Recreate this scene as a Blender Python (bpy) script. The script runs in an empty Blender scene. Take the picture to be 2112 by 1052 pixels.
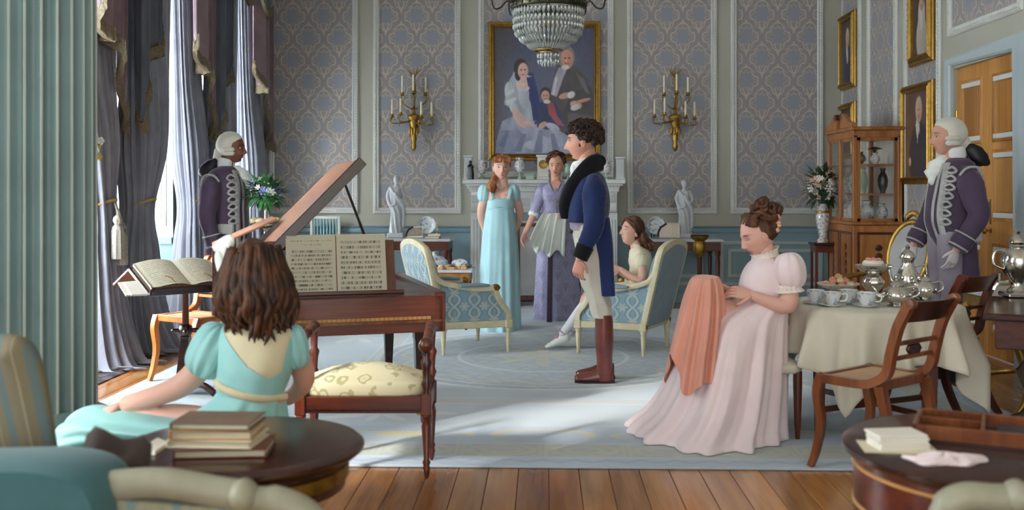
import bpy, bmesh, math, random
from mathutils import Vector, Matrix, noise
PI = math.pi
random.seed(7)
SC = bpy.context.scene
COL = SC.collection

# ---------------------------------------------------------------- camera
F_PX, HZ, CAMZ, YAW = 2100.0, 390.0, 1.33, 64.0 / 2100.0
cam_d = bpy.data.cameras.new('camera')
cam = bpy.data.objects.new('camera', cam_d)
COL.objects.link(cam)
cam.location = (0, 0, CAMZ)
cam.rotation_euler = (PI / 2, 0, YAW)
cam_d.sensor_width = 36.0
cam_d.lens = 36.0 * F_PX / 2112.0
cam_d.shift_y = -(526.0 - HZ) / 2112.0
cam_d.clip_start = 0.05
cam_d.clip_end = 200
cam_d.dof.use_dof = True
cam_d.dof.focus_distance = 7.3
cam_d.dof.aperture_fstop = 2.6
SC.camera = cam

# ---------------------------------------------------------------- world, sun, daylight
wd = bpy.data.worlds.new('world'); SC.world = wd
wd.use_nodes = True
bg = wd.node_tree.nodes['Background']
bg.inputs['Color'].default_value = (0.92, 0.97, 1.0, 1)
bg.inputs['Strength'].default_value = 2.2
sun_d = bpy.data.lights.new('sun', 'SUN')
sun_d.energy = 7.5
sun_d.angle = math.radians(7)
sun_d.color = (1.0, 0.965, 0.91)
sun = bpy.data.objects.new('sun', sun_d); COL.objects.link(sun)
sun.rotation_euler = (0, math.radians(-62), math.radians(45))
for wy, ws in ((6.35, 2.1), (8.95, 1.25), (10.95, 1.3), (2.0, 1.0)):            # daylight standing in each tall window; the last lamp serves the added unseen window
    ad = bpy.data.lights.new('window_daylight', 'AREA')
    ad.shape = 'RECTANGLE'; ad.size = ws; ad.size_y = 3.4
    ad.energy = (330.0 if 5 < wy < 7 else 170.0) * ws; ad.color = (0.92, 0.97, 1.0)
    ao = bpy.data.objects.new('window_daylight', ad); COL.objects.link(ao)
    ao.location = (-4.35, wy, 2.3)
    ao.rotation_euler = (PI / 2, 0, -PI / 2)
vs = SC.view_settings
vs.view_transform = 'Standard'; vs.look = 'None'; vs.gamma = 1.0; vs.use_curve_mapping = False
vs.exposure = 0.5
SC.cycles.max_bounces = 8
SC.cycles.diffuse_bounces = 4
SC.cycles.glossy_bounces = 3
SC.cycles.transmission_bounces = 5
SC.cycles.transparent_max_bounces = 10
SC.cycles.caustics_reflective = False
SC.cycles.caustics_refractive = False
SC.cycles.sample_clamp_indirect = 6.0
# ---------------------------------------------------------------- geometry helpers
_c, _s = math.cos(YAW), math.sin(YAW)
def at(px, py, Y):
    """world point that stands at depth Y"""
    a = (px - 1056.0) / F_PX
    X = Y * (a * _c - _s) / (_c + a * _s)
    return Vector((X, Y, CAMZ + (HZ - py) * (Y * _c - X * _s) / F_PX))
def onx(px, py, X):
    a = (px - 1056.0) / F_PX
    Y = X * (_c + a * _s) / (a * _c - _s)
    return Vector((X, Y, CAMZ + (HZ - py) * (Y * _c - X * _s) / F_PX))
def onz(px, py, Z):
    zc = (CAMZ - Z) * F_PX / (py - HZ); xc = (px - 1056.0) / F_PX * zc
    return Vector((xc * _c - zc * _s, xc * _s + zc * _c, Z))
def V(*a): return Vector(a)
def lerp(a, b, t): return a + (b - a) * t
def cr(keys, t):
    """Catmull-Rom through keys (tuples), t in 0..1"""
    n = len(keys) - 1
    x = min(max(t, 0.0), 1.0) * n
    i = min(int(x), n - 1); f = x - i
    p0 = keys[max(i - 1, 0)]; p1 = keys[i]; p2 = keys[i + 1]; p3 = keys[min(i + 2, n)]
    return tuple(0.5 * (2 * b + (c - a) * f + (2 * a - 5 * b + 4 * c - d) * f * f + (3 * b - a - 3 * c + d) * f ** 3)
                 for a, b, c, d in zip(p0, p1, p2, p3))
def spl(pts, n):
    pts = [tuple(p) for p in pts]
    return [Vector(cr(pts, i / (n - 1))) for i in range(n)]
def frame(d, hint=None):
    d = d.normalized()
    h = hint if hint is not None else (V(0, 0, 1) if abs(d.z) < 0.9 else V(1, 0, 0))
    a = (h - d * h.dot(d))
    if a.length < 1e-6: a = d.orthogonal()
    a.normalize()
    return a, d.cross(a)

class MB:
    def __init__(s): s.v = []; s.f = []; s.c = []
    def add(s, vs, fs, col=None):
        o = len(s.v); s.v.extend([Vector(p) for p in vs]); s.f.extend([[i + o for i in f] for f in fs])
        s.c.extend([col] * len(vs)); return s
    def bx(s, x0, x1, y0, y1, z0, z1, col=None):
        return s.add([(x0, y0, z0), (x1, y0, z0), (x1, y1, z0), (x0, y1, z0), (x0, y0, z1), (x1, y0, z1), (x1, y1, z1), (x0, y1, z1)],
                     [(3, 2, 1, 0), (4, 5, 6, 7), (0, 1, 5, 4), (1, 2, 6, 5), (2, 3, 7, 6), (3, 0, 4, 7)], col)
    def obox(s, c, size, R=None, col=None):
        h = [x / 2 for x in size]; R = R or Matrix.Identity(3)
        vs = [Vector(c) + R @ V(a * h[0], b * h[1], d * h[2]) for d in (-1, 1) for a, b in ((-1, -1), (1, -1), (1, 1), (-1, 1))]
        return s.add(vs, [(3, 2, 1, 0), (4, 5, 6, 7), (0, 1, 5, 4), (1, 2, 6, 5), (2, 3, 7, 6), (3, 0, 4, 7)], col)
    def loft(s, rings, cap0=True, cap1=True, closed=True, col=None):
        n = len(rings[0]); vs = [p for r in rings for p in r]; fs = []
        for i in range(len(rings) - 1):
            for j in range(n if closed else n - 1):
                k = (j + 1) % n
                fs.append((i * n + j, i * n + k, (i + 1) * n + k, (i + 1) * n + j))
        if closed and cap0: fs.append(tuple(reversed(range(n))))
        if closed and cap1: fs.append(tuple(range((len(rings) - 1) * n, len(rings) * n)))
        return s.add(vs, fs, col)
    def tube(s, pts, r, n=8, flat=1.0, hint=None, col=None, round_=False):
        pts = [Vector(p) for p in pts]; m = len(pts)
        if not isinstance(r, (list, tuple)): r = [r] * m
        rings = []; a = None
        for i, p in enumerate(pts):
            d = (pts[min(i + 1, m - 1)] - pts[max(i - 1, 0)])
            if d.length < 1e-9: d = V(0, 0, 1)
            a, b = frame(d, a if a is not None else hint)
            rings.append([p + (a * math.cos(2 * PI * k / n) * flat + b * math.sin(2 * PI * k / n)) * r[i] for k in range(n)])
        if round_:
            d0 = (pts[0] - pts[1]).normalized(); d1 = (pts[-1] - pts[-2]).normalized()
            e0 = [pts[0] + d0 * r[0] * .6 + (q - pts[0]) * .7 for q in rings[0]]
            f0 = [pts[0] + d0 * r[0] * .95 + (q - pts[0]) * .25 for q in rings[0]]
            e1 = [pts[-1] + d1 * r[-1] * .6 + (q - pts[-1]) * .7 for q in rings[-1]]
            f1 = [pts[-1] + d1 * r[-1] * .95 + (q - pts[-1]) * .25 for q in rings[-1]]
            rings = [f0, e0] + rings + [e1, f1]
        return s.loft(rings, col=col)
    def bar(s, p0, p1, w, h, up=None, col=None):
        p0 = Vector(p0); p1 = Vector(p1); a, b = frame(p1 - p0, up)
        rings = [[p + b * w / 2 * i + a * h / 2 * j for i, j in ((-1, -1), (1, -1), (1, 1), (-1, 1))] for p in (p0, p1)]
        return s.loft(rings, col=col)
    def sweep(s, pts, prof, up=None, closed=False, col=None):
        """sweep 2D profile (side, up) along pts with constant up hint; closed loop if closed"""
        pts = [Vector(p) for p in pts]; m = len(pts); rings = []
        for i, p in enumerate(pts):
            if closed: d = (pts[(i + 1) % m] - p).normalized() + (p - pts[i - 1]).normalized(); 
            else: d = pts[min(i + 1, m - 1)] - pts[max(i - 1, 0)]
            a, b = frame(d, up)
            sc = 1.0
            if closed or 0 < i < m - 1:
                e = (pts[(i + 1) % m] - p).normalized(); q = d.normalized().dot(e)
                sc = 1.0 / max(q, 0.5)
            rings.append([p + b * x * sc + a * y for x, y in prof])
        if closed: rings.append(rings[0])
        return s.loft(rings, cap0=not closed, cap1=not closed, col=col)
    def lathe(s, prof, c=(0, 0, 0), n=24, R=None, ph=0, rib=0, ribn=0, col=None):
        c = Vector(c); R = R or Matrix.Identity(3); rings = []
        for r, z in prof:
            rings.append([c + R @ V(r * (1 + rib * math.cos(ribn * 2 * PI * k / n)) * math.cos(ph + 2 * PI * k / n),
                                    r * (1 + rib * math.cos(ribn * 2 * PI * k / n)) * math.sin(ph + 2 * PI * k / n), z) for k in range(n)])
        ring_ = tuple(prof[0]) == tuple(prof[-1])
        return s.loft(rings, not ring_, not ring_, col=col)
    def ell(s, c, r, n=14, m=10, R=None, col=None, amp=0, freq=10, seed=0):
        c = Vector(c); R = R or Matrix.Identity(3)
        if not isinstance(r, (list, tuple, Vector)): r = (r, r, r)
        rings = []
        for i in range(m + 1):
            t = PI * (0.02 + 0.96 * i / m) - PI / 2
            ring = []
            for k in range(n):
                d = V(math.cos(t) * math.cos(2 * PI * k / n), math.cos(t) * math.sin(2 * PI * k / n), math.sin(t))
                q = V(d.x * r[0], d.y * r[1], d.z * r[2])
                if amp: q = q * (1 + amp * noise.noise(q * freq + V(seed * 3.7, 0, 0)))
                ring.append(c + R @ q)
            rings.append(ring)
        return s.loft(rings, col=col)
    def prism(s, poly, f, d0, d1, col=None):
        """extrude 2D poly; f(u,v,d)->Vector"""
        return s.loft([[f(u, v, d) for u, v in poly] for d in (d0, d1)], col=col)
    def copyfrom(s, o, M=None, col=None):
        vs = [M @ p for p in o.v] if M else o.v
        k = len(s.v); s.v.extend([Vector(p) for p in vs]); s.f.extend([[i + k for i in f] for f in o.f])
        s.c.extend([col] * len(vs) if col is not None else o.c); return s

ORG = {}
def children(o): return [c for c in bpy.data.objects if c.parent == o]
def tag(o, label=None, cat=None, group=None, kind=None):
    if label: o['label'] = label
    if cat: o['category'] = cat
    if group: o['group'] = group
    if kind: o['kind'] = kind
    return o
def thing(name, label, cat, loc=(0, 0, 0), rz=0, group=None, local=False):
    o = bpy.data.objects.new(name, None); COL.objects.link(o)
    o.empty_display_size = 0.1
    o.location = loc; o.rotation_euler = (0, 0, rz)
    ORG[o.name] = V(0, 0, 0) if local else Vector(loc)
    return tag(o, label, cat, group)
def mesh_of(mb, name, smooth=35, bevel=0, seg=1, org=V(0, 0, 0), recalc=True, weld=0):
    me = bpy.data.meshes.new(name)
    me.from_pydata([tuple(p - org) for p in mb.v], [], mb.f)
    if bevel or recalc:
        bm = bmesh.new(); bm.from_mesh(me)
        if weld: bmesh.ops.remove_doubles(bm, verts=bm.verts, dist=weld)
        if recalc: bmesh.ops.recalc_face_normals(bm, faces=bm.faces)
        if bevel:
            es = [e for e in bm.edges if len(e.link_faces) == 2 and e.calc_face_angle(0) > math.radians(40)]
            bmesh.ops.bevel(bm, geom=es, offset=bevel, segments=seg, profile=0.6, affect='EDGES', clamp_overlap=True)
        bm.to_mesh(me); bm.free()
    if any(c is not None for c in mb.c) and len(me.vertices) == len(mb.c):
        at_ = me.color_attributes.new('Col', 'FLOAT_COLOR', 'POINT')
        flat = []
        for c in mb.c:
            c = c or (1, 1, 1); flat.extend((c[0], c[1], c[2], 1.0))
        at_.data.foreach_set('color', flat)
    if smooth:
        me.polygons.foreach_set('use_smooth', [True] * len(me.polygons))
        if smooth < 180: me.set_sharp_from_angle(angle=math.radians(smooth))
    me.update()
    return me
def build(mb, name, mat, parent=None, smooth=35, bevel=0, seg=1, label=None, cat=None, group=None, kind=None, loc=None, weld=0):
    org = ORG[parent.name] if parent is not None else (Vector(loc) if loc is not None else V(0, 0, 0))
    me = mesh_of(mb, name, smooth, bevel, seg, org, weld=weld)
    me.materials.append(mat)
    o = bpy.data.objects.new(name, me); COL.objects.link(o)
    if parent is not None: o.parent = parent; ORG[o.name] = org
    else: o.location = org; ORG[o.name] = org
    return tag(o, label, cat, group, kind)
def inst(src, parent, loc=(0, 0, 0), rot=(0, 0, 0), sc=(1, 1, 1), name=None):
    """another object on the same mesh; loc in the parent's local space"""
    o = bpy.data.objects.new(name or src.name.split('.')[0], src.data); COL.objects.link(o)
    o.parent = parent; o.location = loc; o.rotation_euler = rot; o.scale = sc
    ORG[o.name] = V(0, 0, 0)
    return o
def dup(root, loc, rz=None, label=None):
    def rec(o, par):
        c = o.copy(); COL.objects.link(c); c.parent = par; ORG[c.name] = ORG.get(o.name, V(0, 0, 0))
        for ch in children(o): rec(ch, c)
        return c
    r = rec(root, None); r.location = loc
    if rz is not None: r.rotation_euler = (0, 0, rz)
    if label: r['label'] = label
    return r
def Rz(a): return Matrix.Rotation(a, 3, 'Z')
def Rx(a): return Matrix.Rotation(a, 3, 'X')
def Ry(a): return Matrix.Rotation(a, 3, 'Y')
def RM(fwd, up=V(0, 0, 1)):
    """matrix whose columns are right, forward, up"""
    f = Vector(fwd).normalized(); r = f.cross(up).normalized(); u = r.cross(f)
    return Matrix((r, f, u)).transposed()

# ---------------------------------------------------------------- materials
def hx(h):
    h = h.lstrip('#'); c = [int(h[i:i + 2], 16) / 255 for i in (0, 2, 4)]
    return tuple(x / 12.92 if x < 0.04045 else ((x + 0.055) / 1.055) ** 2.4 for x in c)
class E:
    def __init__(s, nt, sock): s.nt = nt; s.k = sock
    def m(s, op, *a):
        n = s.nt.nodes.new('ShaderNodeMath'); n.operation = op
        for i, x in enumerate((s,) + a):
            if isinstance(x, E): s.nt.links.new(x.k, n.inputs[i])
            else: n.inputs[i].default_value = x
        return E(s.nt, n.outputs[0])
    def __add__(s, o): return s.m('ADD', o)
    def __radd__(s, o): return s.m('ADD', o)
    def __sub__(s, o): return s.m('SUBTRACT', o)
    def __rsub__(s, o): return (s * -1.0) + o
    def __mul__(s, o): return s.m('MULTIPLY', o)
    def __rmul__(s, o): return s.m('MULTIPLY', o)
    def __truediv__(s, o): return s.m('DIVIDE', o)
    def __neg__(s): return s * -1.0
    def abs(s): return s.m('ABSOLUTE')
    def sin(s): return s.m('SINE')
    def cos(s): return s.m('COSINE')
    def fract(s): return s.m('FRACT')
    def floor(s): return s.m('FLOOR')
    def sqrt(s): return s.m('SQRT')
    def pow(s, p): return s.m('POWER', p)
    def atan2(s, o): return s.m('ARCTAN2', o)
    def min(s, o): return s.m('MINIMUM', o)
    def max(s, o): return s.m('MAXIMUM', o)
    def lt(s, o): return s.m('LESS_THAN', o)
    def gt(s, o): return s.m('GREATER_THAN', o)
    def ss(s, a, b):
        n = s.nt.nodes.new('ShaderNodeMapRange'); n.interpolation_type = 'SMOOTHSTEP'
        s.nt.links.new(s.k, n.inputs[0]); 
        if a > b:
            n.inputs[1].default_value = b; n.inputs[2].default_value = a; n.inputs[3].default_value = 1; n.inputs[4].default_value = 0
        else:
            n.inputs[1].default_value = a; n.inputs[2].default_value = b
        return E(s.nt, n.outputs[0])
    def band(s, c, w, e=0.3):
        """soft 1 within w of c"""
        return (s - c).abs().ss(w, w * (1 - e))
class Mt:
    def __init__(s, name, color=(.8, .8, .8), rough=.6, metal=0.0, spec=.5, coat=0, sheen=0):
        s.mat = bpy.data.materials.new(name); s.mat.use_nodes = True
        s.nt = s.mat.node_tree; s.b = s.nt.nodes['Principled BSDF']
        s.set('Base Color', (*color[:3], 1)); s.set('Roughness', rough); s.set('Metallic', metal); s.set('Specular IOR Level', spec)
        if coat: s.set('Coat Weight', coat); s.set('Coat Roughness', .15)
        if sheen: s.set('Sheen Weight', sheen); s.set('Sheen Roughness', .4)
    def set(s, k, v): s.b.inputs[k].default_value = v; return s
    def link(s, k, sock): s.nt.links.new(sock.k if isinstance(sock, E) else sock, s.b.inputs[k]); return s
    def n(s, t): return s.nt.nodes.new(t)
    def xyz(s, kind='Object'):
        if kind == 'Position':
            g = s.n('ShaderNodeNewGeometry'); src = g.outputs['Position']
        else:
            g = s.n('ShaderNodeTexCoord'); src = g.outputs[kind]
        x = s.n('ShaderNodeSeparateXYZ'); s.nt.links.new(src, x.inputs[0])
        s.src = src
        return [E(s.nt, x.outputs[i]) for i in range(3)]
    def vec(s, x, y, z):
        c = s.n('ShaderNodeCombineXYZ')
        for i, q in enumerate((x, y, z)):
            if isinstance(q, E): s.nt.links.new(q.k, c.inputs[i])
            else: c.inputs[i].default_value = q
        return c.outputs[0]
    def noise(s, scale, detail=3, vec=None, rough=.5, dist=0):
        t = s.n('ShaderNodeTexNoise'); t.inputs['Scale'].default_value = scale; t.inputs['Detail'].default_value = detail
        t.inputs['Roughness'].default_value = rough; t.inputs['Distortion'].default_value = dist
        if vec is None:
            tc = s.n('ShaderNodeTexCoord'); vec = tc.outputs['Object']
        s.nt.links.new(vec, t.inputs['Vector'])
        return E(s.nt, t.outputs[0])
    def mix(s, f, a, b):
        m = s.n('ShaderNodeMix'); m.data_type = 'RGBA'
        for i, q in ((0, f), (6, a), (7, b)):
            if isinstance(q, E): s.nt.links.new(q.k, m.inputs[i])
            elif isinstance(q, (tuple, list)): m.inputs[i].default_value = (*q[:3], 1)
            elif isinstance(q, float) or isinstance(q, int): m.inputs[i].default_value = q
            else: s.nt.links.new(q, m.inputs[i])
        return E(s.nt, m.outputs[2])
    def bump(s, h, strength=.3, dist=.01):
        b = s.n('ShaderNodeBump'); b.inputs['Strength'].default_value = strength; b.inputs['Distance'].default_value = dist
        s.nt.links.new(h.k, b.inputs['Height']); s.nt.links.new(b.outputs[0], s.b.inputs['Normal']); return s
    def attr(s, name='Col'):
        a = s.n('ShaderNodeAttribute'); a.attribute_name = name; return E(s.nt, a.outputs['Color'])
M = {}
def plain(name, h, rough=.6, var=.12, scale=6, bump=0, bscale=200, **k):
    """one colour with a faint mottling of its own"""
    m = Mt(name, hx(h), rough, **k); c = hx(h)
    f = m.noise(scale, 4)
    m.link('Base Color', m.mix(f.ss(.3, .7), [x * (1 - var) for x in c], [min(1, x * (1 + var)) for x in c]))
    if bump: m.bump(m.noise(bscale, 2), bump, .002)
    M[name] = m.mat; return m.mat
def wood(name, h1, h2, axis='x', scale=9, rough=.35, coat=.25, stretch=12, island=True):
    m = Mt(name, hx(h1), rough, coat=coat)
    x, y, z = m.xyz('Object')
    st = {'x': (1 / stretch, 1, 1), 'y': (1, 1 / stretch, 1), 'z': (1, 1, 1 / stretch)}[axis]
    oi = m.n('ShaderNodeObjectInfo'); r = E(m.nt, oi.outputs['Random'])
    v = m.vec(x * st[0] + r * 7.0, y * st[1] + r * 3.0, z * st[2])
    n1 = m.noise(scale, 5, v, .6, .6)
    n2 = m.noise(scale * 6, 3, v, .6)
    c = m.mix((n1 * .75 + n2 * .25).ss(.34, .66), hx(h1), hx(h2))
    k = r * .3 + .85
    m.link('Base Color', m.mix(1.0, c, c)); 
    hs = m.n('ShaderNodeHueSaturation'); m.nt.links.new(c.k, hs.inputs['Color']); m.nt.links.new(k.k, hs.inputs['Value'])
    m.nt.links.new(hs.outputs[0], m.b.inputs['Base Color'])
    m.bump(n2, .12, .002)
    M[name] = m.mat; return m.mat
def fabric(name, h, var=.1, rough=.85, sheen=.25, weave=900):
    m = Mt(name, hx(h), rough, spec=.25, sheen=sheen); c = hx(h)
    f = m.noise(5, 4)
    m.link('Base Color', m.mix(f.ss(.3, .7), [x * (1 - var) for x in c], [min(1, x * (1 + var)) for x in c]))
    m.bump(m.noise(60, 3), .12, .003)
    M[name] = m.mat; return m.mat

# paints
plain('wall_paint', '#b3b2a4', .7, .04, 1.5)
plain('dado_blue', '#8aa6b0', .5, .06, 2)
plain('dado_line', '#b9c3bf', .5, .05, 3)
plain('trim_white', '#d6d8d2', .45, .05, 4)
plain('ceiling_white', '#d8d8d0', .8, .03, 1)
plain('door_frame_blue', '#b4c2c6', .5, .04, 2)
plain('mantel_white', '#dde0de', .35, .05, 5)
plain('column_blue', '#7d9899', .55, .08, 3)
plain('column_ridge', '#b9c6c3', .5, .05, 3)
plain('dark_iron', '#23211f', .5, .2, 10)
plain('soot', '#1b1a1a', .9, .2, 5)
plain('candle_wax', '#efe6c8', .45, .05, 20)
plain('porcelain', '#e9ebe8', .15, .03, 10, coat=.5)
plain('marble', '#c9cccf', .35, .08, 6)
plain('paper', '#d8d0b4', .8, .07, 8)
plain('paper_white', '#e8e4d8', .8, .04, 8)
plain('black_silk', '#15141a', .45, .2, 8)
plain('leaf_green', '#3f7a45', .5, .35, 30)
plain('leaf_dark', '#31492f', .55, .35, 30)
plain('petal_white', '#eef0ea', .6, .06, 30)
plain('petal_blue', '#7f86c4', .6, .2, 30)
plain('petal_yellow', '#d9c66a', .6, .15, 30)
plain('petal_peach', '#d8b49a', .6, .15, 30)
plain('bun_pastry', '#e3d0a4', .6, .12, 25)
plain('pastry_pink', '#d98f7c', .55, .2, 25)
plain('pastry_tan', '#c79a6b', .55, .2, 25)
plain('leather_brown', '#6a3129', .3, .2, 12, coat=.35)
plain('boot_sole', '#2a1a16', .6, .1, 10)
plain('gold_cord', '#a8905c', .6, .25, 60)
plain('fringe_gold', '#756a54', .8, .3, 90)
plain('ribbon_pink', '#c98f9a', .6, .1, 30)
plain('vase_green', '#a9c4ae', .25, .1, 10)
def metal(name, h, rough, var=.25, scale=25, bump=.25):
    m = Mt(name, hx(h), rough, 1.0); c = hx(h); f = m.noise(scale, 4)
    m.link('Base Color', m.mix(f.ss(.3, .7), [x * (1 - var) for x in c], c)); m.bump(f, bump, .004); M[name] = m.mat
metal('gilt', '#b8924a', .42)
metal('bronze_green', '#5a5a48', .45)
plain('tassel_grey', '#96938a', .8, .2, 80)
fabric('throw_brown', '#4a403d', .15)
metal('gilt_old', '#a8843a', .45, .5)
metal('silver', '#d9d6cf', .16, .1, 30, .5)
metal('brass', '#c9a04a', .25, .1, 20, .1)
metal('steel_dark', '#5b5d60', .35)
# woods
wood('mahogany', '#3a170f', '#6b2f1c', 'x', 8, .3)
wood('mahogany_z', '#3a170f', '#6b2f1c', 'z', 8, .3)
wood('mahogany_dark', '#23120e', '#442017', 'x', 8, .25)
wood('walnut_chair', '#5a2c16', '#8a4e27', 'z', 9, .32)
wood('satinwood', '#8a4e1f', '#b97a3a', 'z', 7, .35)
wood('orange_wood', '#a4541f', '#d0803a', 'z', 7, .4)
wood('door_oak', '#9a6428', '#c08a43', 'z', 4, .38, .15, 16)
wood('floor_oak', '#8a5526', '#bd8446', 'y', 5, .24, .35, 14)
wood('lid_wood', '#9a6244', '#c08a68', 'y', 3, .3, .3, 9)
# fabrics
fabric('curtain', '#8a8d9a', .12, .6, .5)
fabric('curtain_pink', '#8c7880', .12, .6, .5)
fabric('swag_cloth', '#5a606a', .12, .6, .5)
fabric('dress_blue', '#a6cfd8', .06)
fabric('dress_turquoise', '#9ad2d2', .08, .5, .2)
fabric('dress_trim_cream', '#d8cfae', .1)
fabric('lawn_white', '#f4faf5', .03)
fabric('dress_pink', '#f0dfe2', .05)
fabric('lace_white', '#ece4d8', .06)
fabric('cloth_coral', '#e0a08c', .06)
fabric('dress_cream', '#e4dcc0', .06)
fabric('stocking_white', '#dfe0e6', .04)
fabric('coat_navy', '#1f2d58', .12)
fabric('velvet_black', '#14151c', .2)
fabric('breeches', '#cfcabb', .08)
fabric('waistcoat', '#e4e0d6', .06)
fabric('cravat', '#eceeee', .05)
fabric('livery', '#55465c', .1)
fabric('livery_trim', '#b3b3b0', .15)
fabric('livery_vest', '#9c93a0', .15)
fabric('wig', '#dcdccf', .08)
fabric('glove', '#e3e3e6', .05)
fabric('tablecloth', '#dcd8c6', .05)
fabric('sofa_teal', '#416a70', .12)
fabric('cane', '#b98a50', .15)
fabric('grey_upholstery', '#b4b4b2', .08)
# ---------------------------------------------------------------- woven and printed patterns
def damask(name, ground, motif, line, W=.37, H=.52, kind='Position', uv=None, rough=.5, sheen=.2):
    m = Mt(name, hx(ground), rough, spec=.35, sheen=sheen)
    x, y, z = m.xyz(kind)
    u, v = uv(x, y, z) if uv else (x + y, z)
    tot = None
    def cell(ou, ov):
        a = ((u / W + ou).fract() - .5) * W; b = ((v / H + ov).fract() - .5) * H
        aa = a.abs()
        r = (a * a + b * b * .7).sqrt()
        th = b.atan2(aa + .0001)
        q = aa / (W * .47) + (b.abs()) / (H * .46)
        sc = (aa * (2 * PI / (W * .24))).cos() * .06 + (b * (2 * PI / (H * .16))).cos() * .05
        ring = (q + sc).band(.83, .072, .5)
        petals = r - W * .2 * (1.0 + .30 * (th * 7.0).cos()) - b * .1
        mot = petals.ss(.012, -.004)
        halo = (petals - .022).abs().ss(.012, .003) * .55
        vein = ((r * (2 * PI / .022)).sin() * .5 + .5) * (th * 9.0).cos().abs()
        leaf = (aa - (b + H * .40) * .32).abs().ss(.012, .004) * (b + H * .30).abs().ss(.09, .06)
        return ring, mot, halo.max(leaf), vein
    r1, m1, h1, v1 = cell(0, 0); r2, m2, h2, v2 = cell(.5, .5)
    nz = m.noise(45, 2, m.src) * .7 + .45
    line_f = (r1.max(r2).max(h1).max(h2)) * nz
    mot_f = m1 * (v1 * .5 + .5) + m2 * (v2 * .5 + .5)
    c = m.mix(mot_f, hx(ground), hx(motif))
    c = m.mix(line_f.min(1.0), c, hx(line))
    m.link('Base Color', c)
    m.bump(line_f + mot_f * .6, .15, .003)
    m.link('Roughness', rough - line_f * .12)
    M[name] = m.mat; return m.mat
damask('damask_wall', '#9a9697', '#939ba9', '#cabdac')

def lattice_fabric(name, ground, dark, light, W=.13, H=.19, uv=None):
    """ogee trellis with a pale flower in each cell"""
    m = Mt(name, hx(ground), .6, spec=.3, sheen=.3)
    x, y, z = m.xyz('Object')
    u, v = uv(x, y, z) if uv else (x, z)
    wob = (v * (2 * PI / H)).cos() * (W * .25)
    d1 = ((u + wob) / (W * .5)).fract() * 1.0
    w1 = (((u + wob) / W).fract() - .5).abs(); w2 = (((u - wob) / W).fract() - .5).abs()
    line = w1.ss(.10, .04).max(w2.ss(.10, .04))
    edge = w1.ss(.17, .12).max(w2.ss(.17, .12)) - line
    def fl(ou, ov):
        a = ((u / W + ou).fract() - .5) * W; b = ((v / H + ov).fract() - .5) * H
        r = (a * a + b * b).sqrt(); th = b.atan2(a)
        return (r - W * .18 * (1.0 + .35 * (th * 6.0).cos())).ss(.008, -.006)
    f = fl(.0, .25).max(fl(.5, .75)).max(fl(.0, .75) * .0)
    f = f * (1.0 - line)
    c = m.mix(edge.max(0.0), hx(ground), hx(dark))
    c = m.mix(line * .8, c, hx(light)); c = m.mix(f * .8, c, hx(light))
    m.link('Base Color', c); m.bump(line + f, .2, .003)
    M[name] = m.mat; return m.mat
lattice_fabric('trellis_silk_side', '#86a3b2', '#7593a8', '#bfc6ba', .165, .235, uv=lambda x, y, z: (x, z))
lattice_fabric('trellis_silk_back', '#86a3b2', '#7593a8', '#c6ccbf', .15, .21, uv=lambda x, y, z: (y, z))
damask('silk_blue_plain', '#788f9b', '#7f97a2', '#8799a0', .2, .3, 'Object', lambda x, y, z: (y, z))
damask('lilac_damask', '#9a98b8', '#8b8aae', '#aaa9c6', .16, .22, 'Object', lambda x, y, z: (x, z), .55)

# sun-bleached stripe
m = Mt('stripe_cushion', hx('#a39a80'), .8, spec=.2)
x, y, z = m.xyz('Object')
st = ((x * .94 + z * .25) / .062).fract()
c = m.mix(st.band(.5, .17, .3), hx('#7d755f'), hx('#667575')); c = m.mix(st.band(.0, .06, .3), c, hx('#9c947a'))
m.link('Base Color', c); m.bump(m.noise(80, 2), .15, .002); M['stripe_cushion'] = m.mat
# cream cushion with olive sprigs
m = Mt('floral_cushion', hx('#cfc6a4'), .75, spec=.2)
v_ = m.n('ShaderNodeTexVoronoi'); v_.inputs['Scale'].default_value = 15
tc = m.n('ShaderNodeTexCoord'); m.nt.links.new(tc.outputs['Object'], v_.inputs['Vector'])
d = E(m.nt, v_.outputs['Distance']); nz = m.noise(34, 3)
f = (d + nz * .5).band(.62, .10, .5).max((d + nz * .3).ss(.30, .2))
m.link('Base Color', m.mix(f * .65, hx('#cdc5a6'), hx('#8f8a55'))); M['floral_cushion'] = m.mat

# carpet
RUGX, RY0, RY1 = 2.75, 4.84, 11.25
RYC, RHY = (RY0 + RY1) / 2, (RY1 - RY0) / 2
m = Mt('carpet_weave', hx('#a9bccb'), .95, spec=.1, sheen=.3)
x, y, z = m.xyz('Object')
ax, ay = x.abs(), y.abs()
dx = RUGX - ax; dy = RHY - ay
d = dx.min(dy)                                    # distance from the edge
alongx = dy.lt(dx)                                # 1 on the near and far borders
t = x * alongx + y * (1.0 - alongx)               # runs along the border
nz = m.noise(18, 3) * .5 + .5
BLUE, PALE, GREY, YEL, WHT, DEEP = (hx(h) for h in ('#a9bdcf', '#c6d2da', '#b3bcba', '#d3caa0', '#dfe4e6', '#9bafc4'))
c = m.mix(d.gt(.60), BLUE, DEEP)
# outer zigzag band
zz = ((t / .16).fract() - .5).abs() * .09
c = m.mix((d - .07 - zz).abs().ss(.022, .008) * .8, m.mix(.35, BLUE, PALE), DEEP)
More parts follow.
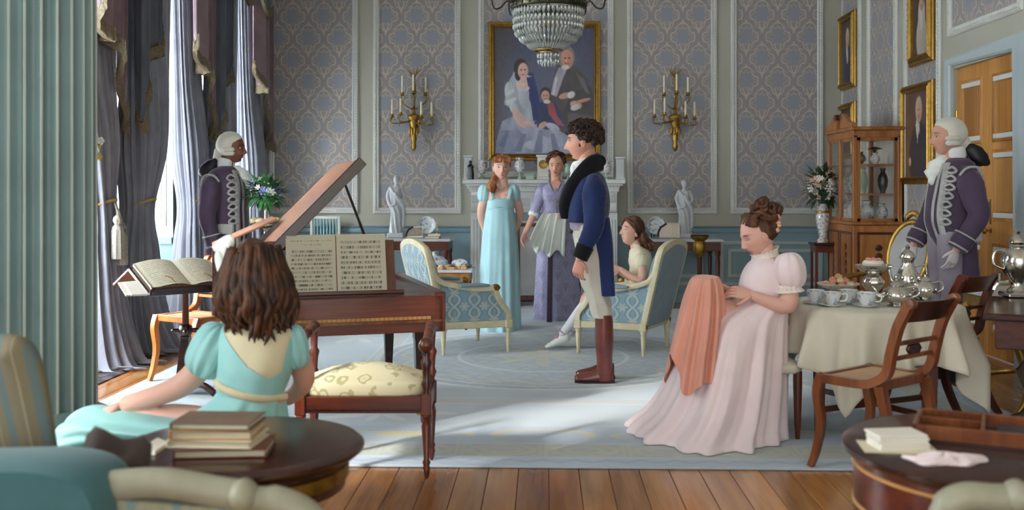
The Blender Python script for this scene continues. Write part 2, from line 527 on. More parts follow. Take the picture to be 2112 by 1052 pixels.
# beige band with ovals
band2 = d.gt(.17) * d.lt(.42)
ov_a = ((t / .42).fract() - .5) * .42; ov_b = d - .295
e = (ov_a * ov_a * .38 + ov_b * ov_b).sqrt()
lace = e.band(.098, .014, .4).max(e.band(.055, .012, .4)).max((ov_a.abs() - .195).abs().ss(.014, .005)).max(((ov_a * 46.0).sin() * (ov_b * 46.0).sin()).ss(.45, .7) * .7)
b2c = m.mix(lace * .75, GREY, hx('#c3c8b4'))
c = m.mix(band2, c, b2c)
lines = d.band(.165, .010).max(d.band(.425, .010)).max(d.band(.145, .006))
c = m.mix(lines * .8, c, PALE)
# yellow scrolls between border and inner line
for per, off, rad, dc, w in ((1.5, .5, .19, .62, .030), (1.5, .14, .12, .60, .024), (1.5, .86, .12, .60, .024)):
    a = ((t / per + off).fract() - .5) * per; b = d - dc
    r = (a * a * .55 + b * b * 3.2).sqrt(); th = b.atan2(a)
    arc = r.band(rad * (1.0), w, .5) * (th * 1.0).sin().ss(-.75, .1)
    c = m.mix(arc * .8, c, YEL)
a = ((t / 1.5).fract() - .5) * 1.5; b = d - .61
r = (a * a * .5 + b * b * 2.2).sqrt(); th = b.atan2(a)
pal = (r - .13 * (.55 + .45 * (th * 9.0).cos().abs())).ss(.02, -.01)
c = m.mix(pal * .85, c, YEL)
# pale field with big white leaf groups, yellow guard stripe
field = d.gt(.80)
c = m.mix(field * .75, c, PALE)
wa = ((t / 1.9).fract() - .5) * 1.9; wb = d - 1.12
r = (wa * wa * .35 + wb * wb * 1.6).sqrt(); th = wb.atan2(wa)
wl = (r - .26 * (.6 + .4 * (th * 7.0).cos())).ss(.03, -.02)
c = m.mix(wl * .7, c, WHT)
c = m.mix(d.band(1.47, .045, .5) * .55 * nz, c, YEL)
c = m.mix(d.band(1.56, .012).max(d.band(1.40, .012)) * .5, c, WHT)
# centre medallion
r = (x * x + (y + .02) * (y + .02) * .92).sqrt(); th = y.atan2(x)
med = r.lt(1.28)
dam = ((x * 38.0 + (y * 21.0).sin() * 1.3).sin() * (y * 38.0 + (x * 21.0).sin() * 1.3).sin())
mc = m.mix(dam.ss(-.1, .4) * .55, hx('#a3b1bb'), hx('#bcc4c2'))
c = m.mix(med, c, mc)
c = m.mix(r.band(1.29, .03).max(r.band(1.18, .012)) * .6, c, WHT)
gar = (r - 1.06 - .05 * (th * 16.0).cos()).abs().ss(.03, .012)
c = m.mix(gar * .5, c, YEL)
ro = (r - .42 * (.6 + .4 * (th * 8.0).cos())).ss(.03, -.02)
c = m.mix(ro * .5, c, YEL); c = m.mix(r.band(.66, .02) * .5, c, WHT)
pile = m.noise(300, 2)
c = m.mix((m.noise(3, 3).ss(.3, .7)) * .15, c, DEEP)
m.link('Base Color', c); m.bump(pile, .25, .003)
M['carpet_weave'] = m.mat
# dark oriental runner
m = Mt('runner_weave', hx('#4a4244'), .95, spec=.1)
x, y, z = m.xyz('Object')
p = ((x * 40.0).sin() * (y * 30.0).sin()).ss(.1, .4)
c = m.mix(p * .6, hx('#3f3a40'), hx('#7a5a4c')); c = m.mix(m.noise(14, 3).ss(.45, .6) * .5, c, hx('#566070'))
m.link('Base Color', c); M['runner_weave'] = m.mat

# things coloured vertex by vertex (skin and painted canvases)
m = Mt('skin', hx('#d9a58c'), .5, spec=.35)
m.link('Base Color', m.attr('Col')); m.set('Subsurface Weight', .12); m.set('Subsurface Radius', (.012, .005, .003)); m.set('Subsurface Scale', 1.0)
M['skin'] = m.mat
m = Mt('painted', (1, 1, 1), .4, spec=.3, coat=.15)
m.link('Base Color', m.attr('Col')); M['painted'] = m.mat
m = Mt('printed_paper', (1, 1, 1), .8, spec=.2)
m.link('Base Color', m.attr('Col')); M['printed_paper'] = m.mat
# glass
m = Mt('pane_glass', (1, 1, 1), .02); m.set('Transmission Weight', 1.0); m.set('IOR', 1.45)
tr = m.n('ShaderNodeBsdfTransparent'); gl = m.n('ShaderNodeBsdfGlossy'); gl.inputs['Roughness'].default_value = .03
mx = m.n('ShaderNodeMixShader'); fr = m.n('ShaderNodeLayerWeight'); fr.inputs['Blend'].default_value = .5
m.nt.links.new((E(m.nt, fr.outputs['Facing']).pow(4.0) * .5 + .04).k, mx.inputs[0]); m.nt.links.new(tr.outputs[0], mx.inputs[1]); m.nt.links.new(gl.outputs[0], mx.inputs[2])
m.nt.links.new(mx.outputs[0], m.nt.nodes['Material Output'].inputs['Surface']); M['pane_glass'] = m.mat
m = Mt('crystal', hx('#dfe9e6'), .06, spec=1.0, coat=1.0)
m.set('Transmission Weight', .55); m.set('IOR', 1.5); M['crystal'] = m.mat
# sheer window muslin
m = Mt('muslin', hx('#f4f6f6'), .9)
tl = m.n('ShaderNodeBsdfTranslucent'); tl.inputs['Color'].default_value = (.93, .95, .97, 1)
tp = m.n('ShaderNodeBsdfTransparent'); m1 = m.n('ShaderNodeMixShader'); m2 = m.n('ShaderNodeMixShader')
m1.inputs[0].default_value = .6; m2.inputs[0].default_value = .35
m.nt.links.new(m.b.outputs[0], m1.inputs[1]); m.nt.links.new(tl.outputs[0], m1.inputs[2])
m.nt.links.new(m1.outputs[0], m2.inputs[1]); m.nt.links.new(tp.outputs[0], m2.inputs[2])
m.nt.links.new(m2.outputs[0], m.nt.nodes['Material Output'].inputs['Surface']); M['muslin'] = m.mat
m = Mt('gauze', hx('#e6efe8'), .9)
tl = m.n('ShaderNodeBsdfTranslucent'); tl.inputs['Color'].default_value = (.8, .87, .82, 1); m1 = m.n('ShaderNodeMixShader'); m1.inputs[0].default_value = .35
m.nt.links.new(m.b.outputs[0], m1.inputs[1]); m.nt.links.new(tl.outputs[0], m1.inputs[2]); m.nt.links.new(m1.outputs[0], m.nt.nodes['Material Output'].inputs['Surface']); M['gauze'] = m.mat
# blue and white china, painted urn
m = Mt('china_blue', hx('#e6e9ea'), .12, coat=.6)
x, y, z = m.xyz('Object'); nn = m.noise(70, 2); mask = m.noise(22, 1).ss(.5, .58)
m.link('Base Color', m.mix(nn.ss(.45, .55) * mask * .8, hx('#e3e8ea'), hx('#5f7ba8'))); M['china_blue'] = m.mat
m = Mt('china_floral', hx('#e6e9e6'), .12, coat=.6)
nn = m.noise(42, 2); m2_ = m.noise(30, 1, None, .5)
c = m.mix(nn.ss(.56, .62) * .8, hx('#dfe4e2'), hx('#b0525e')); c = m.mix(m2_.ss(.6, .66) * .7, c, hx('#6f8fb0'))
m.link('Base Color', c); M['china_floral'] = m.mat
# ================================================================= THE SETTING
XW, YB, ZC, DADO = 3.52, 12.05, 4.7, 0.85
def struct(mb, name, mat, parent=None, **k):
    o = build(mb, name, mat, parent, **k)
    if parent is None: o['kind'] = 'structure'
    return o
# floor: boards running away from the camera, laid on a dark bed
floor = struct(MB().bx(-4.3, 3.9, -5.0, 12.3, -.12, -.022), 'floor', M['mahogany_dark'])
bw, bd = .142, .003
x = -3.95; i = 0
while x < 3.75:
    cut = 2.4 + random.random() * 1.6
    ys = [-4.9, cut, cut + 3.1 + random.random(), 12.2]
    for a, b in zip(ys, ys[1:]):
        w = MB().bx(x + bd / 2, x + bw - bd / 2, a + bd / 2, b - bd / 2, -.022, 0)
        build(w, 'floorboard', M['floor_oak'], floor, smooth=0, bevel=.0015)
    x += bw
ceiling = struct(MB().bx(-4.3, 3.9, -5.0, 12.3, ZC, ZC + .1), 'ceiling', M['ceiling_white'])

PROF = [(-.040, 0), (-.040, .012), (-.028, .026), (-.012, .018), (.004, .030), (.022, .030), (.034, .014), (.034, 0)]
def panel_frame(parent, P, u0, u1, v0, v1, nrm, prof=PROF, mat='trim_white', beads=True, name='panel_moulding'):
    """P(u,v)->Vector on the wall plane; nrm = direction into the room"""
    mb = MB(); cs = [P(u0, v0), P(u1, v0), P(u1, v1), P(u0, v1)]
    mb.sweep(cs, prof, up=nrm, closed=True)
    o = build(mb, name, M[mat], parent, smooth=30)
    if beads:
        b = MB()
        def line(a, c):
            n = max(2, int((c - a).length / .034)); d = (c - a).normalized(); s_ = d.cross(nrm)
            for k in range(n):
                p = a + (c - a) * ((k + .5) / n) + nrm * .027
                q = d * .012 + s_ * .010; r = d * .012 - s_ * .010
                b.add([p + q, p + r, p - q, p - r, p + nrm * .014, p - nrm * .01], [(0, 1, 4), (1, 2, 4), (2, 3, 4), (3, 0, 4), (1, 0, 5), (2, 1, 5), (3, 2, 5), (0, 3, 5)])
        for i in range(4): line(cs[i], cs[(i + 1) % 4])
        build(b, 'beading', M[mat], o, smooth=60, kind='stuff')
    return o

# ---- back wall
wb = struct(MB().bx(-4.2, 3.9, YB, YB + .2, 0, ZC), 'wall_back', M['wall_paint'])
build(MB().bx(-XW, XW, YB - .025, YB, 0, DADO), 'wainscot', M['dado_blue'], wb)
build(MB().sweep([(-XW, YB, DADO), (XW, YB, DADO)], [(0, -.04), (.05, -.03), (.06, 0), (.045, .02), (.07, .035), (0, .045)], up=V(0, 0, 1)), 'dado_rail', M['dado_blue'], wb)
def PB(u, v): return V(u, YB - .002, v)
bpan = []
for a, b in ((552, 741), (768, 953), (985, 1268), (1291, 1481), (1505, 1700)):
    bpan.append((at(a, 300, YB).x + .045, at(b, 300, YB).x - .045))
for k, (u0, u1) in enumerate(bpan):
    z0 = 1.07 if k != 2 else 1.5
    build(MB().bx(u0, u1, YB - .006, YB, z0, 4.5), 'damask_panel', M['damask_wall'], wb)
    panel_frame(wb, PB, u0, u1, z0, 4.5, V(0, -1, 0))
def PBd(u, v): return V(u, YB - .025, v)
DPROF = [(-.022, 0), (-.018, .012), (0, .016), (.018, .012), (.022, 0)]
for u0, u1 in ((-3.3, -2.4), (-2.2, -1.25), (1.05, 1.95), (2.1, 2.55), (2.65, 3.25)):
    panel_frame(wb, PBd, u0, u1, .22, .70, V(0, -1, 0), DPROF, 'dado_line', False, 'wainscot_moulding')
    panel_frame(wb, PBd, u0 + .09, u1 - .09, .31, .61, V(0, -1, 0), DPROF, 'dado_line', False, 'wainscot_moulding')
bb = struct(MB().sweep([(-XW, YB - .025, 0), (XW, YB - .025, 0)], [(0, 0), (.035, 0), (.035, .10), (.015, .13), (0, .13)], up=V(0, 0, 1)), 'baseboard_back', M['dado_blue'])

# ---- left wall with three tall window bays
WIN = [(5.3, 7.5), (8.3, 9.6), (10.25, 11.6)]
ZT, XO = 4.15, -4.02
wl = MB()
ALLWIN = WIN + [(1.4, 2.6)]  # last window is added out of view, to throw sun on the carpet
edges = sorted([-5.0] + [e for w in ALLWIN for e in w] + [12.05])
for i in range(0, len(edges), 2): wl.bx(XO, -XW, edges[i], edges[i + 1], 0, ZC)
for a, b in ALLWIN: wl.bx(XO, -XW, a, b, ZT, ZC)
wl = struct(wl, 'wall_left', M['wall_paint'])
for i in range(0, len(edges), 2):
    a, b = edges[i], edges[i + 1]
    build(MB().bx(-XW, -XW + .025, a, b, 0, DADO), 'wainscot', M['dado_blue'], wl)
    build(MB().sweep([(-XW, a, DADO), (-XW, b, DADO)], [(0, -.04), (.05, -.03), (.06, 0), (.045, .02), (.07, .035), (0, .045)], up=V(0, 0, 1)), 'dado_rail', M['dado_blue'], wl)
    PL = lambda u, v: V(-XW + .002, u, v)
    if b - a > .45:
        build(MB().bx(-XW, -XW + .006, a + .1, b - .1, 1.07, 4.5), 'damask_panel', M['damask_wall'], wl)
        panel_frame(wl, PL, a + .1, b - .1, 1.07, 4.5, V(1, 0, 0))
    PLd = lambda u, v: V(-XW + .025, u, v)
    for z0, z1 in ((.16, .42), (.50, .76)):
        panel_frame(wl, PLd, a + .08, b - .08, z0, z1, V(1, 0, 0), DPROF, 'dado_line', False, 'wainscot_moulding')
struct(MB().bx(-XW + .025, -XW + .05, -1.4, 1.4, 0, .13), 'baseboard_left', M['dado_blue'])
for k, (a, b) in enumerate(ALLWIN):
    win = bpy.data.objects.new('window_%d' % (k + 1), None); COL.objects.link(win); win['kind'] = 'structure'
    win.location = (XO, (a + b) / 2, 0); ORG[win.name] = Vector(win.location)
    # panelled reveals and apron
    for y0, y1, nrm in ((a, a + .02, V(0, 1, 0)), (b - .02, b, V(0, -1, 0))):
        build(MB().bx(XO + .06, -XW, y0, y1, DADO, ZT), 'reveal', M['trim_white'], win)
        build(MB().bx(XO + .06, -XW, y0, y1, 0, DADO - .04), 'reveal_base', M['dado_blue'], win)
        build(MB().bx(XO + .06, -XW - .002, min(y0, y1 - .05) if nrm.y < 0 else y0, y1 if nrm.y < 0 else y0 + .05, DADO - .04, DADO + .02), 'reveal_rail', M['dado_blue'], win)
        yy = y0 if nrm.y < 0 else y1
        for z0, z1 in ((1.0, 2.2), (2.35, 3.95)):
            panel_frame(win, lambda u, v: V(u, yy, v), XO + .14, -XW - .08, z0, z1, nrm, DPROF, 'trim_white', False, 'reveal_moulding')
            panel_frame(win, lambda u, v: V(u, yy, v), XO + .19, -XW - .13, z0 + .06, z1 - .06, nrm, DPROF, 'trim_white', False, 'reveal_moulding')
    build(MB().bx(XO, XO + .06, a, b, 0, .45), 'apron', M['dado_blue'], win)
    build(MB().bx(XO - .03, XO + .16, a, b, .45, .49), 'window_sill', M['trim_white'], win)
    build(MB().bx(XO, XO + .06, a, b, 4.05, ZT), 'window_frame', M['trim_white'], win)
    fr = MB(); fr.bx(XO, XO + .06, a, a + .06, .49, 4.05); fr.bx(XO, XO + .06, b - .06, b, .49, 4.05); fr.bx(XO, XO + .06, a, b, 2.25, 2.31)
    fr.bx(XO, XO + .06, a, b, .49, .55)
    build(fr, 'sash', M['trim_white'], win)
    ny, nz = 3, 6
    zs = [.55 + (4.05 - .55) * q / nz for q in range(nz + 1)]; ys = [a + .06 + (b - a - .12) * q / ny for q in range(ny + 1)]
    bars = MB()
    for yq in ys[1:-1]: bars.bx(XO + .015, XO + .045, yq - .011, yq + .011, .55, 4.05)
    for zq in zs[1:-1]: bars.bx(XO + .015, XO + .045, a + .06, b - .06, zq - .011, zq + .011)
    build(bars, 'glazing_bars', M['trim_white'], win)
    first = None
    for q in range(ny):
        for r in range(nz):
            if first is None:
                pm = MB().bx(-.003, .003, -(ys[1] - ys[0]) / 2 + .011, (ys[1] - ys[0]) / 2 - .011, -(zs[1] - zs[0]) / 2 + .011, (zs[1] - zs[0]) / 2 - .011)
                ORG[win.name] = V(0, 0, 0)
                first = build(pm, 'pane', M['pane_glass'], win, smooth=0); ORG[win.name] = Vector(win.location); o = first
            else: o = inst(first, win)
            o.location = (.03, (ys[q] + ys[q + 1]) / 2 - (a + b) / 2, (zs[r] + zs[r + 1]) / 2)

# ---- right wall with the double door
DY0, DY1, DZ = onx(2102, 200, XW).y, onx(1967, 200, XW).y, 2.36
wr = MB(); wr.bx(XW, XW + .2, -5.0, DY0, 0, ZC); wr.bx(XW, XW + .2, DY1, 12.05, 0, ZC); wr.bx(XW, XW + .2, DY0, DY1, DZ, ZC)
wr = struct(wr, 'wall_right', M['wall_paint'])
for a, b in ((-1.4, DY0 - .16), (DY1 + .16, YB - .03)):
    build(MB().bx(XW - .025, XW, a, b, 0, DADO), 'wainscot', M['dado_blue'], wr)
    build(MB().sweep([(XW, b, DADO), (XW, a, DADO)], [(0, -.04), (.05, -.03), (.06, 0), (.045, .02), (.07, .035), (0, .045)], up=V(0, 0, 1)), 'dado_rail', M['dado_blue'], wr)
PR = lambda u, v: V(XW - .002, u, v)
PRd = lambda u, v: V(XW - .025, u, v)
ye = [onx(p, 300, XW).y for p in (1943, 1868, 1853, 1792, 1778, 1736)]
for a, b in ((ye[0], ye[1]), (ye[2], ye[3]), (ye[4], ye[5]), (DY0 - 2.4, DY0 - .3)):
    a, b = a + .04, b - .04
    build(MB().bx(XW - .006, XW, a, b, 1.07, 4.5), 'damask_panel', M['damask_wall'], wr)
    panel_frame(wr, PR, a, b, 1.07, 4.5, V(-1, 0, 0))
    panel_frame(wr, PRd, a, b, .2, .7, V(-1, 0, 0), DPROF, 'dado_line', False, 'wainscot_moulding')
a, b = DY0 - .05, DY1 + .05
zt = onx(1965, 66, XW).z
build(MB().bx(XW - .006, XW, a, b, zt, 4.5), 'damask_panel', M['damask_wall'], wr)
panel_frame(wr, PR, a, b, zt, 4.5, V(-1, 0, 0))
tr = MB()
AP = [(-.065, 0), (-.065, .03), (-.045, .045), (-.01, .035), (.03, .045), (.065, .03), (.065, 0)]
tr.sweep([(XW, DY0 - .06, 0), (XW, DY0 - .06, DZ + .06), (XW, DY1 + .06, DZ + .06), (XW, DY1 + .06, 0)], AP, up=V(-1, 0, 0))
struct(tr, 'trim_1', M['door_frame_blue'])
DM = (DY0 + DY1) / 2
for k, (a, b) in enumerate(((DM + .004, DY1), (DY0, DM - .004))):
    dr = bpy.data.objects.new('door_%d' % (k + 1), None); COL.objects.link(dr); dr['kind'] = 'structure'
    dr.location = (XW + .03, (a + b) / 2, 0); ORG[dr.name] = Vector(dr.location)
    xf = XW + .03
    build(MB().bx(xf, xf + .045, a, b, 0.005, DZ), 'leaf', M['door_oak'], dr, bevel=.003)
    for z0, z1 in ((.22, .88), (1.10, 1.62), (1.72, 2.22)):
        u0, u1 = a + .11, b - .11
        panel_frame(dr, lambda u, v: V(xf, u, v), u0, u1, z0, z1, V(-1, 0, 0), [(-.02, 0), (-.016, .012), (0, .006), (.016, .010), (.02, 0)], 'door_oak', False, 'door_moulding')
        build(MB().bx(xf - .008, xf, u0 + .05, u1 - .05, z0 + .05, z1 - .05), 'raised_panel', M['door_oak'], dr, bevel=.006)
        for zz in (z0 + .005, z1 - .045):
            build(MB().bx(xf - .016, xf, u0 + .01, u1 - .01, zz, zz + .04), 'white_fillet', M['trim_white'], dr, bevel=.004)
    yk = a + .05 if k == 0 else b - .05
    kb = MB().lathe([(.006, 0), (.022, 0), (.022, .004), (.008, .008), (.008, .03), (.026, .042), (.028, .052), (.018, .064), (.004, .066)], (xf, yk, 1.0), 16, Ry(-PI / 2))
    build(kb, 'door_knob', M['brass'], dr)
    pl = MB().bx(xf - .004, xf, yk - .02, yk + .02, 1.05, 1.25)
    build(pl, 'finger_plate', M['brass'], dr, bevel=.002)
    hy = b if k == 0 else a
    for hz in (.3, 1.95):
        build(MB().lathe([(.011, -.05), (.011, .05)], (xf - .006, hy, hz), 8), 'hinge', M['brass'], dr)
# ---- carpets
rug = MB().bx(-RUGX, RUGX, RY0, RY1, .001, .014)
build(rug, 'carpet', M['carpet_weave'], None, loc=(0, RYC, 0), bevel=.004, label='huge pale blue carpet with yellow scrolls and round medallion', cat='carpet')
run = MB().bx(-3.46, -3.02, 4.2, 11.4, .001, .008)
build(run, 'carpet_runner', M['runner_weave'], None, loc=(-3.24, 7.8, 0), label='dark patterned carpet runner lying under the window curtains', cat='carpet')
# ================================================================= LARGE FITTINGS
# ---- fluted column
cx_, cy_ = -2.27, 4.5
col = thing('fluted_column', 'tall fluted blue-green column at the left edge of the room', 'column', (cx_, cy_, 0))
R0, NF = .25, 24
rings = []
for z in [.34 + (ZC - .34) * k / 12 for k in range(13)]:
    R = R0 * (1 - .05 * ((z - .34) / (ZC - .34)) ** 1.5)
    ring = []
    for k in range(NF):
        for q in range(8):
            a = 2 * PI * (k + q / 8) / NF
            dep = 0 if q in (0, 1) else .036 * math.sin(PI * (q - 1) / 7)
            ring.append(V(cx_ + (R - dep) * math.cos(a), cy_ + (R - dep) * math.sin(a), z))
    rings.append(ring)
build(MB().loft(rings), 'shaft', M['column_blue'], col, smooth=50)
rd = MB()
for k in range(NF):
    a = 2 * PI * (k + .5 / 8) / NF
    pts = [V(cx_ + (R0 * (1 - .05 * t ** 1.5) + .0005) * math.cos(a), cy_ + (R0 * (1 - .05 * t ** 1.5) + .0005) * math.sin(a), .36 + (ZC - .42) * t) for t in (0, .5, 1)]
    rd.tube(pts, .0060, 5)
build(rd, 'arris_fillets', M['column_ridge'], col, kind='stuff')
build(MB().lathe([(.31, .16), (.33, .18), (.33, .23), (.30, .25), (.28, .275), (.31, .29), (.31, .32), (.27, .34), (.25, .36)], (cx_, cy_, 0), 40), 'base_moulding', M['column_blue'], col)
build(MB().bx(cx_ - .34, cx_ + .34, cy_ - .34, cy_ + .34, 0, .16), 'plinth', M['column_blue'], col, bevel=.008)

# ---- curtains
def drape(win, keys, label, mat='curtain', seed=1, pink=False, group='tied-back window drapes'):
    """keys: (z, y_center, y_half, x_center, x_half, fold) from top to floor"""
    a, b = WIN[win]
    t = thing('curtain_drape', label, 'curtain', (-XW + .1, keys[0][1], 0), group=group)
    rg = random.Random(seed); ph = [rg.random() * 6 for _ in range(6)]
    rows, n = 60, 176; rings = []
    for i in range(rows):
        z, yc, yh, xc, xh, fo = cr(keys, i / (rows - 1))
        ring = []
        for k in range(n):
            th = 2 * PI * k / n
            e = .75
            u = math.copysign(abs(math.cos(th)) ** e, math.cos(th)); w = math.copysign(abs(math.sin(th)) ** e, math.sin(th))
            f = math.sin(19 * th + ph[0] + .6 * math.sin(i * .08)) + .7 * math.sin(29 * th + ph[1] + i * .02) + .3 * math.sin(43 * th + ph[2])
            s_ = 1 + fo * f * .75
            ring.append(V(xc + xh * w * s_, yc + yh * u * (1 + fo * f * .12), max(z + (.03 * math.sin(7 * th + ph[3]) if i == rows - 1 else 0), .012)))
        rings.append(ring)
    d = build(MB().loft(rings, True, True), 'drape', M[mat], t, smooth=180)
    return t
def tieback(t, y, z, x, r=.12, yr=.10, tass=True, side=1):
    cord = MB(); pts = [V(x + r * math.cos(a), y + yr * math.sin(a), z + .05 * math.cos(a * 1.0)) for a in [2 * PI * k / 24 for k in range(25)]]
    cord.tube(pts, .014, 8)
    co = build(cord, 'tieback_cord', M['gold_cord'], t, smooth=60)
    if tass:
        for dy, dz in ((-.035, 0), (.03, -.05)):
            p = V(x + r + .035, y + dy, z - .06 + dz)
            tb = MB().tube([V(x + r, y + dy * .3, z + .03), p + V(0, 0, .02), p], .008, 6)
            tb.lathe([(.008, 0), (.028, -.02), (.034, -.045), (.02, -.075), (.034, -.09), (.042, -.12), (.05, -.30), (.048, -.33)], p, 18, rib=.07, ribn=9)
            build(tb, 'tassel', M['tassel_grey'], co, smooth=50)
def std_keys(a, b, near, tie_z=1.18, top=4.25, x0=-XW + .14):
    w = b - a
    if near:   # drape fixed at the near (low y) jamb
        return [(top, a + .26 * w, .31 * w, x0, .065, .45), (3.3, a + .25 * w, .30 * w, x0, .065, .45), (2.4, a + .21 * w, .27 * w, x0 + .01, .07, .45),
                (1.7, a + .12 * w, .22 * w, x0 + .02, .11, .45), (tie_z, a + .0, .115, x0 + .03, .10, .3),
                (.85, a - .02, .16, x0 + .03, .11, .45), (.4, a - .03, .22, x0 + .04, .14, .5), (.05, a - .02, .27, x0 + .07, .2, .5), (.012, a - .02, .33, x0 + .12, .28, .5)]
    return [(top, b - .06 * w, .18 * w, x0, .065, .45), (3.3, b - .055 * w, .17 * w, x0, .065, .45), (2.4, b - .04 * w, .15 * w, x0 + .01, .07, .45),
            (1.7, b - .02 * w, .12 * w, x0 + .02, .11, .45), (tie_z, b + .02, .115, x0 + .03, .10, .3),
            (.85, b + .03, .15, x0 + .03, .11, .45), (.4, b + .03, .19, x0 + .04, .14, .5), (.05, b + .02, .25, x0 + .07, .2, .5), (.012, b + .02, .3, x0 + .12, .26, .5)]
names = [('grey-lilac drape puddling on the runner beside the fluted column', 'nearest grey-lilac drape, hidden behind the fluted column'),
         ('slate drape right of the damask pier, behind the reading stand', 'pale-edged drape with silver tassel just behind the left footman'),
         ('slate drape behind the white wig of the left footman', 'slate drape in the far left corner beside the back wall')]
for k, (a, b) in enumerate(WIN):
    wf = .85 if k == 0 else 1.0
    t = drape(k, std_keys(a, a + (b - a) * wf, True), names[k][1] if k == 0 else names[k][0], 'curtain', 3 + k)
    tieback(t, a, 1.2, -XW + .2, tass=(k == 0))
    t = drape(k, std_keys(b - (b - a) * wf, b, False), names[k][0] if k == 0 else names[k][1], 'curtain', 13 + k)
    tieback(t, b + .02, 1.2, -XW + .2)
    # sheer muslin close to the glass
    rings = []
    for zi in range(14):
        z = 4.1 - (4.1 - .5) * zi / 13
        rings.append([V(XO + .13 + .018 * math.sin(yy * 46) + .01 * math.sin(yy * 23 + 1), a + .05 + (b - a - .1) * q / 90, z) for q, yy in ((q, a + (b - a) * q / 90) for q in range(91))]
                     + [V(XO + .127 + .018 * math.sin(yy * 46) + .01 * math.sin(yy * 23 + 1), a + .05 + (b - a - .1) * q / 90, z) for q, yy in ((q, a + (b - a) * q / 90) for q in range(90, -1, -1))])
    build(MB().loft(rings), 'sheer_curtain', M['muslin'], None, smooth=180, loc=(XO + .13, (a + b) / 2, .5),
          label=['sheer white muslin hidden by the fluted column', 'sheer white muslin glowing between the two middle drapes', 'sheer white muslin in the far window above the footman'][k], cat='sheer curtain', group='sheer window curtains')

# ---- swags and tails over the windows
def tail(parent, y0, y1, zt, zl, zh, flip, mat, seed, xo=-XW + .335):
    """pleated cascade: bottom edge runs from zl at one side to zh at the other"""
    n, rows = 60, 18; mb = MB(); fr = MB(); rings = []
    for i in range(rows + 1):
        f = i / rows; front = []; back = []
        for q in range(n + 1):
            u = q / n; uu = 1 - u if flip else u
            zb = lerp(zl, zh, uu ** .8) - .10 * math.sin(uu * PI * 3)
            z = lerp(zt, zb, f); y = lerp(y0, y1, u) + .03 * math.sin(u * PI * 8 + seed)
            x = xo + .045 * math.sin(u * PI * 7 + seed) + .03 * f * math.sin(u * PI * 4)
            front.append(V(x, y, z)); back.append(V(x - .012, y, z))
        rings.append(front + back[::-1])
    mb.loft(rings)
    o = build(mb, 'tail', M[mat], parent, smooth=180)
    fr = []
    last = rings[-1][:n + 1]
    for dz in (.012, -.015, -.05, -.085):
        w = .014 if dz > -.05 else .02
        fr.append([p + V(w + .006 * math.sin(q * 2.2), 0, dz + (.01 * math.sin(q * 5.1) if dz < -.05 else 0)) for q, p in enumerate(last)] + [p + V(-.012 - w * .4, 0, dz) for p in reversed(last)])
    build(MB().loft(fr), 'fringe', M['fringe_gold'], o, smooth=60)
    return o
def swag(parent, y0, y1, zt, drop, mat, xo=-XW + .37):
    rows, n = 22, 40; rings = []
    for i in range(rows + 1):
        f = i / rows; front = []; back = []
        for q in range(n + 1):
            u = q / n; sag = (4 * u * (1 - u))
            z = zt - f * drop * (.25 + .75 * sag) - .01
            x = xo + .05 * math.sin(f * PI * 5) * sag + .08 * sag * f
            front.append(V(x, lerp(y0, y1, u), z)); back.append(V(x - .012, lerp(y0, y1, u), z))
        rings.append(front + back[::-1])
    o = build(MB().loft(rings), 'swag', M[mat], parent, smooth=180)
    last = rings[-1][:n + 1]; fr = []
    for dz in (.012, -.02, -.09):
        fr.append([p + V(.014 + .005 * math.sin(q * 2.2), 0, dz) for q, p in enumerate(last)] + [p + V(-.02, 0, dz) for p in reversed(last)])
    build(MB().loft(fr), 'fringe', M['fringe_gold'], o, smooth=60)
for k, (a, b) in enumerate(WIN):
    pel = thing('curtain_pelmet', ['fringed swag valance hanging beside the fluted column', 'fringed slate swag valance over the middle window', 'fringed swag valance over the far window by the corner'][k], 'valance', (-XW + .2, (a + b) / 2, 4.0), group='window swag valances')
    build(MB().bx(-XW + .0, -XW + .45, a - .45, b + .32, 4.2, 4.45), 'cornice', M['gilt_old'], pel, bevel=.02)
    swag(pel, a - .1, (a + b) / 2 + .1, 4.2, .85, 'swag_cloth')
    swag(pel, (a + b) / 2 - .1, b + .1, 4.2, .85, 'swag_cloth', -XW + .39)
    tail(pel, a - .42, a + .18, 4.2, 1.85, 2.75, False, 'swag_cloth', k)
    tail(pel, b - .32, b + .28, 4.2, 1.85, 2.75, True, 'curtain_pink', k + 2)
    for yy in (a - .02, b + .02):
        rs = MB()
        for q in range(7):
            an = q * 2 * PI / 7
            rs.ell((-XW + .40, yy + .06 * math.cos(an), 3.95 + .06 * math.sin(an)), (.04, .05, .05), 8, 6)
        rs.ell((-XW + .43, yy, 3.95), .045, 10, 8)
        build(rs, 'rosette', M['fringe_gold'], pel, smooth=60)
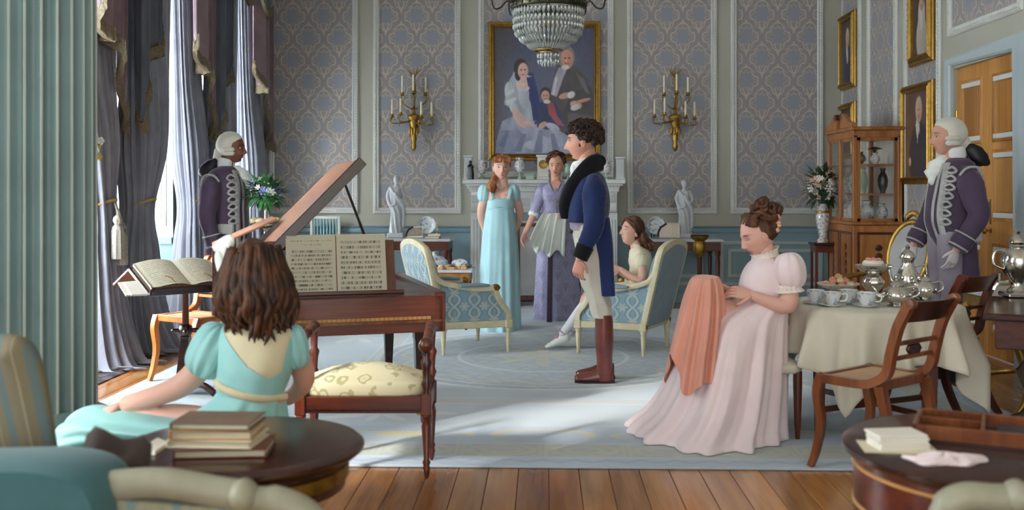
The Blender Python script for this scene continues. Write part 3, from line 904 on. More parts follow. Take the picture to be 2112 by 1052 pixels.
# ================================================================= PICTURES
def raster(w, h, nx, ny, bgf, shapes):
    """canvas colours on a grid: shapes are painted in order, each ('p', [(u,v)..], colour, shade) polygon or ('e', cx, cy, rx, ry, rot, colour, shade)"""
    cols = []
    for j in range(ny + 1):
        for i in range(nx + 1):
            u, v = i / nx, j / ny
            c = list(bgf(u, v))
            for s in shapes:
                if s[0] == 'e':
                    _, cx, cy, rx, ry, ro, colr, sh = s
                    dx, dy = u - cx, v - cy; ca, sa = math.cos(ro), math.sin(ro)
                    a, b = (dx * ca + dy * sa) / rx, (-dx * sa + dy * ca) / ry
                    d = a * a + b * b
                    if d > 1.25: continue
                    al = min(1, max(0, (1.2 - d) / .35)); lt = 1 + sh * (-a * .6 + b * .5)
                else:
                    _, poly, colr, sh = s
                    if not (s_bb(poly, u, v)): continue
                    ins = False; k = len(poly) - 1
                    for q in range(len(poly)):
                        x1, y1 = poly[q]; x2, y2 = poly[k]; k = q
                        if (y1 > v) != (y2 > v) and u < (x2 - x1) * (v - y1) / (y2 - y1) + x1: ins = not ins
                    if not ins: continue
                    al = 1; lt = 1 + sh * noise.noise(V(u * 13, v * 9, len(poly)))
                c = [lerp(c[q], min(1, colr[q] * lt), al) for q in range(3)]
            g = 1 + .10 * noise.noise(V(u * 30, v * 30, 1))
            cols.append(tuple(x * g for x in c))
    return cols
def s_bb(poly, u, v):
    return min(p[0] for p in poly) <= u <= max(p[0] for p in poly) and min(p[1] for p in poly) <= v <= max(p[1] for p in poly)
def picture(label, O, U, w, h, nrm, fw, nx, ny, bgf, shapes, gm='gilt', name='framed_painting', group=None):
    """O lower-left of the sight edge, U horizontal unit vector"""
    Z = V(0, 0, 1)
    t = thing(name, label, 'painting', O + U * w / 2, group=group)
    mb = MB(); vs = [O + U * (w * i / nx) + Z * (h * j / ny) + nrm * .02 for j in range(ny + 1) for i in range(nx + 1)]
    fs = [(j * (nx + 1) + i, j * (nx + 1) + i + 1, (j + 1) * (nx + 1) + i + 1, (j + 1) * (nx + 1) + i) for j in range(ny) for i in range(nx)]
    mb.add(vs, fs); mb.c = raster(w, h, nx, ny, bgf, shapes)
    build(mb, 'canvas', M['painted'], t, smooth=0)
    build(MB().add([O - U * .01 + nrm * .004, O + U * (w + .01) + nrm * .004, O + U * (w + .01) + Z * h + nrm * .004, O - U * .01 + Z * h + nrm * .004,
                    O - U * .01 + nrm * .018, O + U * (w + .01) + nrm * .018, O + U * (w + .01) + Z * h + nrm * .018, O - U * .01 + Z * h + nrm * .018],
                   [(0, 1, 2, 3), (4, 5, 6, 7), (0, 1, 5, 4), (1, 2, 6, 5), (2, 3, 7, 6), (3, 0, 4, 7)]), 'backing', M['mahogany_dark'], t)
    f2 = fw / 2
    cs = [O + U * -f2 + Z * -f2, O + U * (w + f2) + Z * -f2, O + U * (w + f2) + Z * (h + f2), O + U * -f2 + Z * (h + f2)]
    fr = MB(); fr.sweep(cs, [(-f2, 0), (-f2, .045), (-f2 * .7, .062), (-f2 * .3, .05), (0, .058), (f2 * .3, .04), (f2 * .75, .036), (f2, .024), (f2, 0)], up=nrm, closed=True)
    fo = build(fr, 'frame', M[gm], t, smooth=30)
    bd = MB()
    for a, c in zip(cs, cs[1:] + cs[:1]):
        d = (c - a); k = int(d.length / .05); d.normalize(); s_ = d.cross(nrm)
        for q in range(k):
            p = a + (c - a) * ((q + .5) / k) + nrm * .058
            bd.add([p + d * .018, p + s_ * .014, p - d * .018, p - s_ * .014, p + nrm * .012], [(0, 1, 4), (1, 2, 4), (2, 3, 4), (3, 0, 4)])
    build(bd, 'carving', M[gm], fo, smooth=60, kind='stuff')
    return t
H = hx
# ---- the family group over the mantel (canvas 1018..1225 x 58..318 in the photograph)
o = at(1020, 318, YB - .03); e = at(1225, 58, YB - .03)
W_, H_ = e.x - o.x, e.z - o.z
def q(px, py): return ((px - 1020) / 205.0, (318 - py) / 260.0)
def pol(*pts): return [q(*p) for p in pts]
def el(px, py, rx, ry, ro, c, sh=.2):
    u, v = q(px, py); return ('e', u, v, rx / 205.0, ry / 260.0, ro, H(c), sh)
def fam_bg(u, v):
    n = noise.noise(V(u * 3, v * 3, 5)); a = H('#4b5068'); b = H('#6b6f86'); c = H('#5a5350')
    t = min(1, max(0, v * 1.1 - .15 + n * .25)); f = [lerp(b[k], a[k], t) for k in range(3)]
    s = max(0, min(1, (.22 - u) * 4 + n * .5)); f = [lerp(f[k], c[k], s * .8) for k in range(3)]
    g = max(0, min(1, (u - .75) * 3 + (.5 - v))); d = H('#3a3a44'); return [lerp(f[k], d[k], g * .7) for k in range(3)]
S = []
# gentleman behind
S += [('p', pol((1150, 135), (1140, 165), (1130, 205), (1150, 240), (1160, 290), (1228, 300), (1228, 200), (1210, 160), (1190, 140), (1175, 132)), H('#4f4a4c'), .35)]
S += [('p', pol((1152, 140), (1142, 165), (1136, 195), (1148, 200), (1162, 160), (1172, 138)), H('#a9a4b0'), .3)]
S += [('p', pol((1178, 190), (1215, 178), (1228, 210), (1228, 300), (1175, 290), (1160, 235)), H('#433f42'), .3)]
S += [el(1168, 118, 17, 24, .1, '#8f8884', .1), el(1170, 122, 12, 19, .1, '#c98e78', .2), el(1166, 139, 8, 5, 0, '#d8d4d0', 0), el(1166, 120, 2, 1.5, 0, '#3a2a26', 0), el(1174, 120, 2, 1.5, 0, '#3a2a26', 0), el(1168, 131, 4, 1.5, 0, '#a8584c', 0), el(1168, 126, 2.2, 4, 0, '#d8a08a', 0)]
S += [el(1165, 198, 12, 6, .2, '#c99a84', .2), el(1188, 217, 12, 8, -.2, '#c99a84', .2), el(1202, 208, 16, 3.5, .2, '#c09078', .1), el(1178, 196, 8, 7, .3, '#d8d4d0', .2), el(1186, 222, 9, 6, .2, '#cfccd0', .2)]
# lady
S += [('p', pol((1072, 150), (1100, 150), (1110, 190), (1122, 260), (1118, 290), (1075, 290), (1062, 220)), H('#2f3d74'), .35)]
S += [('p', pol((1062, 145), (1046, 175), (1040, 215), (1062, 228), (1082, 262), (1102, 262), (1104, 240), (1090, 200), (1100, 175), (1098, 158)), H('#a9aeb8'), .3)]
S += [('p', pol((1058, 240), (1036, 250), (1024, 290), (1022, 316), (1210, 316), (1190, 290), (1150, 268), (1110, 255), (1085, 262)), H('#9aa0b4'), .35)]
S += [('p', pol((1030, 270), (1024, 312), (1060, 318), (1088, 288), (1070, 268)), H('#868da6'), .3), ('p', pol((1070, 300), (1120, 280), (1165, 300), (1120, 316)), H('#a9b0c2'), .2)]
S += [el(1079, 172, 14, 22, .1, '#d9c2ba', .2), el(1080, 195, 11, 28, .1, '#b7bcc8', .25), el(1053, 195, 11, 26, .25, '#bcc0c6', .3), el(1060, 222, 8, 14, .6, '#c3c6cc', .3)]
S += [el(1074, 140, 14, 19, -.1, '#3a2b26', .2), el(1068, 155, 6, 12, .2, '#3a2b26', .2), el(1079, 146, 10.5, 16, -.05, '#d6aca0', .25), el(1080, 162, 6, 8, 0, '#d9b6aa', .1), el(1075, 144, 2, 1.4, 0, '#35261f', 0), el(1083, 144, 2, 1.4, 0, '#35261f', 0), el(1079, 154, 3.2, 1.4, 0, '#b0605a', 0), el(1079, 149, 1.8, 3.6, 0, '#e2beb2', 0)]
S += [el(1072, 245, 9, 24, .75, '#d2b0a6', .2), el(1092, 256, 12, 5, -.2, '#d2aea2', .2)]
# boy
S += [('p', pol((1112, 212), (1105, 235), (1108, 262), (1128, 268), (1170, 262), (1160, 240), (1146, 212), (1130, 205)), H('#33405f'), .3), ('p', pol((1128, 208), (1132, 235), (1150, 258), (1166, 262), (1150, 240), (1142, 212)), H('#9c4b57'), .3)]
S += [el(1125, 193, 11, 13, 0, '#3b2c28', .2), el(1125, 198, 8.5, 11, 0, '#cf9f8e', .2), el(1128, 210, 7, 4, 0, '#d4cfcc', .1), el(1122, 197, 1.5, 1.2, 0, '#35261f', 0), el(1128, 197, 1.5, 1.2, 0, '#35261f', 0), el(1125, 204, 2.5, 1.1, 0, '#b0605a', 0), el(1120, 258, 9, 6, .4, '#c99c8c', .2), el(1140, 262, 14, 7, -.3, '#b7bbc6', .2)]
S += [('p', pol((1028, 300), (1045, 268), (1052, 270), (1040, 305)), H('#6f7690'), .2), ('p', pol((1060, 312), (1078, 275), (1086, 277), (1075, 314)), H('#737a94'), .2), ('p', pol((1100, 315), (1112, 268), (1120, 268), (1118, 315)), H('#7b829a'), .2), ('p', pol((1140, 314), (1135, 275), (1143, 275), (1155, 312)), H('#7b829a'), .2)]
S += [('p', pol((1044, 190), (1060, 182), (1062, 188), (1046, 198)), H('#d5d8da'), .1), ('p', pol((1042, 208), (1064, 200), (1066, 206), (1046, 218)), H('#d5d8da'), .1), ('p', pol((1086, 160), (1098, 158), (1106, 200), (1112, 245), (1100, 250), (1094, 205)), H('#27356c'), .3), el(1080, 182, 12, 6, 0, '#cdd0d6', .1), el(1079, 177, 9, 7, 0, '#dcc0b4', .1)]
S += [('p', pol((1188, 150), (1205, 165), (1216, 195), (1208, 190), (1195, 168)), H('#6a6466'), .2), ('p', pol((1146, 160), (1150, 158), (1144, 195), (1139, 195)), H('#d0ccd2'), .1), ('p', pol((1170, 232), (1220, 240), (1222, 262), (1172, 255)), H('#5a5352'), .3)]
picture('large gilt-framed family group portrait above the white mantelpiece', o, V(1, 0, 0), W_, H_, V(0, -1, 0), .075, 205, 260, fam_bg, S)

# ---- four portraits on the right wall
def wallpic(label, pl, pr, pt, pb, fw, shapes, bgc, nx=50, ny=64, z_shift=0):
    a = onx(pr, pb, XW - .006); b = onx(pl, pt, XW - .006)     # near-bottom, far-top
    zb = onx((pl + pr) / 2, pb, XW).z; ztp = onx((pl + pr) / 2, pt, XW).z
    # seen from the room the left edge is the far one
    O = V(XW - .006, b.y - fw, zb + fw); w = b.y - a.y - 2 * fw; h = ztp - zb - 2 * fw
    c0 = H(bgc)
    picture(label, O, V(0, -1, 0), w, h, V(-1, 0, 0), fw, nx, ny, lambda u, v: [x * (.75 + .35 * (1 - v) + .15 * noise.noise(V(u * 4, v * 4, 2))) for x in c0], shapes, 'gilt')
def bust(coat, hair, face='#c99c86', lapel='#cfccc4', cy=.66, fx=.5, lady=False):
    s = [('e', fx + .02, cy - .48, .36, .36, 0, H(coat), .25)]
    if lady: s += [('e', fx, cy - .2, .2, .26, 0, H('#cdb6aa'), .2), ('e', fx, cy - .5, .3, .3, 0, H('#b7b0a8'), .3)]
    s += [('e', fx - .03, cy - .24, .07, .16, .25, H(lapel), .1), ('e', fx, cy + .02, .125, .15, 0, H(hair), .2), ('e', fx - .01, cy, .09, .12, 0, H(face), .25),
          ('e', fx - .045, cy + .015, .014, .01, 0, H('#33241f'), 0), ('e', fx + .025, cy + .015, .014, .01, 0, H('#33241f'), 0), ('e', fx - .012, cy - .06, .03, .01, 0, H('#a05a50'), 0), ('e', fx - .015, cy - .02, .012, .03, 0, H('#dcb09a'), 0)]
    return s
wallpic('upper gilt portrait of a white-haired gentleman near the corner', 1735, 1769, 28, 184, .075, bust('#2b3350', '#c9c6c0', cy=.7), '#4d4a48')
wallpic('upper gilt portrait of a lady in pale gown beside the door', 1881, 1931, -62, 132, .085, bust('#4a4440', '#5a4334', lady=True, cy=.72), '#3f3c3a')
S3 = bust('#33303c', '#b9b4ac', cy=.76, fx=.55) + [('e', .52, .2, .36, .32, 0, H('#302d38'), .25), ('e', .2, .18, .05, .05, 0, H('#c99c86'), .2), ('p', [(.42, .62), (.5, .4), (.58, .62)], H('#cfccc4'), .1)]
wallpic('large lower gilt portrait of a dark-coated gentleman behind the footman', 1866, 1930, 172, 380, .07, S3, '#6b4f40', 56, 72)
wallpic('small gilt portrait half hidden behind the cabinet pediment', 1725, 1769, 214, 330, .07, bust('#5a3b3a', '#4a3528', cy=.72), '#5c4438')

# ================================================================= LIGHT FITTINGS
def sconce(cx, label):
    Yp = YB - .02
    P = lambda px, py, out=0.0: at(px, py, Yp) + V(0, -out, 0)
    base = P(cx, 240)
    t = thing('wall_sconce', label, 'sconce', base, group='gilt seven-candle wall sconces')
    Xc = base.x; s_ = Yp / F_PX
    def L(dx, py, out): return V(Xc + dx * s_, Yp - out, P(cx, py).z)
    mb = MB(); c = V(Xc, Yp - .05, 0)
    prof = [(.004, 313), (.022, 308), (.030, 301), (.020, 295), (.034, 287), (.026, 278), (.036, 268), (.048, 255), (.060, 247), (.075, 243), (.07, 239), (.02, 236)]
    mb.lathe([(r, P(cx, py).z) for r, py in prof], V(Xc, Yp - .07, 0), 20, rib=.06, ribn=10)
    for k in range(6):
        an = PI + PI * k / 5
        mb.ell(V(Xc + .05 * math.cos(an), Yp - .07 + .05 * math.sin(an), P(cx, 272 - 3 * (k % 2)).z), (.014, .014, .05), 8, 6)
    build(mb, 'bracket', M['gilt'], t, smooth=60)
    st = MB().tube([L(0, 240, .07), L(0, 215, .06), L(2, 190, .05), L(0, 165, .05), L(0, 148, .05)], [.022, .012, .016, .012, .006], 10)
    for a in range(5):
        an = PI * (a + .5) / 5
        st.tube([L(0, 163, .05), L(9 * math.cos(an), 150, .06), L(15 * math.cos(an), 146 - 8 * math.sin(an), .07)], [.008, .010, .003], 6, flat=.5)
    build(st, 'stem', M['gilt_old'], t, smooth=60)
    cands = [(-23, 197, 158, .10), (1, 195, 157, .16), (25, 197, 162, .10), (-43, 242, 207, .13), (-24, 239, 206, .20), (18, 245, 213, .20), (38, 246, 213, .13)]
    rt = random.Random(int(cx))
    for k, (dx, zb, zt_, out) in enumerate(cands):
        top = L(dx, zb, out)
        hub = L(0, 226 if k < 3 else 246, .07)
        dn = V(0, 0, -.07)
        arm = MB().tube(spl([hub, hub + (top - hub) * .4 + V(0, -.02, -.055), top + V((-.01 if dx < 0 else .01), 0, -.075), top], 12), .0075, 8)
        arm.lathe([(.008, -.015), (.026, -.006), (.03, 0), (.016, .004), (.018, .03), (.012, .03)], top, 12)
        build(arm, 'arm', M['gilt_old'], t, smooth=60)
        hgt = (zb - zt_) * s_
        build(MB().lathe([(.0125, .02), (.012, hgt), (.005, hgt + .004), (.0015, hgt + .006), (.0015, hgt + .016)], top, 10), 'candle', M['candle_wax'], t, smooth=50)
        for j in range(2):
            dp = MB().lathe([(.001, 0), (.009, -.014), (.012, -.024), (.006, -.036), (.001, -.04)], top + V(.028 * (1 - 2 * j), -.006, -.008 - .012 * rt.random()), 6)
            build(dp, 'crystal_drop', M['crystal'], t, smooth=0)
    for j, (dx, py) in enumerate(((-18, 181), (12, 222), (28, 255), (-12, 230), (30, 186), (-30, 255))):
        p = L(dx, py, .12)
        build(MB().lathe([(.001, .02), (.010, .006), (.015, -.014), (.007, -.034), (.001, -.042)], p, 6), 'crystal_drop', M['crystal'], t, smooth=0)
    return t
sconce(855, 'gilt candle sconce on the damask panel left of the family portrait')
sconce(1391, 'gilt candle sconce on the damask panel right of the family portrait')

# ---- chandelier
cc = at(1131, 20, 8.0); ch = thing('chandelier', 'crystal basket chandelier hanging in front of the family portrait', 'chandelier', (cc.x, cc.y, cc.z))
zpx = lambda py: at(1131, py, 8.0).z
kx = 8.0 / F_PX
rimz, botz, tipz = zpx(14), zpx(112), zpx(134)
Rr = 72 * kx
ring = MB().lathe([(Rr, rimz - .02), (Rr + .012, rimz - .012), (Rr + .016, rimz + .02), (Rr + .006, rimz + .05), (Rr - .012, rimz + .05), (Rr - .012, rimz - .02), (Rr, rimz - .02)], (cc.x, cc.y, 0), 48)
build(ring, 'rim_band', M['bronze_green'], ch, smooth=50)
for k in range(24):
    an = 2 * PI * k / 24
    build(MB().ell((cc.x + (Rr + .016) * math.cos(an), cc.y + (Rr + .016) * math.sin(an), rimz + .02), (.016, .016, .03), 8, 6), 'rim_leaf', M['bronze_green'], ch)
stem = MB().lathe([(.004, botz - .01), (.012, botz), (.01, rimz), (.02, rimz + .1), (.035, rimz + .2), (.02, rimz + .3), (.01, ZC - .12), (.05, ZC - .1), (.08, ZC - .03), (.08, ZC - .001)], (cc.x, cc.y, 0), 12)
build(stem, 'stem', M['dark_iron'], ch, smooth=50)
def gem(L_, w):
    return MB().lathe([(.0005, 0), (w, -L_ * .3), (w * 1.0, -L_ * .6), (.0005, -L_)], (0, 0, 0), 6)
gl = {}
def gem_at(strand_pts, parent_name, parent, gw):
    mb = MB()
    for a, b in zip(strand_pts, strand_pts[1:]):
        d = b - a; Rm = RM(V(d.x, d.y, 0.001) if abs(d.x) + abs(d.y) > 1e-6 else V(1, 0, 0), V(0, 0, 1))
        zc_ = -d.normalized(); xx, yy = frame(zc_); Rm = Matrix((xx, yy, zc_)).transposed()
        g = gem(d.length * .96, gw); mb.add([a + Rm @ p for p in g.v], g.f)
    return build(mb, parent_name, M['crystal'], parent, smooth=0)
NS = 52
for k in range(NS):
    an = 2 * PI * k / NS
    pts = []
    for t_ in range(7):
        f = t_ / 6; r = Rr * (1 - .02 * f - .60 * max(0, f - .45) ** 1.7 / (.55 ** 1.7) * 1.0); z = lerp(rimz - .02, botz + .03, min(1, f * 1.0) ** .9)
        pts.append(V(cc.x + r * math.cos(an), cc.y + r * math.sin(an), z))
    gem_at(pts, 'crystal_strand', ch, .0115)
hoop = lambda r, z, n: build(MB().lathe([(r - .004, z - .004), (r + .004, z - .004), (r + .004, z + .004), (r - .004, z + .004), (r - .004, z - .004)], (cc.x, cc.y, 0), n), 'hoop', M['gilt_old'], ch)
hoop(Rr * .40, botz + .03, 32); hoop(Rr * .28, botz + .01, 24)
for k in range(24):
    an = 2 * PI * k / 24; r = Rr * (.30 if k % 2 else .2)
    p0 = V(cc.x + r * math.cos(an), cc.y + r * math.sin(an), botz + .01)
    gem_at([p0, p0 + V(0, 0, -(botz - tipz) * .55), p0 + V(-.006 * math.cos(an), -.006 * math.sin(an), -(botz - tipz) * (1 if k % 2 else 1.2) - .01)], 'pendant', ch, .011)
for k in range(30):          # second, inner curtain of beads
    an = 2 * PI * (k + .5) / 30; r = Rr * .72
    p0 = V(cc.x + r * math.cos(an), cc.y + r * math.sin(an), rimz - .02)
    gem_at([p0 + V(-.35 * r * math.cos(an) * f * f, -.35 * r * math.sin(an) * f * f, (botz + .06 - rimz) * f) for f in (0, .2, .4, .6, .8, 1)], 'inner_strand', ch, .012)
for k in range(8):
    an = 2 * PI * k / 8 + .02
    D = lambda r, z: V(cc.x + r * math.cos(an), cc.y + r * math.sin(an), z)
    arm = MB().tube(spl([D(Rr, rimz), D(Rr + .05, rimz + .045), D(Rr + .10, rimz - .005), D(Rr + .15, rimz - .012), D(Rr + .17, rimz + .05), D(Rr + .165, rimz + .12)], 20), .0065, 8)
    arm.lathe([(.01, -.01), (.035, 0), (.038, .01), (.018, .014), (.02, .04), (.013, .04)], D(Rr + .165, rimz + .12), 12)
    ao = build(arm, 'arm', M['dark_iron'], ch, smooth=60)
    build(MB().lathe([(.012, .03), (.012, .16), (.002, .165), (.002, .175)], D(Rr + .165, rimz + .12), 10), 'candle', M['candle_wax'], ao)
# ================================================================= FIREPLACE AND WHAT STANDS ON IT
FP = thing('fireplace', 'white carved marble fireplace with dentil cornice and fluted pilasters', 'fireplace', (0.01, YB - .2, 0))
fx = .01; YF = 11.72
build(MB().bx(fx - .93, fx + .93, 11.60, YB - .006, 1.39, 1.44), 'shelf', M['mantel_white'], FP, bevel=.008)
cor = MB()
cor.bx(fx - .90, fx + .90, 11.63, YB - .006, 1.365, 1.39); cor.bx(fx - .86, fx + .86, 11.67, YB - .006, 1.30, 1.365)
build(cor, 'cornice', M['mantel_white'], FP, bevel=.006)
den = MB(); k = 0
xx = fx - .88
while xx < fx + .88:
    den.bx(xx, xx + .022, 11.645, 11.672, 1.335, 1.364); xx += .04
build(den, 'dentils', M['mantel_white'], FP, smooth=0, kind='stuff')
build(MB().bx(fx - .84, fx + .84, 11.71, YB - .006, 1.06, 1.30), 'frieze', M['mantel_white'], FP, bevel=.004)
for a, b in ((-.58, -.38), (-.34, -.14), (.0, .30), (.36, .58)):
    panel_frame(FP, lambda u, v: V(u, 11.71, v), fx + a, fx + b, 1.11, 1.25, V(0, -1, 0), [(-.012, 0), (-.01, .01), (.01, .01), (.012, 0)], 'mantel_white', False, 'frieze_moulding')
    build(MB().bx(fx + a + .02, fx + b - .02, 11.705, 11.712, 1.13, 1.23), 'frieze_tablet', M['marble'], FP)
for sgn in (-1, 1):
    x0 = fx + sgn * .76
    pil = MB().bx(x0 - .085, x0 + .085, 11.72, YB - .006, .14, 1.06); build(pil, 'pilaster', M['mantel_white'], FP, bevel=.004)
    for kx_ in range(4):
        build(MB().tube([V(x0 - .052 + kx_ * .035, 11.72, .2), V(x0 - .052 + kx_ * .035, 11.72, .98)], .010, 8), 'reeding', M['mantel_white'], FP, smooth=60)
    build(MB().bx(x0 - .10, x0 + .10, 11.70, YB - .006, 0.0, .14), 'plinth_block', M['mantel_white'], FP, bevel=.006)
    # console brackets under the shelf
    pr = [(0, 0), (0, .24), (.10, .24), (.105, .2), (.08, .14), (.05, .11), (.055, .06), (.03, .01)]
    build(MB().prism(pr, lambda u, v, d: V(x0 + d, 11.71 - u, 1.06 + v), -.07, .07), 'scroll_bracket', M['mantel_white'], FP, smooth=50)
    build(MB().ell((x0, 11.62, 1.27), (.075, .03, .03), 14, 8), 'volute', M['mantel_white'], FP)
    build(MB().bx(fx + sgn * .52 - .09, fx + sgn * .52 + .09, 11.75, YB - .006, 0, .96), 'jamb_slip', M['mantel_white'], FP, bevel=.004)
build(MB().bx(fx - .62, fx + .62, 11.74, YB - .006, .96, 1.06), 'lintel_slip', M['dado_blue'], FP, bevel=.004)
build(MB().bx(fx - .62, fx + .62, 11.735, 11.76, .93, .965), 'lintel_lip', M['mantel_white'], FP, bevel=.004)
build(MB().bx(fx - .44, fx + .44, 11.93, YB - .004, 0.02, .95), 'fireback', M['soot'], FP)
build(MB().bx(fx - .95, fx + .95, 11.28, 11.74, 0.002, .03), 'hearth_slab', M['marble'], FP, bevel=.006)
# fire screen
fs = thing('fire_screen', 'dark-framed pale fire screen standing in the fireplace opening', 'fire screen', (.05, 11.4, .03))
u0, u1, z0, z1 = -.30, .40, .08, .95
for nm, b in (('stile', (u0, u0 + .04, 11.385, 11.415, .06, z1)), ('stile', (u1 - .04, u1, 11.385, 11.415, .06, z1)), ('rail', (u0, u1, 11.385, 11.415, z1 - .04, z1)), ('rail', (u0, u1, 11.385, 11.415, .08, .14))):
    build(MB().bx(*b), nm, M['mahogany_z'], fs, bevel=.004)
build(MB().bx(u0 + .04, u1 - .04, 11.395, 11.405, .14, z1 - .04), 'screen_panel', M['grey_upholstery'], fs)
for xx in (u0 + .02, u1 - .02): build(MB().bx(xx - .025, xx + .025, 11.25, 11.55, .031, .075), 'foot', M['mahogany_dark'], fs, bevel=.006)
# ---- garniture on the shelf (top at z 1.44)
ZS = 1.441; YM = 11.8
def urn(px, py_top, w, mat, label, foot='vase_green', handles=True, lid=False, kind='vase'):
    b = at(px, 372, YM); s_ = YM / F_PX; x0 = b.x; h = (372 - py_top) * s_; r = w * s_ / 2
    t = thing('vase', label, kind, (x0, YM, ZS), group='mantel garniture')
    build(MB().lathe([(.001, 0), (r * .6, 0), (r * .6, h * .05), (r * .35, h * .09), (r * .22, h * .18), (r * .3, h * .26), (r * .25, h * .3)], (x0, YM, ZS), 20), 'foot', M[foot], t)
    build(MB().lathe([(r * .25, h * .29), (r * .7, h * .36), (r * .95, h * .5), (r, h * .66), (r * .85, h * .80), (r * .62, h * .88), (r * .8, h * .95), (r * .82, h), (r * .7, h), (r * .55, h * .88)], (x0, YM, ZS), 24), 'body', M[mat], t)
    if handles:
        for sg in (-1, 1):
            build(MB().tube(spl([(x0 + sg * r * .95, YM, ZS + h * .5), (x0 + sg * r * 1.4, YM, ZS + h * .7), (x0 + sg * r * 1.25, YM, ZS + h * .95), (x0 + sg * r * .75, YM, ZS + h * .9)], 12), r * .09, 8), 'handle', M[mat], t)
    if lid:
        build(MB().lathe([(r * .7, h * .99), (r * .72, h * 1.02), (r * .5, h * 1.1), (r * .12, h * 1.14), (r * .16, h * 1.2), (.001, h * 1.24)], (x0, YM, ZS), 20), 'lid', M[foot], t)
    return t
urn(994, 332, 19, 'china_floral', 'two-handled floral vase on the mantel, left of the girl in blue')
urn(1072, 327, 22, 'china_floral', 'white floral urn with green foot on the mantel, left of clock', handles=False, lid=False)
urn(1172, 340, 16, 'vase_green', 'small green jar on the mantel behind the man in navy')
urn(1250, 333, 21, 'china_floral', 'two-handled floral vase on the mantel, right of the man')
def pedestal_box(px, label, h=.26, fig=False):
    b = at(px, 372, YM); t = thing('mantel_ornament', label, 'ornament', (b.x, YM, ZS), group='mantel garniture')
    build(MB().bx(b.x - .045, b.x + .045, YM - .05, YM + .05, ZS, ZS + h), 'block', M['marble'], t, bevel=.006)
    build(MB().bx(b.x - .055, b.x + .055, YM - .06, YM + .06, ZS + h, ZS + h + .02), 'cap', M['mantel_white'], t, bevel=.004)
    build(MB().bx(b.x - .055, b.x + .055, YM - .06, YM + .06, ZS, ZS + .02), 'base', M['mantel_white'], t, bevel=.004)
    if fig:
        f = MB().lathe([(.035, 0), (.04, .05), (.03, .12), (.038, .15), (.015, .18)], (b.x + .03, YM - .09, ZS), 12, rib=.1, ribn=5); f.ell((b.x + .03, YM - .09, ZS + .20), .02, 10, 8)
        build(f, 'figurine', M['steel_dark'], t)
    return t
pedestal_box(966, 'pale marble block with grey figurine at the left mantel end', fig=True)
pedestal_box(1279, 'pale marble block at the right end of the mantel', .24)
b = at(1120, 372, YM); ck = thing('mantel_clock', 'cream rectangular mantel clock with a round gilt dial', 'clock', (b.x, YM, ZS))
build(MB().bx(b.x - .075, b.x + .075, YM - .06, YM + .06, ZS, ZS + .03), 'plinth', M['mantel_white'], ck, bevel=.005)
build(MB().bx(b.x - .065, b.x + .065, YM - .05, YM + .05, ZS + .03, ZS + .26), 'case', M['paper_white'], ck, bevel=.005)
build(MB().bx(b.x - .08, b.x + .08, YM - .065, YM + .065, ZS + .26, ZS + .285), 'cornice', M['mantel_white'], ck, bevel=.005)
build(MB().lathe([(.001, 0), (.045, 0), (.05, .006), (.045, .012), (.035, .008), (.001, .008)], (b.x, YM - .05, ZS + .175), 28, Rx(PI / 2)), 'dial', M['gilt'], ck)
build(MB().bx(b.x - .003, b.x + .003, YM - .066, YM - .06, ZS + .175, ZS + .205), 'hand', M['dark_iron'], ck)
for i, (px, w, c) in enumerate(((1030, .12, 'leather_brown'), (1093, .10, 'vase_green'), (1150, .10, 'marble'))):
    b = at(px, 372, YM); bk = thing('mantel_box', ['low brown box on the mantel behind the girl in blue', 'little green box on the mantel between urn and clock', 'little marble box on the mantel behind the woman in lilac'][i], 'box', (b.x, YM, ZS), group='mantel garniture')
    build(MB().bx(b.x - w / 2, b.x + w / 2, YM - .04, YM + .04, ZS, ZS + .05), 'body', M[c], bk, bevel=.004)
    build(MB().bx(b.x - w / 2 - .004, b.x + w / 2 + .004, YM - .044, YM + .044, ZS + .05, ZS + .07), 'lid', M[c], bk, bevel=.006)

# ---- side tables against the back wall with statues and plates
def console(x0, x1, label, zt=.78, y0=11.2, y1=11.85):
    t = thing('side_table', label, 'table', ((x0 + x1) / 2, (y0 + y1) / 2, 0))
    build(MB().bx(x0, x1, y0, y1, zt - .03, zt), 'table_top', M['marble'], t, bevel=.006)
    build(MB().bx(x0 + .03, x1 - .03, y0 + .03, y1 - .03, zt - .13, zt - .03), 'apron', M['mahogany'], t, bevel=.003)
    for xx in (x0 + .06, x1 - .06):
        for yy in (y0 + .06, y1 - .06):
            build(MB().lathe([(.014, 0), (.02, .03), (.014, .06), (.026, zt - .25), (.02, zt - .2), (.03, zt - .17), (.03, zt - .1)], (xx, yy, 0), 12), 'leg', M['mahogany_z'], t)
    return t
console(-1.92, -1.02, 'marble-topped side table under the left statue, beside the fireplace')
console(1.08, 1.98, 'marble-topped side table under the right statue, beside the fireplace')
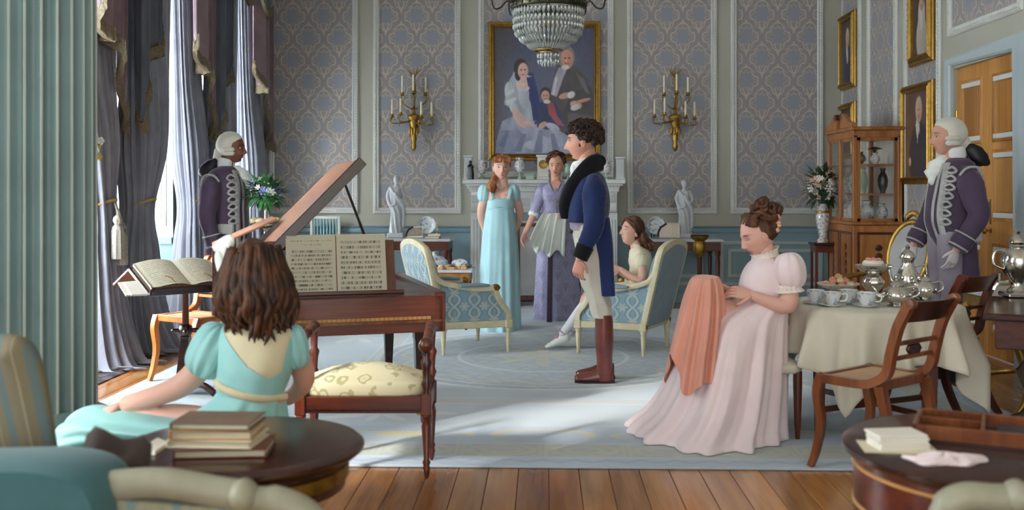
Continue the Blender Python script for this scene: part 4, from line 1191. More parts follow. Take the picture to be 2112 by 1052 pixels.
def statue(px, py0, py1, Y, label, seed, zb):
    b = at(px, py1, Y); s_ = Y / F_PX; h = (py1 - py0) * s_
    t = thing('marble_statue', label, 'statue', (b.x, Y, zb)); rg = random.Random(seed)
    x0 = b.x; k = h / .70
    build(MB().bx(x0 - .09 * k, x0 + .09 * k, Y - .09 * k, Y + .09 * k, zb, zb + .05 * k), 'plinth', M['marble'], t, bevel=.006)
    keys = [(.05, 0, .075, .06), (.16, .004, .072, .058), (.28, .01, .068, .055), (.36, -.006, .075, .058), (.43, -.012, .066, .05), (.49, -.008, .075, .052), (.55, 0, .07, .046), (.575, 0, .026, .026), (.60, .002, .022, .022)]
    rings = []
    for i in range(30):
        z, dx, rx, ry = cr(keys, i / 29); f = max(0, 1 - max(0, z - .3) / .3)
        rings.append([V(x0 + k * (dx + rx * (1 + .13 * f * math.sin(9 * a + 2.2 * z * 9) + .08 * f * math.sin(5 * a + 1)) * math.cos(a)), Y + k * ry * (1 + .13 * f * math.sin(9 * a + 20 * z)) * math.sin(a), zb + k * z) for a in [2 * PI * q / 40 for q in range(40)]])
    bd = MB().loft(rings)
    bd.ell((x0 + .004 * k, Y - .004, zb + .645 * k), (.034 * k, .038 * k, .046 * k), 14, 10); bd.ell((x0 + .006 * k, Y + .018 * k, zb + .665 * k), (.036 * k, .034 * k, .036 * k), 12, 8, amp=.3, freq=60)
    bd.ell((x0 + .004 * k, Y - .042 * k, zb + .64 * k), (.006 * k, .008 * k, .012 * k), 8, 6)
    for sg in (-1, 1):
        bd.tube(spl([V(x0 + sg * .062 * k, Y, zb + .55 * k), V(x0 + sg * .092 * k, Y - .01, zb + .46 * k), V(x0 + sg * .055 * k, Y - .06 * k, zb + (.42 if sg > 0 else .36) * k), V(x0 + sg * .0 * k, Y - .07 * k, zb + (.50 if sg > 0 else .38) * k)], 14), [.024 * k] * 5 + [.02 * k] * 5 + [.015 * k] * 4, 10, round_=True)
    # drapery over the arm
    bd.tube(spl([V(x0 - .06 * k, Y - .03, zb + .56 * k), V(x0 + .02 * k, Y - .068 * k, zb + .45 * k), V(x0 + .085 * k, Y - .03 * k, zb + .34 * k), V(x0 + .085 * k, Y - .02, zb + .12 * k)], 16), [.018 * k] * 8 + [.024 * k] * 8, 8)
    build(bd, 'figure', M['marble'], t, smooth=60)
statue(817, 360, 489, 11.5, 'white marble statue of a draped figure left of the fireplace', 1, .782)
statue(1411, 374, 494, 11.5, 'white marble statue of a draped figure right of the fireplace', 2, .782)
def plate_on_stand(px, py, rpx, Y, label, zb):
    b = at(px, py, Y); s_ = Y / F_PX; r = rpx * s_
    t = thing('china_plate', label, 'plate', (b.x, Y, zb)); tilt = Rx(PI / 2 - .22)
    c = V(b.x, Y, zb + r + .035)
    build(MB().lathe([(.001, -.004), (r * .55, -.004), (r * .65, .006), (r, .02), (r, .026), (r * .64, .014), (r * .55, .004), (.001, .004)], c, 36, tilt), 'plate', M['china_blue'], t)
    build(MB().lathe([(r * .97, .024), (r * 1.0, .0285), (r * 1.02, .02), (r * .97, .018), (r * .97, .024)], c, 36, tilt), 'rim', M['dado_blue'], t)
    st = MB().tube([V(b.x - r * .5, Y - .09, zb + .01), V(b.x - r * .5, Y - .03, zb + .02), V(b.x - r * .2, Y + .06, zb + r * 1.3)], .007, 6); st.tube([V(b.x + r * .5, Y - .09, zb + .01), V(b.x + r * .5, Y - .03, zb + .02), V(b.x + r * .2, Y + .06, zb + r * 1.3)], .007, 6)
    st.tube([V(b.x, Y + .05, zb + r), V(b.x, Y + .15, zb + .006)], .007, 6)
    build(st, 'stand', M['dark_iron'], t)
plate_on_stand(880, 466, 19, 11.45, 'blue-rimmed china plate on a stand beside the left statue', .782)
plate_on_stand(1352, 470, 19, 11.45, 'blue-rimmed china plate on a stand behind the seated girl', .782)
# framed mirror / tray leaning by the right statue, black-rimmed
def leaning(px0, px1, py0, py1, Y, zb, label, name):
    a = at(px0, py1, Y); b = at(px1, py0, Y); w = b.x - a.x; h = b.z - zb
    t = thing(name, label, 'tray', ((a.x + b.x) / 2, Y, zb)); R = Rx(-.25); c = V((a.x + b.x) / 2, Y, zb)
    def Q(u, d, v): return c + R @ V(u, d, v)
    mb = MB(); po = [(-w / 2, 0), (w / 2, 0), (w / 2, h), (-w * .1, h), (-w * .38, h * .72), (-w / 2, h * .35)]
    mb.prism(po, lambda u, v, d: Q(u, d, v + .012), -.006, .006); build(mb, 'panel', M['silver'], t)
    pts = [Q(u, -.004, v + .012) for u, v in po]; rim = MB().tube(pts[3:] + [pts[0]], .012, 8)
    build(rim, 'rim', M['black_silk'], t); build(MB().tube(pts[:4], .010, 8), 'white_edge', M['paper_white'], t)
leaning(1358, 1402, 463, 503, 11.35, .782, 'bright silver tray with black rim beside the right statue', 'silver_tray')
leaning(838, 872, 470, 495, 11.33, .782, 'grey tray with black rim between left statue and plate', 'silver_tray')
# small books and a candle by the left plate
for i, (px, dz, w, c) in enumerate(((893, 0, .17, 'leather_brown'), (897, .025, .14, 'paper'))):
    b = at(px, 490, 11.3); bk = thing('small_book', ['red-brown book under a thin pale book, left side table', 'thin pale book lying on the red-brown book'][i], 'book', (b.x, 11.28, .782 + dz), group='books on the left side table')
    build(MB().bx(b.x - w / 2, b.x + w / 2, 11.21, 11.33, .782 + dz, .782 + dz + .024), 'cover', M[c], bk, bevel=.003)
    build(MB().bx(b.x - w / 2 + .004, b.x + w / 2 - .006, 11.207, 11.333, .785 + dz, .782 + dz + .021), 'pages', M['paper'], bk)
b = at(901, 480, 11.5); cs = thing('candlestick', 'short white candle in a holder beside the left plate', 'candle', (b.x, 11.5, .782))
build(MB().lathe([(.001, 0), (.045, 0), (.045, .008), (.015, .015), (.012, .05), (.024, .06), (.016, .075)], (b.x, 11.5, .782), 16), 'holder', M['silver'], cs)
build(MB().lathe([(.012, .06), (.012, .17), (.002, .175), (.002, .185)], (b.x, 11.5, .782), 10), 'candle', M['candle_wax'], cs)
# pleated blue radiator screen behind the piano lid
rs = at(672, 487, 11.95); sc_ = 11.95 / F_PX
ps = thing('pleated_screen', 'white-framed pleated pale blue screen behind the piano lid', 'screen', (rs.x, 11.93, 0))
w = 52 * sc_; zt_ = at(672, 446, 11.95).z
for nm, b in (('stile', (rs.x - w / 2 - .03, rs.x - w / 2, 11.91, 11.95, 0, zt_)), ('stile', (rs.x + w / 2, rs.x + w / 2 + .03, 11.91, 11.95, 0, zt_)), ('rail', (rs.x - w / 2, rs.x + w / 2, 11.91, 11.95, zt_ - .03, zt_)), ('rail', (rs.x - w / 2, rs.x + w / 2, 11.91, 11.95, .1, .14))):
    build(MB().bx(*b), nm, M['trim_white'], ps, bevel=.004)
for k in range(8):
    xx = rs.x - w / 2 + w * (k + .5) / 8
    build(MB().tube([V(xx, 11.93, .14), V(xx, 11.93, zt_ - .03)], w / 16, 8, flat=.5), 'pleat', M['dress_blue'], ps, smooth=60)
# ================================================================= FURNITURE
# ---- fortepiano; local frame: x along the keyboard, y into the case, front-right-bottom corner of the case at (PW, 0)
PA = .32; PW, PD = 1.12, 1.30
PO = V(-.555, 5.62, 0) - V(math.cos(PA), math.sin(PA), 0) * PW
pn = thing('fortepiano', 'small mahogany fortepiano with raised lid and open music on its desk', 'piano', PO + V(0, 0, .0145), PA, local=True)
z0, z1 = .53, .75
build(MB().bx(0, PW, .30, PD, z0, z1 - .03), 'case', M['mahogany'], pn, bevel=.006)
build(MB().bx(0, PW, -.02, .02, z0, z1 - .02), 'nameboard', M['mahogany'], pn, bevel=.004)
build(MB().bx(0, PW, 0, .32, z0, z0 + .06), 'keybed', M['mahogany'], pn, bevel=.004)
build(MB().bx(-.012, .05, -.02, PD, z0, z1), 'cheek', M['mahogany'], pn, bevel=.005)
build(MB().bx(PW - .05, PW + .012, -.02, PD, z0, z1), 'cheek', M['mahogany'], pn, bevel=.005)
build(MB().bx(.05, PW - .05, PD - .03, PD, z0, z1), 'tail_board', M['mahogany'], pn, bevel=.005)
build(MB().bx(.05, PW - .05, .26, PD - .03, z1 - .12, z1 - .1), 'soundboard', M['lid_wood'], pn)
build(MB().bx(.01, PW - .01, -.026, -.018, z0 + .055, z0 + .068), 'stringing', M['walnut_chair'], pn)
kb = MB(); nk = 38
for k in range(nk):
    xx = .07 + (PW - .14) * k / nk
    kb.bx(xx + .0015, xx + (PW - .14) / nk - .0015, -.0245, -.018, z0 + .072, z0 + .088)
build(kb, 'key_fronts', M['cane'], pn, smooth=0, kind='stuff')
first = None
for k in range(nk):
    xx = .07 + (PW - .14) * (k + .5) / nk
    if first is None:
        first = build(MB().bx(-(PW - .14) / nk / 2 + .001, (PW - .14) / nk / 2 - .001, .03, .18, z0 + .10, z0 + .118), 'key', M['paper_white'], pn, smooth=0); o = first
    else: o = inst(first, pn)
    o.location = (xx, 0, 0)
build(MB().bx(.05, PW - .05, .02, .20, z1 - .045, z1 - .02), 'fallboard', M['mahogany'], pn, bevel=.004)
st = MB()
for k in range(22): st.tube([V(.12 + k * .041, .34, z1 - .06), V(.12 + k * .041, PD - .08, z1 - .06)], .0015, 4)
build(st, 'strings', M['brass'], pn, kind='stuff')
# lid hinged on the left side, standing open
LA = math.radians(45.5); LW = .99
def LP(u, y, d): return V(.0 + u * math.cos(LA) - d * math.sin(LA), y, z1 + .012 + u * math.sin(LA) + d * math.cos(LA))
lid = MB().prism([(0, .24), (LW, .24), (LW, PD - .10), (LW - .12, PD + .02), (0, PD + .02)], lambda u, v, d: LP(u, v, d), 0, .018)
lo = build(lid, 'lid', M['lid_wood'], pn, bevel=.003)
edge = MB().prism([(.02, .20), (LW + .015, .20), (LW + .015, .24), (.02, .24)], lambda u, v, d: LP(u, v, d), -.035, .022)
build(edge, 'lid_edge', M['mahogany_dark'], lo, bevel=.003)
build(MB().prism([(0, PD + .0), (LW - .1, PD + .0), (LW - .1, PD + .03), (0, PD + .03)], lambda u, v, d: LP(u, v, d), -.014, .02), 'lid_rim', M['mahogany_dark'], lo)
for k in (.35, .75): build(MB().bx(-.02, .02, k + .1, k + .2, z1 - .01, z1 + .02), 'hinge', M['brass'], lo)
# folded second flap lying back on the bass side
FA = math.radians(24)
def FPt(u, y, d): return V(-.10 + u * math.cos(FA), y, z1 + .20 + u * math.sin(FA) + d)
build(MB().prism([(0, .95), (.42, .95), (.42, 1.5), (0, 1.5)], FPt, 0, .014), 'lid_flap', M['lid_wood'], pn, bevel=.003)
build(MB().bx(-.1, -.06, 1.0, 1.45, z1 - .1, z1 + .205), 'flap_support', M['mahogany'], pn)
# prop stick
a = LP(LW - .13, .26, -.002); b = V(PW - .26, .33, z1 - .03)
build(MB().tube([a, b], [.007, .009], 8), 'prop_stick', M['dark_iron'], pn)
# music desk
dk = MB(); dy = .20
build(MB().bx(.16, .92, .08, .27, z1 - .035, z1 - .012), 'music_desk_shelf', M['mahogany_dark'], pn, bevel=.004)
def DP(u, v, d): return V(u, .17 + v * .26 + d * .97, z1 - .012 + v * .966 - d * .25)
for (u0, u1, v0, v1) in ((.18, .24, 0, .30), (.80, .89, 0, .30), (.24, .80, .25, .30), (.24, .80, 0, .05)):
    build(MB().prism([(u0, v0), (u1, v0), (u1, v1), (u0, v1)], DP, 0, .022), 'desk_bar', M['walnut_chair'], pn, bevel=.003)
build(MB().bx(.16, .92, .078, .098, z1 - .012, z1 + .008), 'desk_lip', M['mahogany'], pn, bevel=.003)
build(MB().tube([V(.80, .26, z1 + .0), V(.80, .40, z1 + .0), V(.80, .27, z1 + .22)], .008, 6), 'desk_strut', M['walnut_chair'], pn)
# legs
for lx, ly in ((PW - .10, .13), (.10, .13), (PW - .10, PD - .12), (.10, PD - .12)):
    lg = MB(); w0, w1 = .034, .02
    lg.loft([[V(lx + sx * w, ly + sy * w, z) for sx, sy in ((-1, -1), (1, -1), (1, 1), (-1, 1))] for w, z in ((w1, .075), (w0, z0 - .06), (w0 + .004, z0 - .05), (w0 + .004, z0))])
    l_ = build(lg, 'leg', M['mahogany_dark'], pn, bevel=.003)
    build(MB().lathe([(.012, -.008), (.026, -.008), (.028, 0), (.026, .008), (.012, .008)], (lx + .01, ly - .02, .029), 16, Ry(PI / 2)), 'castor', M['dark_iron'], l_)
    build(MB().lathe([(.014, .045), (.022, .05), (.022, .08), (.014, .08)], (lx, ly, 0), 12), 'castor_cup', M['brass'], l_)
# open music on the desk
mu = thing('open_music_book', 'open music book with two printed pages on the piano desk', 'music book', PO + Rz(PA) @ V(.555, .115, z1 + .008), PA, local=True)
def page(u0, u1, v0, v1, bulge, title, name, mat='printed_paper', slope=(.26, .966), staves=10, nx=96, ny=120, seedp=0):
    mb = MB(); vs = []; cs = []; pc = H('#c9c6b2'); ink = H('#6d6a60'); rp = random.Random(5 + seedp)
    notes = [[rp.random() for _ in range(nx + 1)] for _ in range(40)]
    for j in range(ny + 1):
        for i in range(nx + 1):
            s_, v = i / nx, j / ny; u = lerp(u0, u1, s_); h = lerp(v0, v1, v)
            bl = bulge * math.sin(PI * s_)
            vs.append(V(u, h * slope[0] - bl, h * slope[1])); c = pc
            if .09 < s_ < .91:
                if title and v > .80:
                    if (.90 < v < .925 and rp.random() < .4) or (.84 < v < .855 and .3 < s_ < .7 and rp.random() < .5): c = ink
                elif .06 < v < (.78 if title else .94):
                    f = (v - .06) / ((.78 if title else .94) - .06) * staves; k = int(f); g = f - k
                    if g < .62:
                        ln = int(g / .62 * 5)
                        c = tuple(lerp(pc[q], ink[q], .42 if (notes[k][i] < .62) else .12) for q in range(3))
                        if notes[k + 12][i // 2] > .68 and .1 < g < .55: c = ink
            cs.append(c)
    n = nx + 1; mb.add(vs, [(j * n + i, j * n + i + 1, (j + 1) * n + i + 1, (j + 1) * n + i) for j in range(ny) for i in range(nx)])
    mb.c = cs; return mb
pg = page(-.268, 0, .0, .325, .012, True, 'page'); build(pg, 'page', M['printed_paper'], mu, smooth=180)
pg = page(0, .272, .0, .325, .012, False, 'page', seedp=3, staves=10); build(pg, 'page', M['printed_paper'], mu, smooth=180)
bk = MB().loft([[V(u, v * .26 + .004 + d, v * .966) for u, v in ((-.272, -.004), (.276, -.004), (.276, .33), (-.272, .33))] for d in (0, .010)])
build(bk, 'cover', M['paper'], mu)
build(MB().lathe([(.004, 0), (.004, .325)], (0, .002, 0), 6, Rx(-.263)), 'spine_fold', M['leather_brown'], mu)

# ---- scroll-arm bench (local: x along the seat, y depth away from camera)
BP = V(-.82, 4.76, .0145)
bn = thing('piano_bench', 'mahogany scroll-arm bench with cream floral cushion before the piano', 'bench', BP, .035, local=True)
hw, hd = .285, .16
for sx in (-1, 1):
    for sy in (-1, 1):
        x_, y_ = sx * hw, sy * hd
        top = .61 if sy < 0 else .645
        lg = MB().lathe([(.006, 0), (.012, .012), (.018, .05), (.014, .06), (.019, .075), (.013, .09), (.023, .24), (.016, .27), (.026, .285), (.018, .295), (.024, .305)], (x_, y_, 0), 16)
        build(lg, 'leg', M['mahogany_z'], bn, smooth=50)
        build(MB().bx(x_ - .024, x_ + .024, y_ - .024, y_ + .024, .29, .385), 'corner_block', M['mahogany_z'], bn, bevel=.004)
        post = MB().lathe([(.018, .38), (.014, .40), (.024, .43), (.016, .45), (.02, .50), (.026, .53), (.016, .55), (.02, top - .03), (.022, top)], (x_, y_, 0), 16)
        build(post, 'arm_post', M['mahogany_z'], bn, smooth=50)
    # turned hand roll from back post to front scroll
    pts = [V(sx * hw, hd, .65), V(sx * (hw + .0), .05, .646), V(sx * (hw + .0), -.06, .632), V(sx * (hw + .0), -hd - .03, .612)]
    build(MB().tube(spl(pts, 14), [.03, .028, .02, .026, .024, .019, .024, .024, .018, .022, .022, .020, .030, .033], 14, round_=True), 'arm_roll', M['mahogany'], bn, smooth=60)
    build(MB().ell((sx * hw, -hd - .035, .61), (.034, .026, .034), 14, 10), 'scroll_end', M['mahogany'], bn)
for y_ in (-hd, hd):
    build(MB().bx(-hw, hw, y_ - .016, y_ + .016, .30, .375), 'seat_rail', M['mahogany'], bn, bevel=.004)
    for k in range(18):
        pass
for x_ in (-hw, hw): build(MB().bx(x_ - .016, x_ + .016, -hd, hd, .30, .375), 'seat_rail', M['mahogany'], bn, bevel=.004)
bead = MB()
for k in range(44): bead.ell((-hw + .03 + k * (2 * hw - .06) / 43, -hd - .017, .315), (.005, .004, .005), 6, 4)
build(bead, 'carved_beading', M['mahogany_dark'], bn, kind='stuff')
def cushion(x0, x1, y0, y1, zb, h, n=24, puff=.5):
    rings = []
    for i in range(9):
        f = i / 8; a = PI * f - PI / 2
        k = 1 - .06 * (1 - math.cos(a)) - .10 * max(0, math.sin(a)) ** 4; z = zb + h * (.5 + .5 * math.sin(a))
        ring = []
        for q in range(48):
            th = 2 * PI * q / 48
            u = math.copysign(abs(math.cos(th)) ** .35, math.cos(th)); w = math.copysign(abs(math.sin(th)) ** .35, math.sin(th))
            ring.append(V((x0 + x1) / 2 + (x1 - x0) / 2 * u * k, (y0 + y1) / 2 + (y1 - y0) / 2 * w * k, z))
        rings.append(ring)
    top = []
    for f in (.8, .55, .25): 
        rings.append([V((x0 + x1) / 2, (y0 + y1) / 2, 0) + (V(p.x, p.y, 0) - V((x0 + x1) / 2, (y0 + y1) / 2, 0)) * f + V(0, 0, zb + h + h * puff * (1 - f) ** .7) for p in rings[8]])
    return MB().loft(rings)
build(cushion(-hw + .0, hw - .0, -hd - .005, hd + .005, .373, .075, puff=.85), 'seat_cushion', M['floral_cushion'], bn, smooth=180)

# ---- bergere armchairs (local: faces +x, arms along +-y); built once, mirrored by turning
def bergere(label, loc, rz, backmat='trellis_silk_back'):
    t = thing('bergere_armchair', label, 'armchair', loc, rz, group='blue silk bergere armchairs', local=True)
    t.scale = (1, 1, .93)
    D, Wb, Wf = .535, .29, .335
    zs, za, zb = .27, .56, .95
    cream = M['dress_trim_cream_paint']
    legs = [(0, -Wb), (0, Wb), (D, -Wf), (D, Wf)]
    for lx, ly in legs:
        build(MB().lathe([(.010, 0), (.014, .01), (.013, .03), (.022, .17), (.018, .18), (.026, .195), (.026, .22)], (lx, ly, 0), 14, rib=.05, ribn=7), 'leg', cream, t, smooth=50)
        build(MB().bx(lx - .03, lx + .03, ly - .03, ly + .03, .215, .285), 'corner_block', cream, t, bevel=.005)
        build(MB().lathe([(.002, .006), (.016, .004), (.02, 0)], (lx + (.03 if lx else -.03), ly, .25), 10, Ry(PI / 2 if lx else -PI / 2)), 'rosette', M['gilt_old'], t)
    for sg in (-1, 1):
        build(MB().bar(V(0, sg * Wb, .25), V(D, sg * Wf, .25), .045, .06), 'seat_rail', cream, t, bevel=.006)
    build(MB().bar(V(D, -Wf, .25), V(D, Wf, .25), .045, .06), 'seat_rail', cream, t, bevel=.006)
    build(MB().bar(V(0, -Wb, .25), V(0, Wb, .25), .045, .06), 'seat_rail', cream, t, bevel=.006)
    lean = lambda z: -.16 * max(0, (z - .25) / .7)
    # back frame: stiles splay outward, arched top rail
    outer = [(-Wb, .27), (-Wb - .01, .55), (-Wb - .02, .86), (-Wb + .06, .925), (-.12, .95), (0, .957), (.12, .95), (Wb - .06, .925), (Wb + .02, .86), (Wb + .01, .55), (Wb, .27)]
    pts = [V(lean(z), y, z) for y, z in outer]
    fr = MB().sweep(spl(pts, 60), [(-.026, -.024), (.026, -.024), (.03, 0), (.02, .024), (-.02, .024), (-.03, 0)], up=V(1, 0, 0))
    build(fr, 'back_frame', cream, t, smooth=40)
    ins = spl([V(lean(z), y * .94, z - .02) for y, z in outer], 40)
    rings = [[p + V(-.024, 0, 0) for p in ins], [p + V(.05, 0, 0) for p in ins], [V(lean(p.z) + .075, p.y * .86, lerp(.58, p.z, .86)) for p in ins]]
    rings = [[V(lean(p.z) - .034, p.y * .8, lerp(.58, p.z, .8)) for p in ins]] + rings
    build(MB().loft(rings), 'back_upholstery', M[backmat], t, smooth=60)
    for sg in (-1, 1):
        top = [V(lean(.82), sg * (Wb + .015), .80), V(lean(.6) + .03, sg * (Wb + .02), .64), V(.16, sg * (Wb + .03), .575), V(.30, sg * (Wf + .01), .56), V(.40, sg * (Wf + .02), .565)]
        build(MB().sweep(spl(top, 26), [(-.022, -.02), (.022, -.02), (.026, 0), (.014, .022), (-.014, .022), (-.026, 0)], up=V(0, 0, 1)), 'arm_rail', cream, t, smooth=40)
        fs_ = [V(.415, sg * (Wf + .02), .565), V(.43, sg * (Wf + .02), .50), V(.475, sg * (Wf + .012), .42), V(.53, sg * (Wf + .004), .345), V(.535, sg * Wf, .26)]
        build(MB().sweep(spl(fs_, 24), [(-.022, -.022), (.022, -.022), (.026, 0), (.014, .022), (-.014, .022), (-.026, 0)], up=V(1, 0, 0)), 'arm_support', cream, t, smooth=40)
        build(MB().lathe([(.002, -.034), (.026, -.03), (.032, 0), (.026, .03), (.002, .034)], (.42, sg * (Wf + .02), .568), 16, Rx(PI / 2)), 'arm_scroll', M['gilt_old'], t)
        poly = [(.0, .275), (.52, .275), (.52, .345), (.465, .42), (.42, .5), (.40, .55), (.30, .548), (.16, .562), (.0, .625), (lean(.7), .72), (lean(.6), .55)]
        def SP(u, v, d): return V(u, sg * (lerp(Wb, Wf, max(0, u) / D) + d), v)
        build(MB().prism(poly, SP, -.03, .012), 'side_upholstery', M['trellis_silk_side'], t, bevel=.008)
        pad = cushion(.10, .37, sg * (Wf + .005) - .035, sg * (Wf + .005) + .035, .578, .022, puff=.6)
        build(pad, 'arm_pad', M['silk_blue_plain'], t, smooth=180)
    c = cushion(.03, D + .02, -Wb - .01, Wb + .01, .285, .12, puff=.3)
    build(c, 'seat_cushion', M['silk_blue_plain'], t, smooth=180)
    return t
plain('dress_trim_cream_paint', '#d5cba8', .45, .08, 12)
BL = onz(915, 737, 0); BR = onz(1327, 740, 0)
th_ = math.radians(25)
# near back leg sits at local (0, -Wb) for the left chair and (0, +Wb) for the right one
f = V(math.cos(th_), math.sin(th_), 0); s2 = V(-math.sin(th_), math.cos(th_), 0)
bl = BL + s2 * .29; bergere('blue trellis bergere armchair on the left, beyond the piano', (bl.x, bl.y, .0145), th_)
th2 = PI - th_; s3 = V(-math.sin(th2), math.cos(th2), 0)
br = BR - s3 * .29; bergR = bergere('blue trellis bergere armchair on the right, with the seated girl', (br.x, br.y, .0145), th2, 'silk_blue_plain')

# ---- small games table behind the left armchair
gt = thing('small_table', 'small wooden table with marble top beside the girl in blue', 'table', (-1.0, 9.75, 0))
gx0, gx1, gy0, gy1, gz = -1.28, -.66, 9.45, 9.95, .575
build(MB().bx(gx0, gx1, gy0, gy1, gz - .025, gz), 'table_top', M['marble'], gt, bevel=.006)
build(MB().bx(gx0 + .02, gx1 - .03, gy0 + .02, gy1 - .02, gz - .12, gz - .025), 'apron', M['satinwood'], gt, bevel=.003)
for xx in (gx0 + .05, gx1 - .06):
    for yy in (gy0 + .05, gy1 - .05): build(MB().lathe([(.012, .0145), (.016, .05), (.024, gz - .14), (.024, gz - .1)], (xx, yy, 0), 10), 'leg', M['mahogany_z'], gt)
rg = random.Random(3)
for k in range(9):
    p = V(gx0 + .10 + .055 * k, 9.53 + .05 * (k % 2), gz + .001)
    pt = thing('pastry', '%s glazed pastry from the left in the row on the marble table' % ('first', 'second', 'third', 'fourth', 'fifth', 'sixth', 'seventh', 'eighth', 'ninth')[k], 'pastry', p, group='pastries on the small table')
    build(MB().lathe([(.001, 0), (.026, 0), (.03, .012), (.026, .024), (.001, .026)], p, 12, rib=.06, ribn=6), 'crust', M['pastry_tan'], pt)
    build(MB().ell(p + V(0, 0, .03), (.022, .022, .012), 10, 6, amp=.3, freq=40, seed=k), 'topping', M[('leather_brown', 'bun_pastry', 'petal_peach')[k % 3]], pt)
sd = thing('serving_dish', 'silver lidded serving dish on the small marble table', 'dish', (-1.05, 9.8, gz))
build(MB().lathe([(.001, .001), (.14, .001), (.16, .02), (.165, .026), (.14, .018), (.001, .012)], (-1.05, 9.78, gz), 32), 'tray', M['silver'], sd)
build(MB().lathe([(.14, .02), (.135, .06), (.09, .10), (.02, .12), (.014, .13), (.022, .145), (.001, .155)], (-1.05, 9.78, gz), 32), 'cover', M['china_blue'], sd)
pl_ = thing('serving_platter', 'oval silver platter at the right end of the small marble table', 'dish', (-.80, 9.8, gz))
build(MB().lathe([(.001, .001), (.09, .001), (.12, .02), (.125, .026), (.09, .012), (.001, .01)], (-.80, 9.78, gz), 28), 'platter', M['silver'], pl_)
build(MB().ell((-.80, 9.78, gz + .04), (.085, .07, .045), 16, 10, amp=.2, freq=12), 'food', M['china_blue'], pl_)
# ================================================================= PEOPLE
def capsule(mb, p0, r0, p1, r1, n=14, fl=1.0):
    p0, p1 = Vector(p0), Vector(p1); mb.tube([p0, (p0 * 2 + p1) / 3, (p0 + p1 * 2) / 3, p1], [r0, lerp(r0, r1, .3), lerp(r0, r1, .7), r1], n, round_=True, flat=fl)
def limb(mb, pts, rs, n=14, m=5):
    """smooth tapering limb through joints"""
    P = spl(pts, (len(pts) - 1) * m + 1); R = [cr([(r,) for r in rs], i / (len(P) - 1))[0] for i in range(len(P))]
    mb.tube(P, R, n, round_=True)
def remesh(mb, voxel=.008, it=4):
    me = bpy.data.meshes.new('tmp'); me.from_pydata([tuple(p) for p in mb.v], [], mb.f)
    bm = bmesh.new(); bm.from_mesh(me); bmesh.ops.recalc_face_normals(bm, faces=bm.faces); bm.to_mesh(me); bm.free()
    ob = bpy.data.objects.new('tmp', me); COL.objects.link(ob)
    r = ob.modifiers.new('r', 'REMESH'); r.mode = 'VOXEL'; r.voxel_size = voxel
    sm = ob.modifiers.new('s', 'SMOOTH'); sm.iterations = it; sm.factor = .5
    dg = bpy.context.evaluated_depsgraph_get(); dg.update()
    ev = ob.evaluated_get(dg); m2 = ev.to_mesh()
    out = MB().add([v.co.copy() for v in m2.vertices], [list(p.vertices) for p in m2.polygons])
    ev.to_mesh_clear(); bpy.data.objects.remove(ob); bpy.data.meshes.remove(me)
    return out
def mixc(a, b, t): return tuple(lerp(x, y, t) for x, y in zip(a, b))
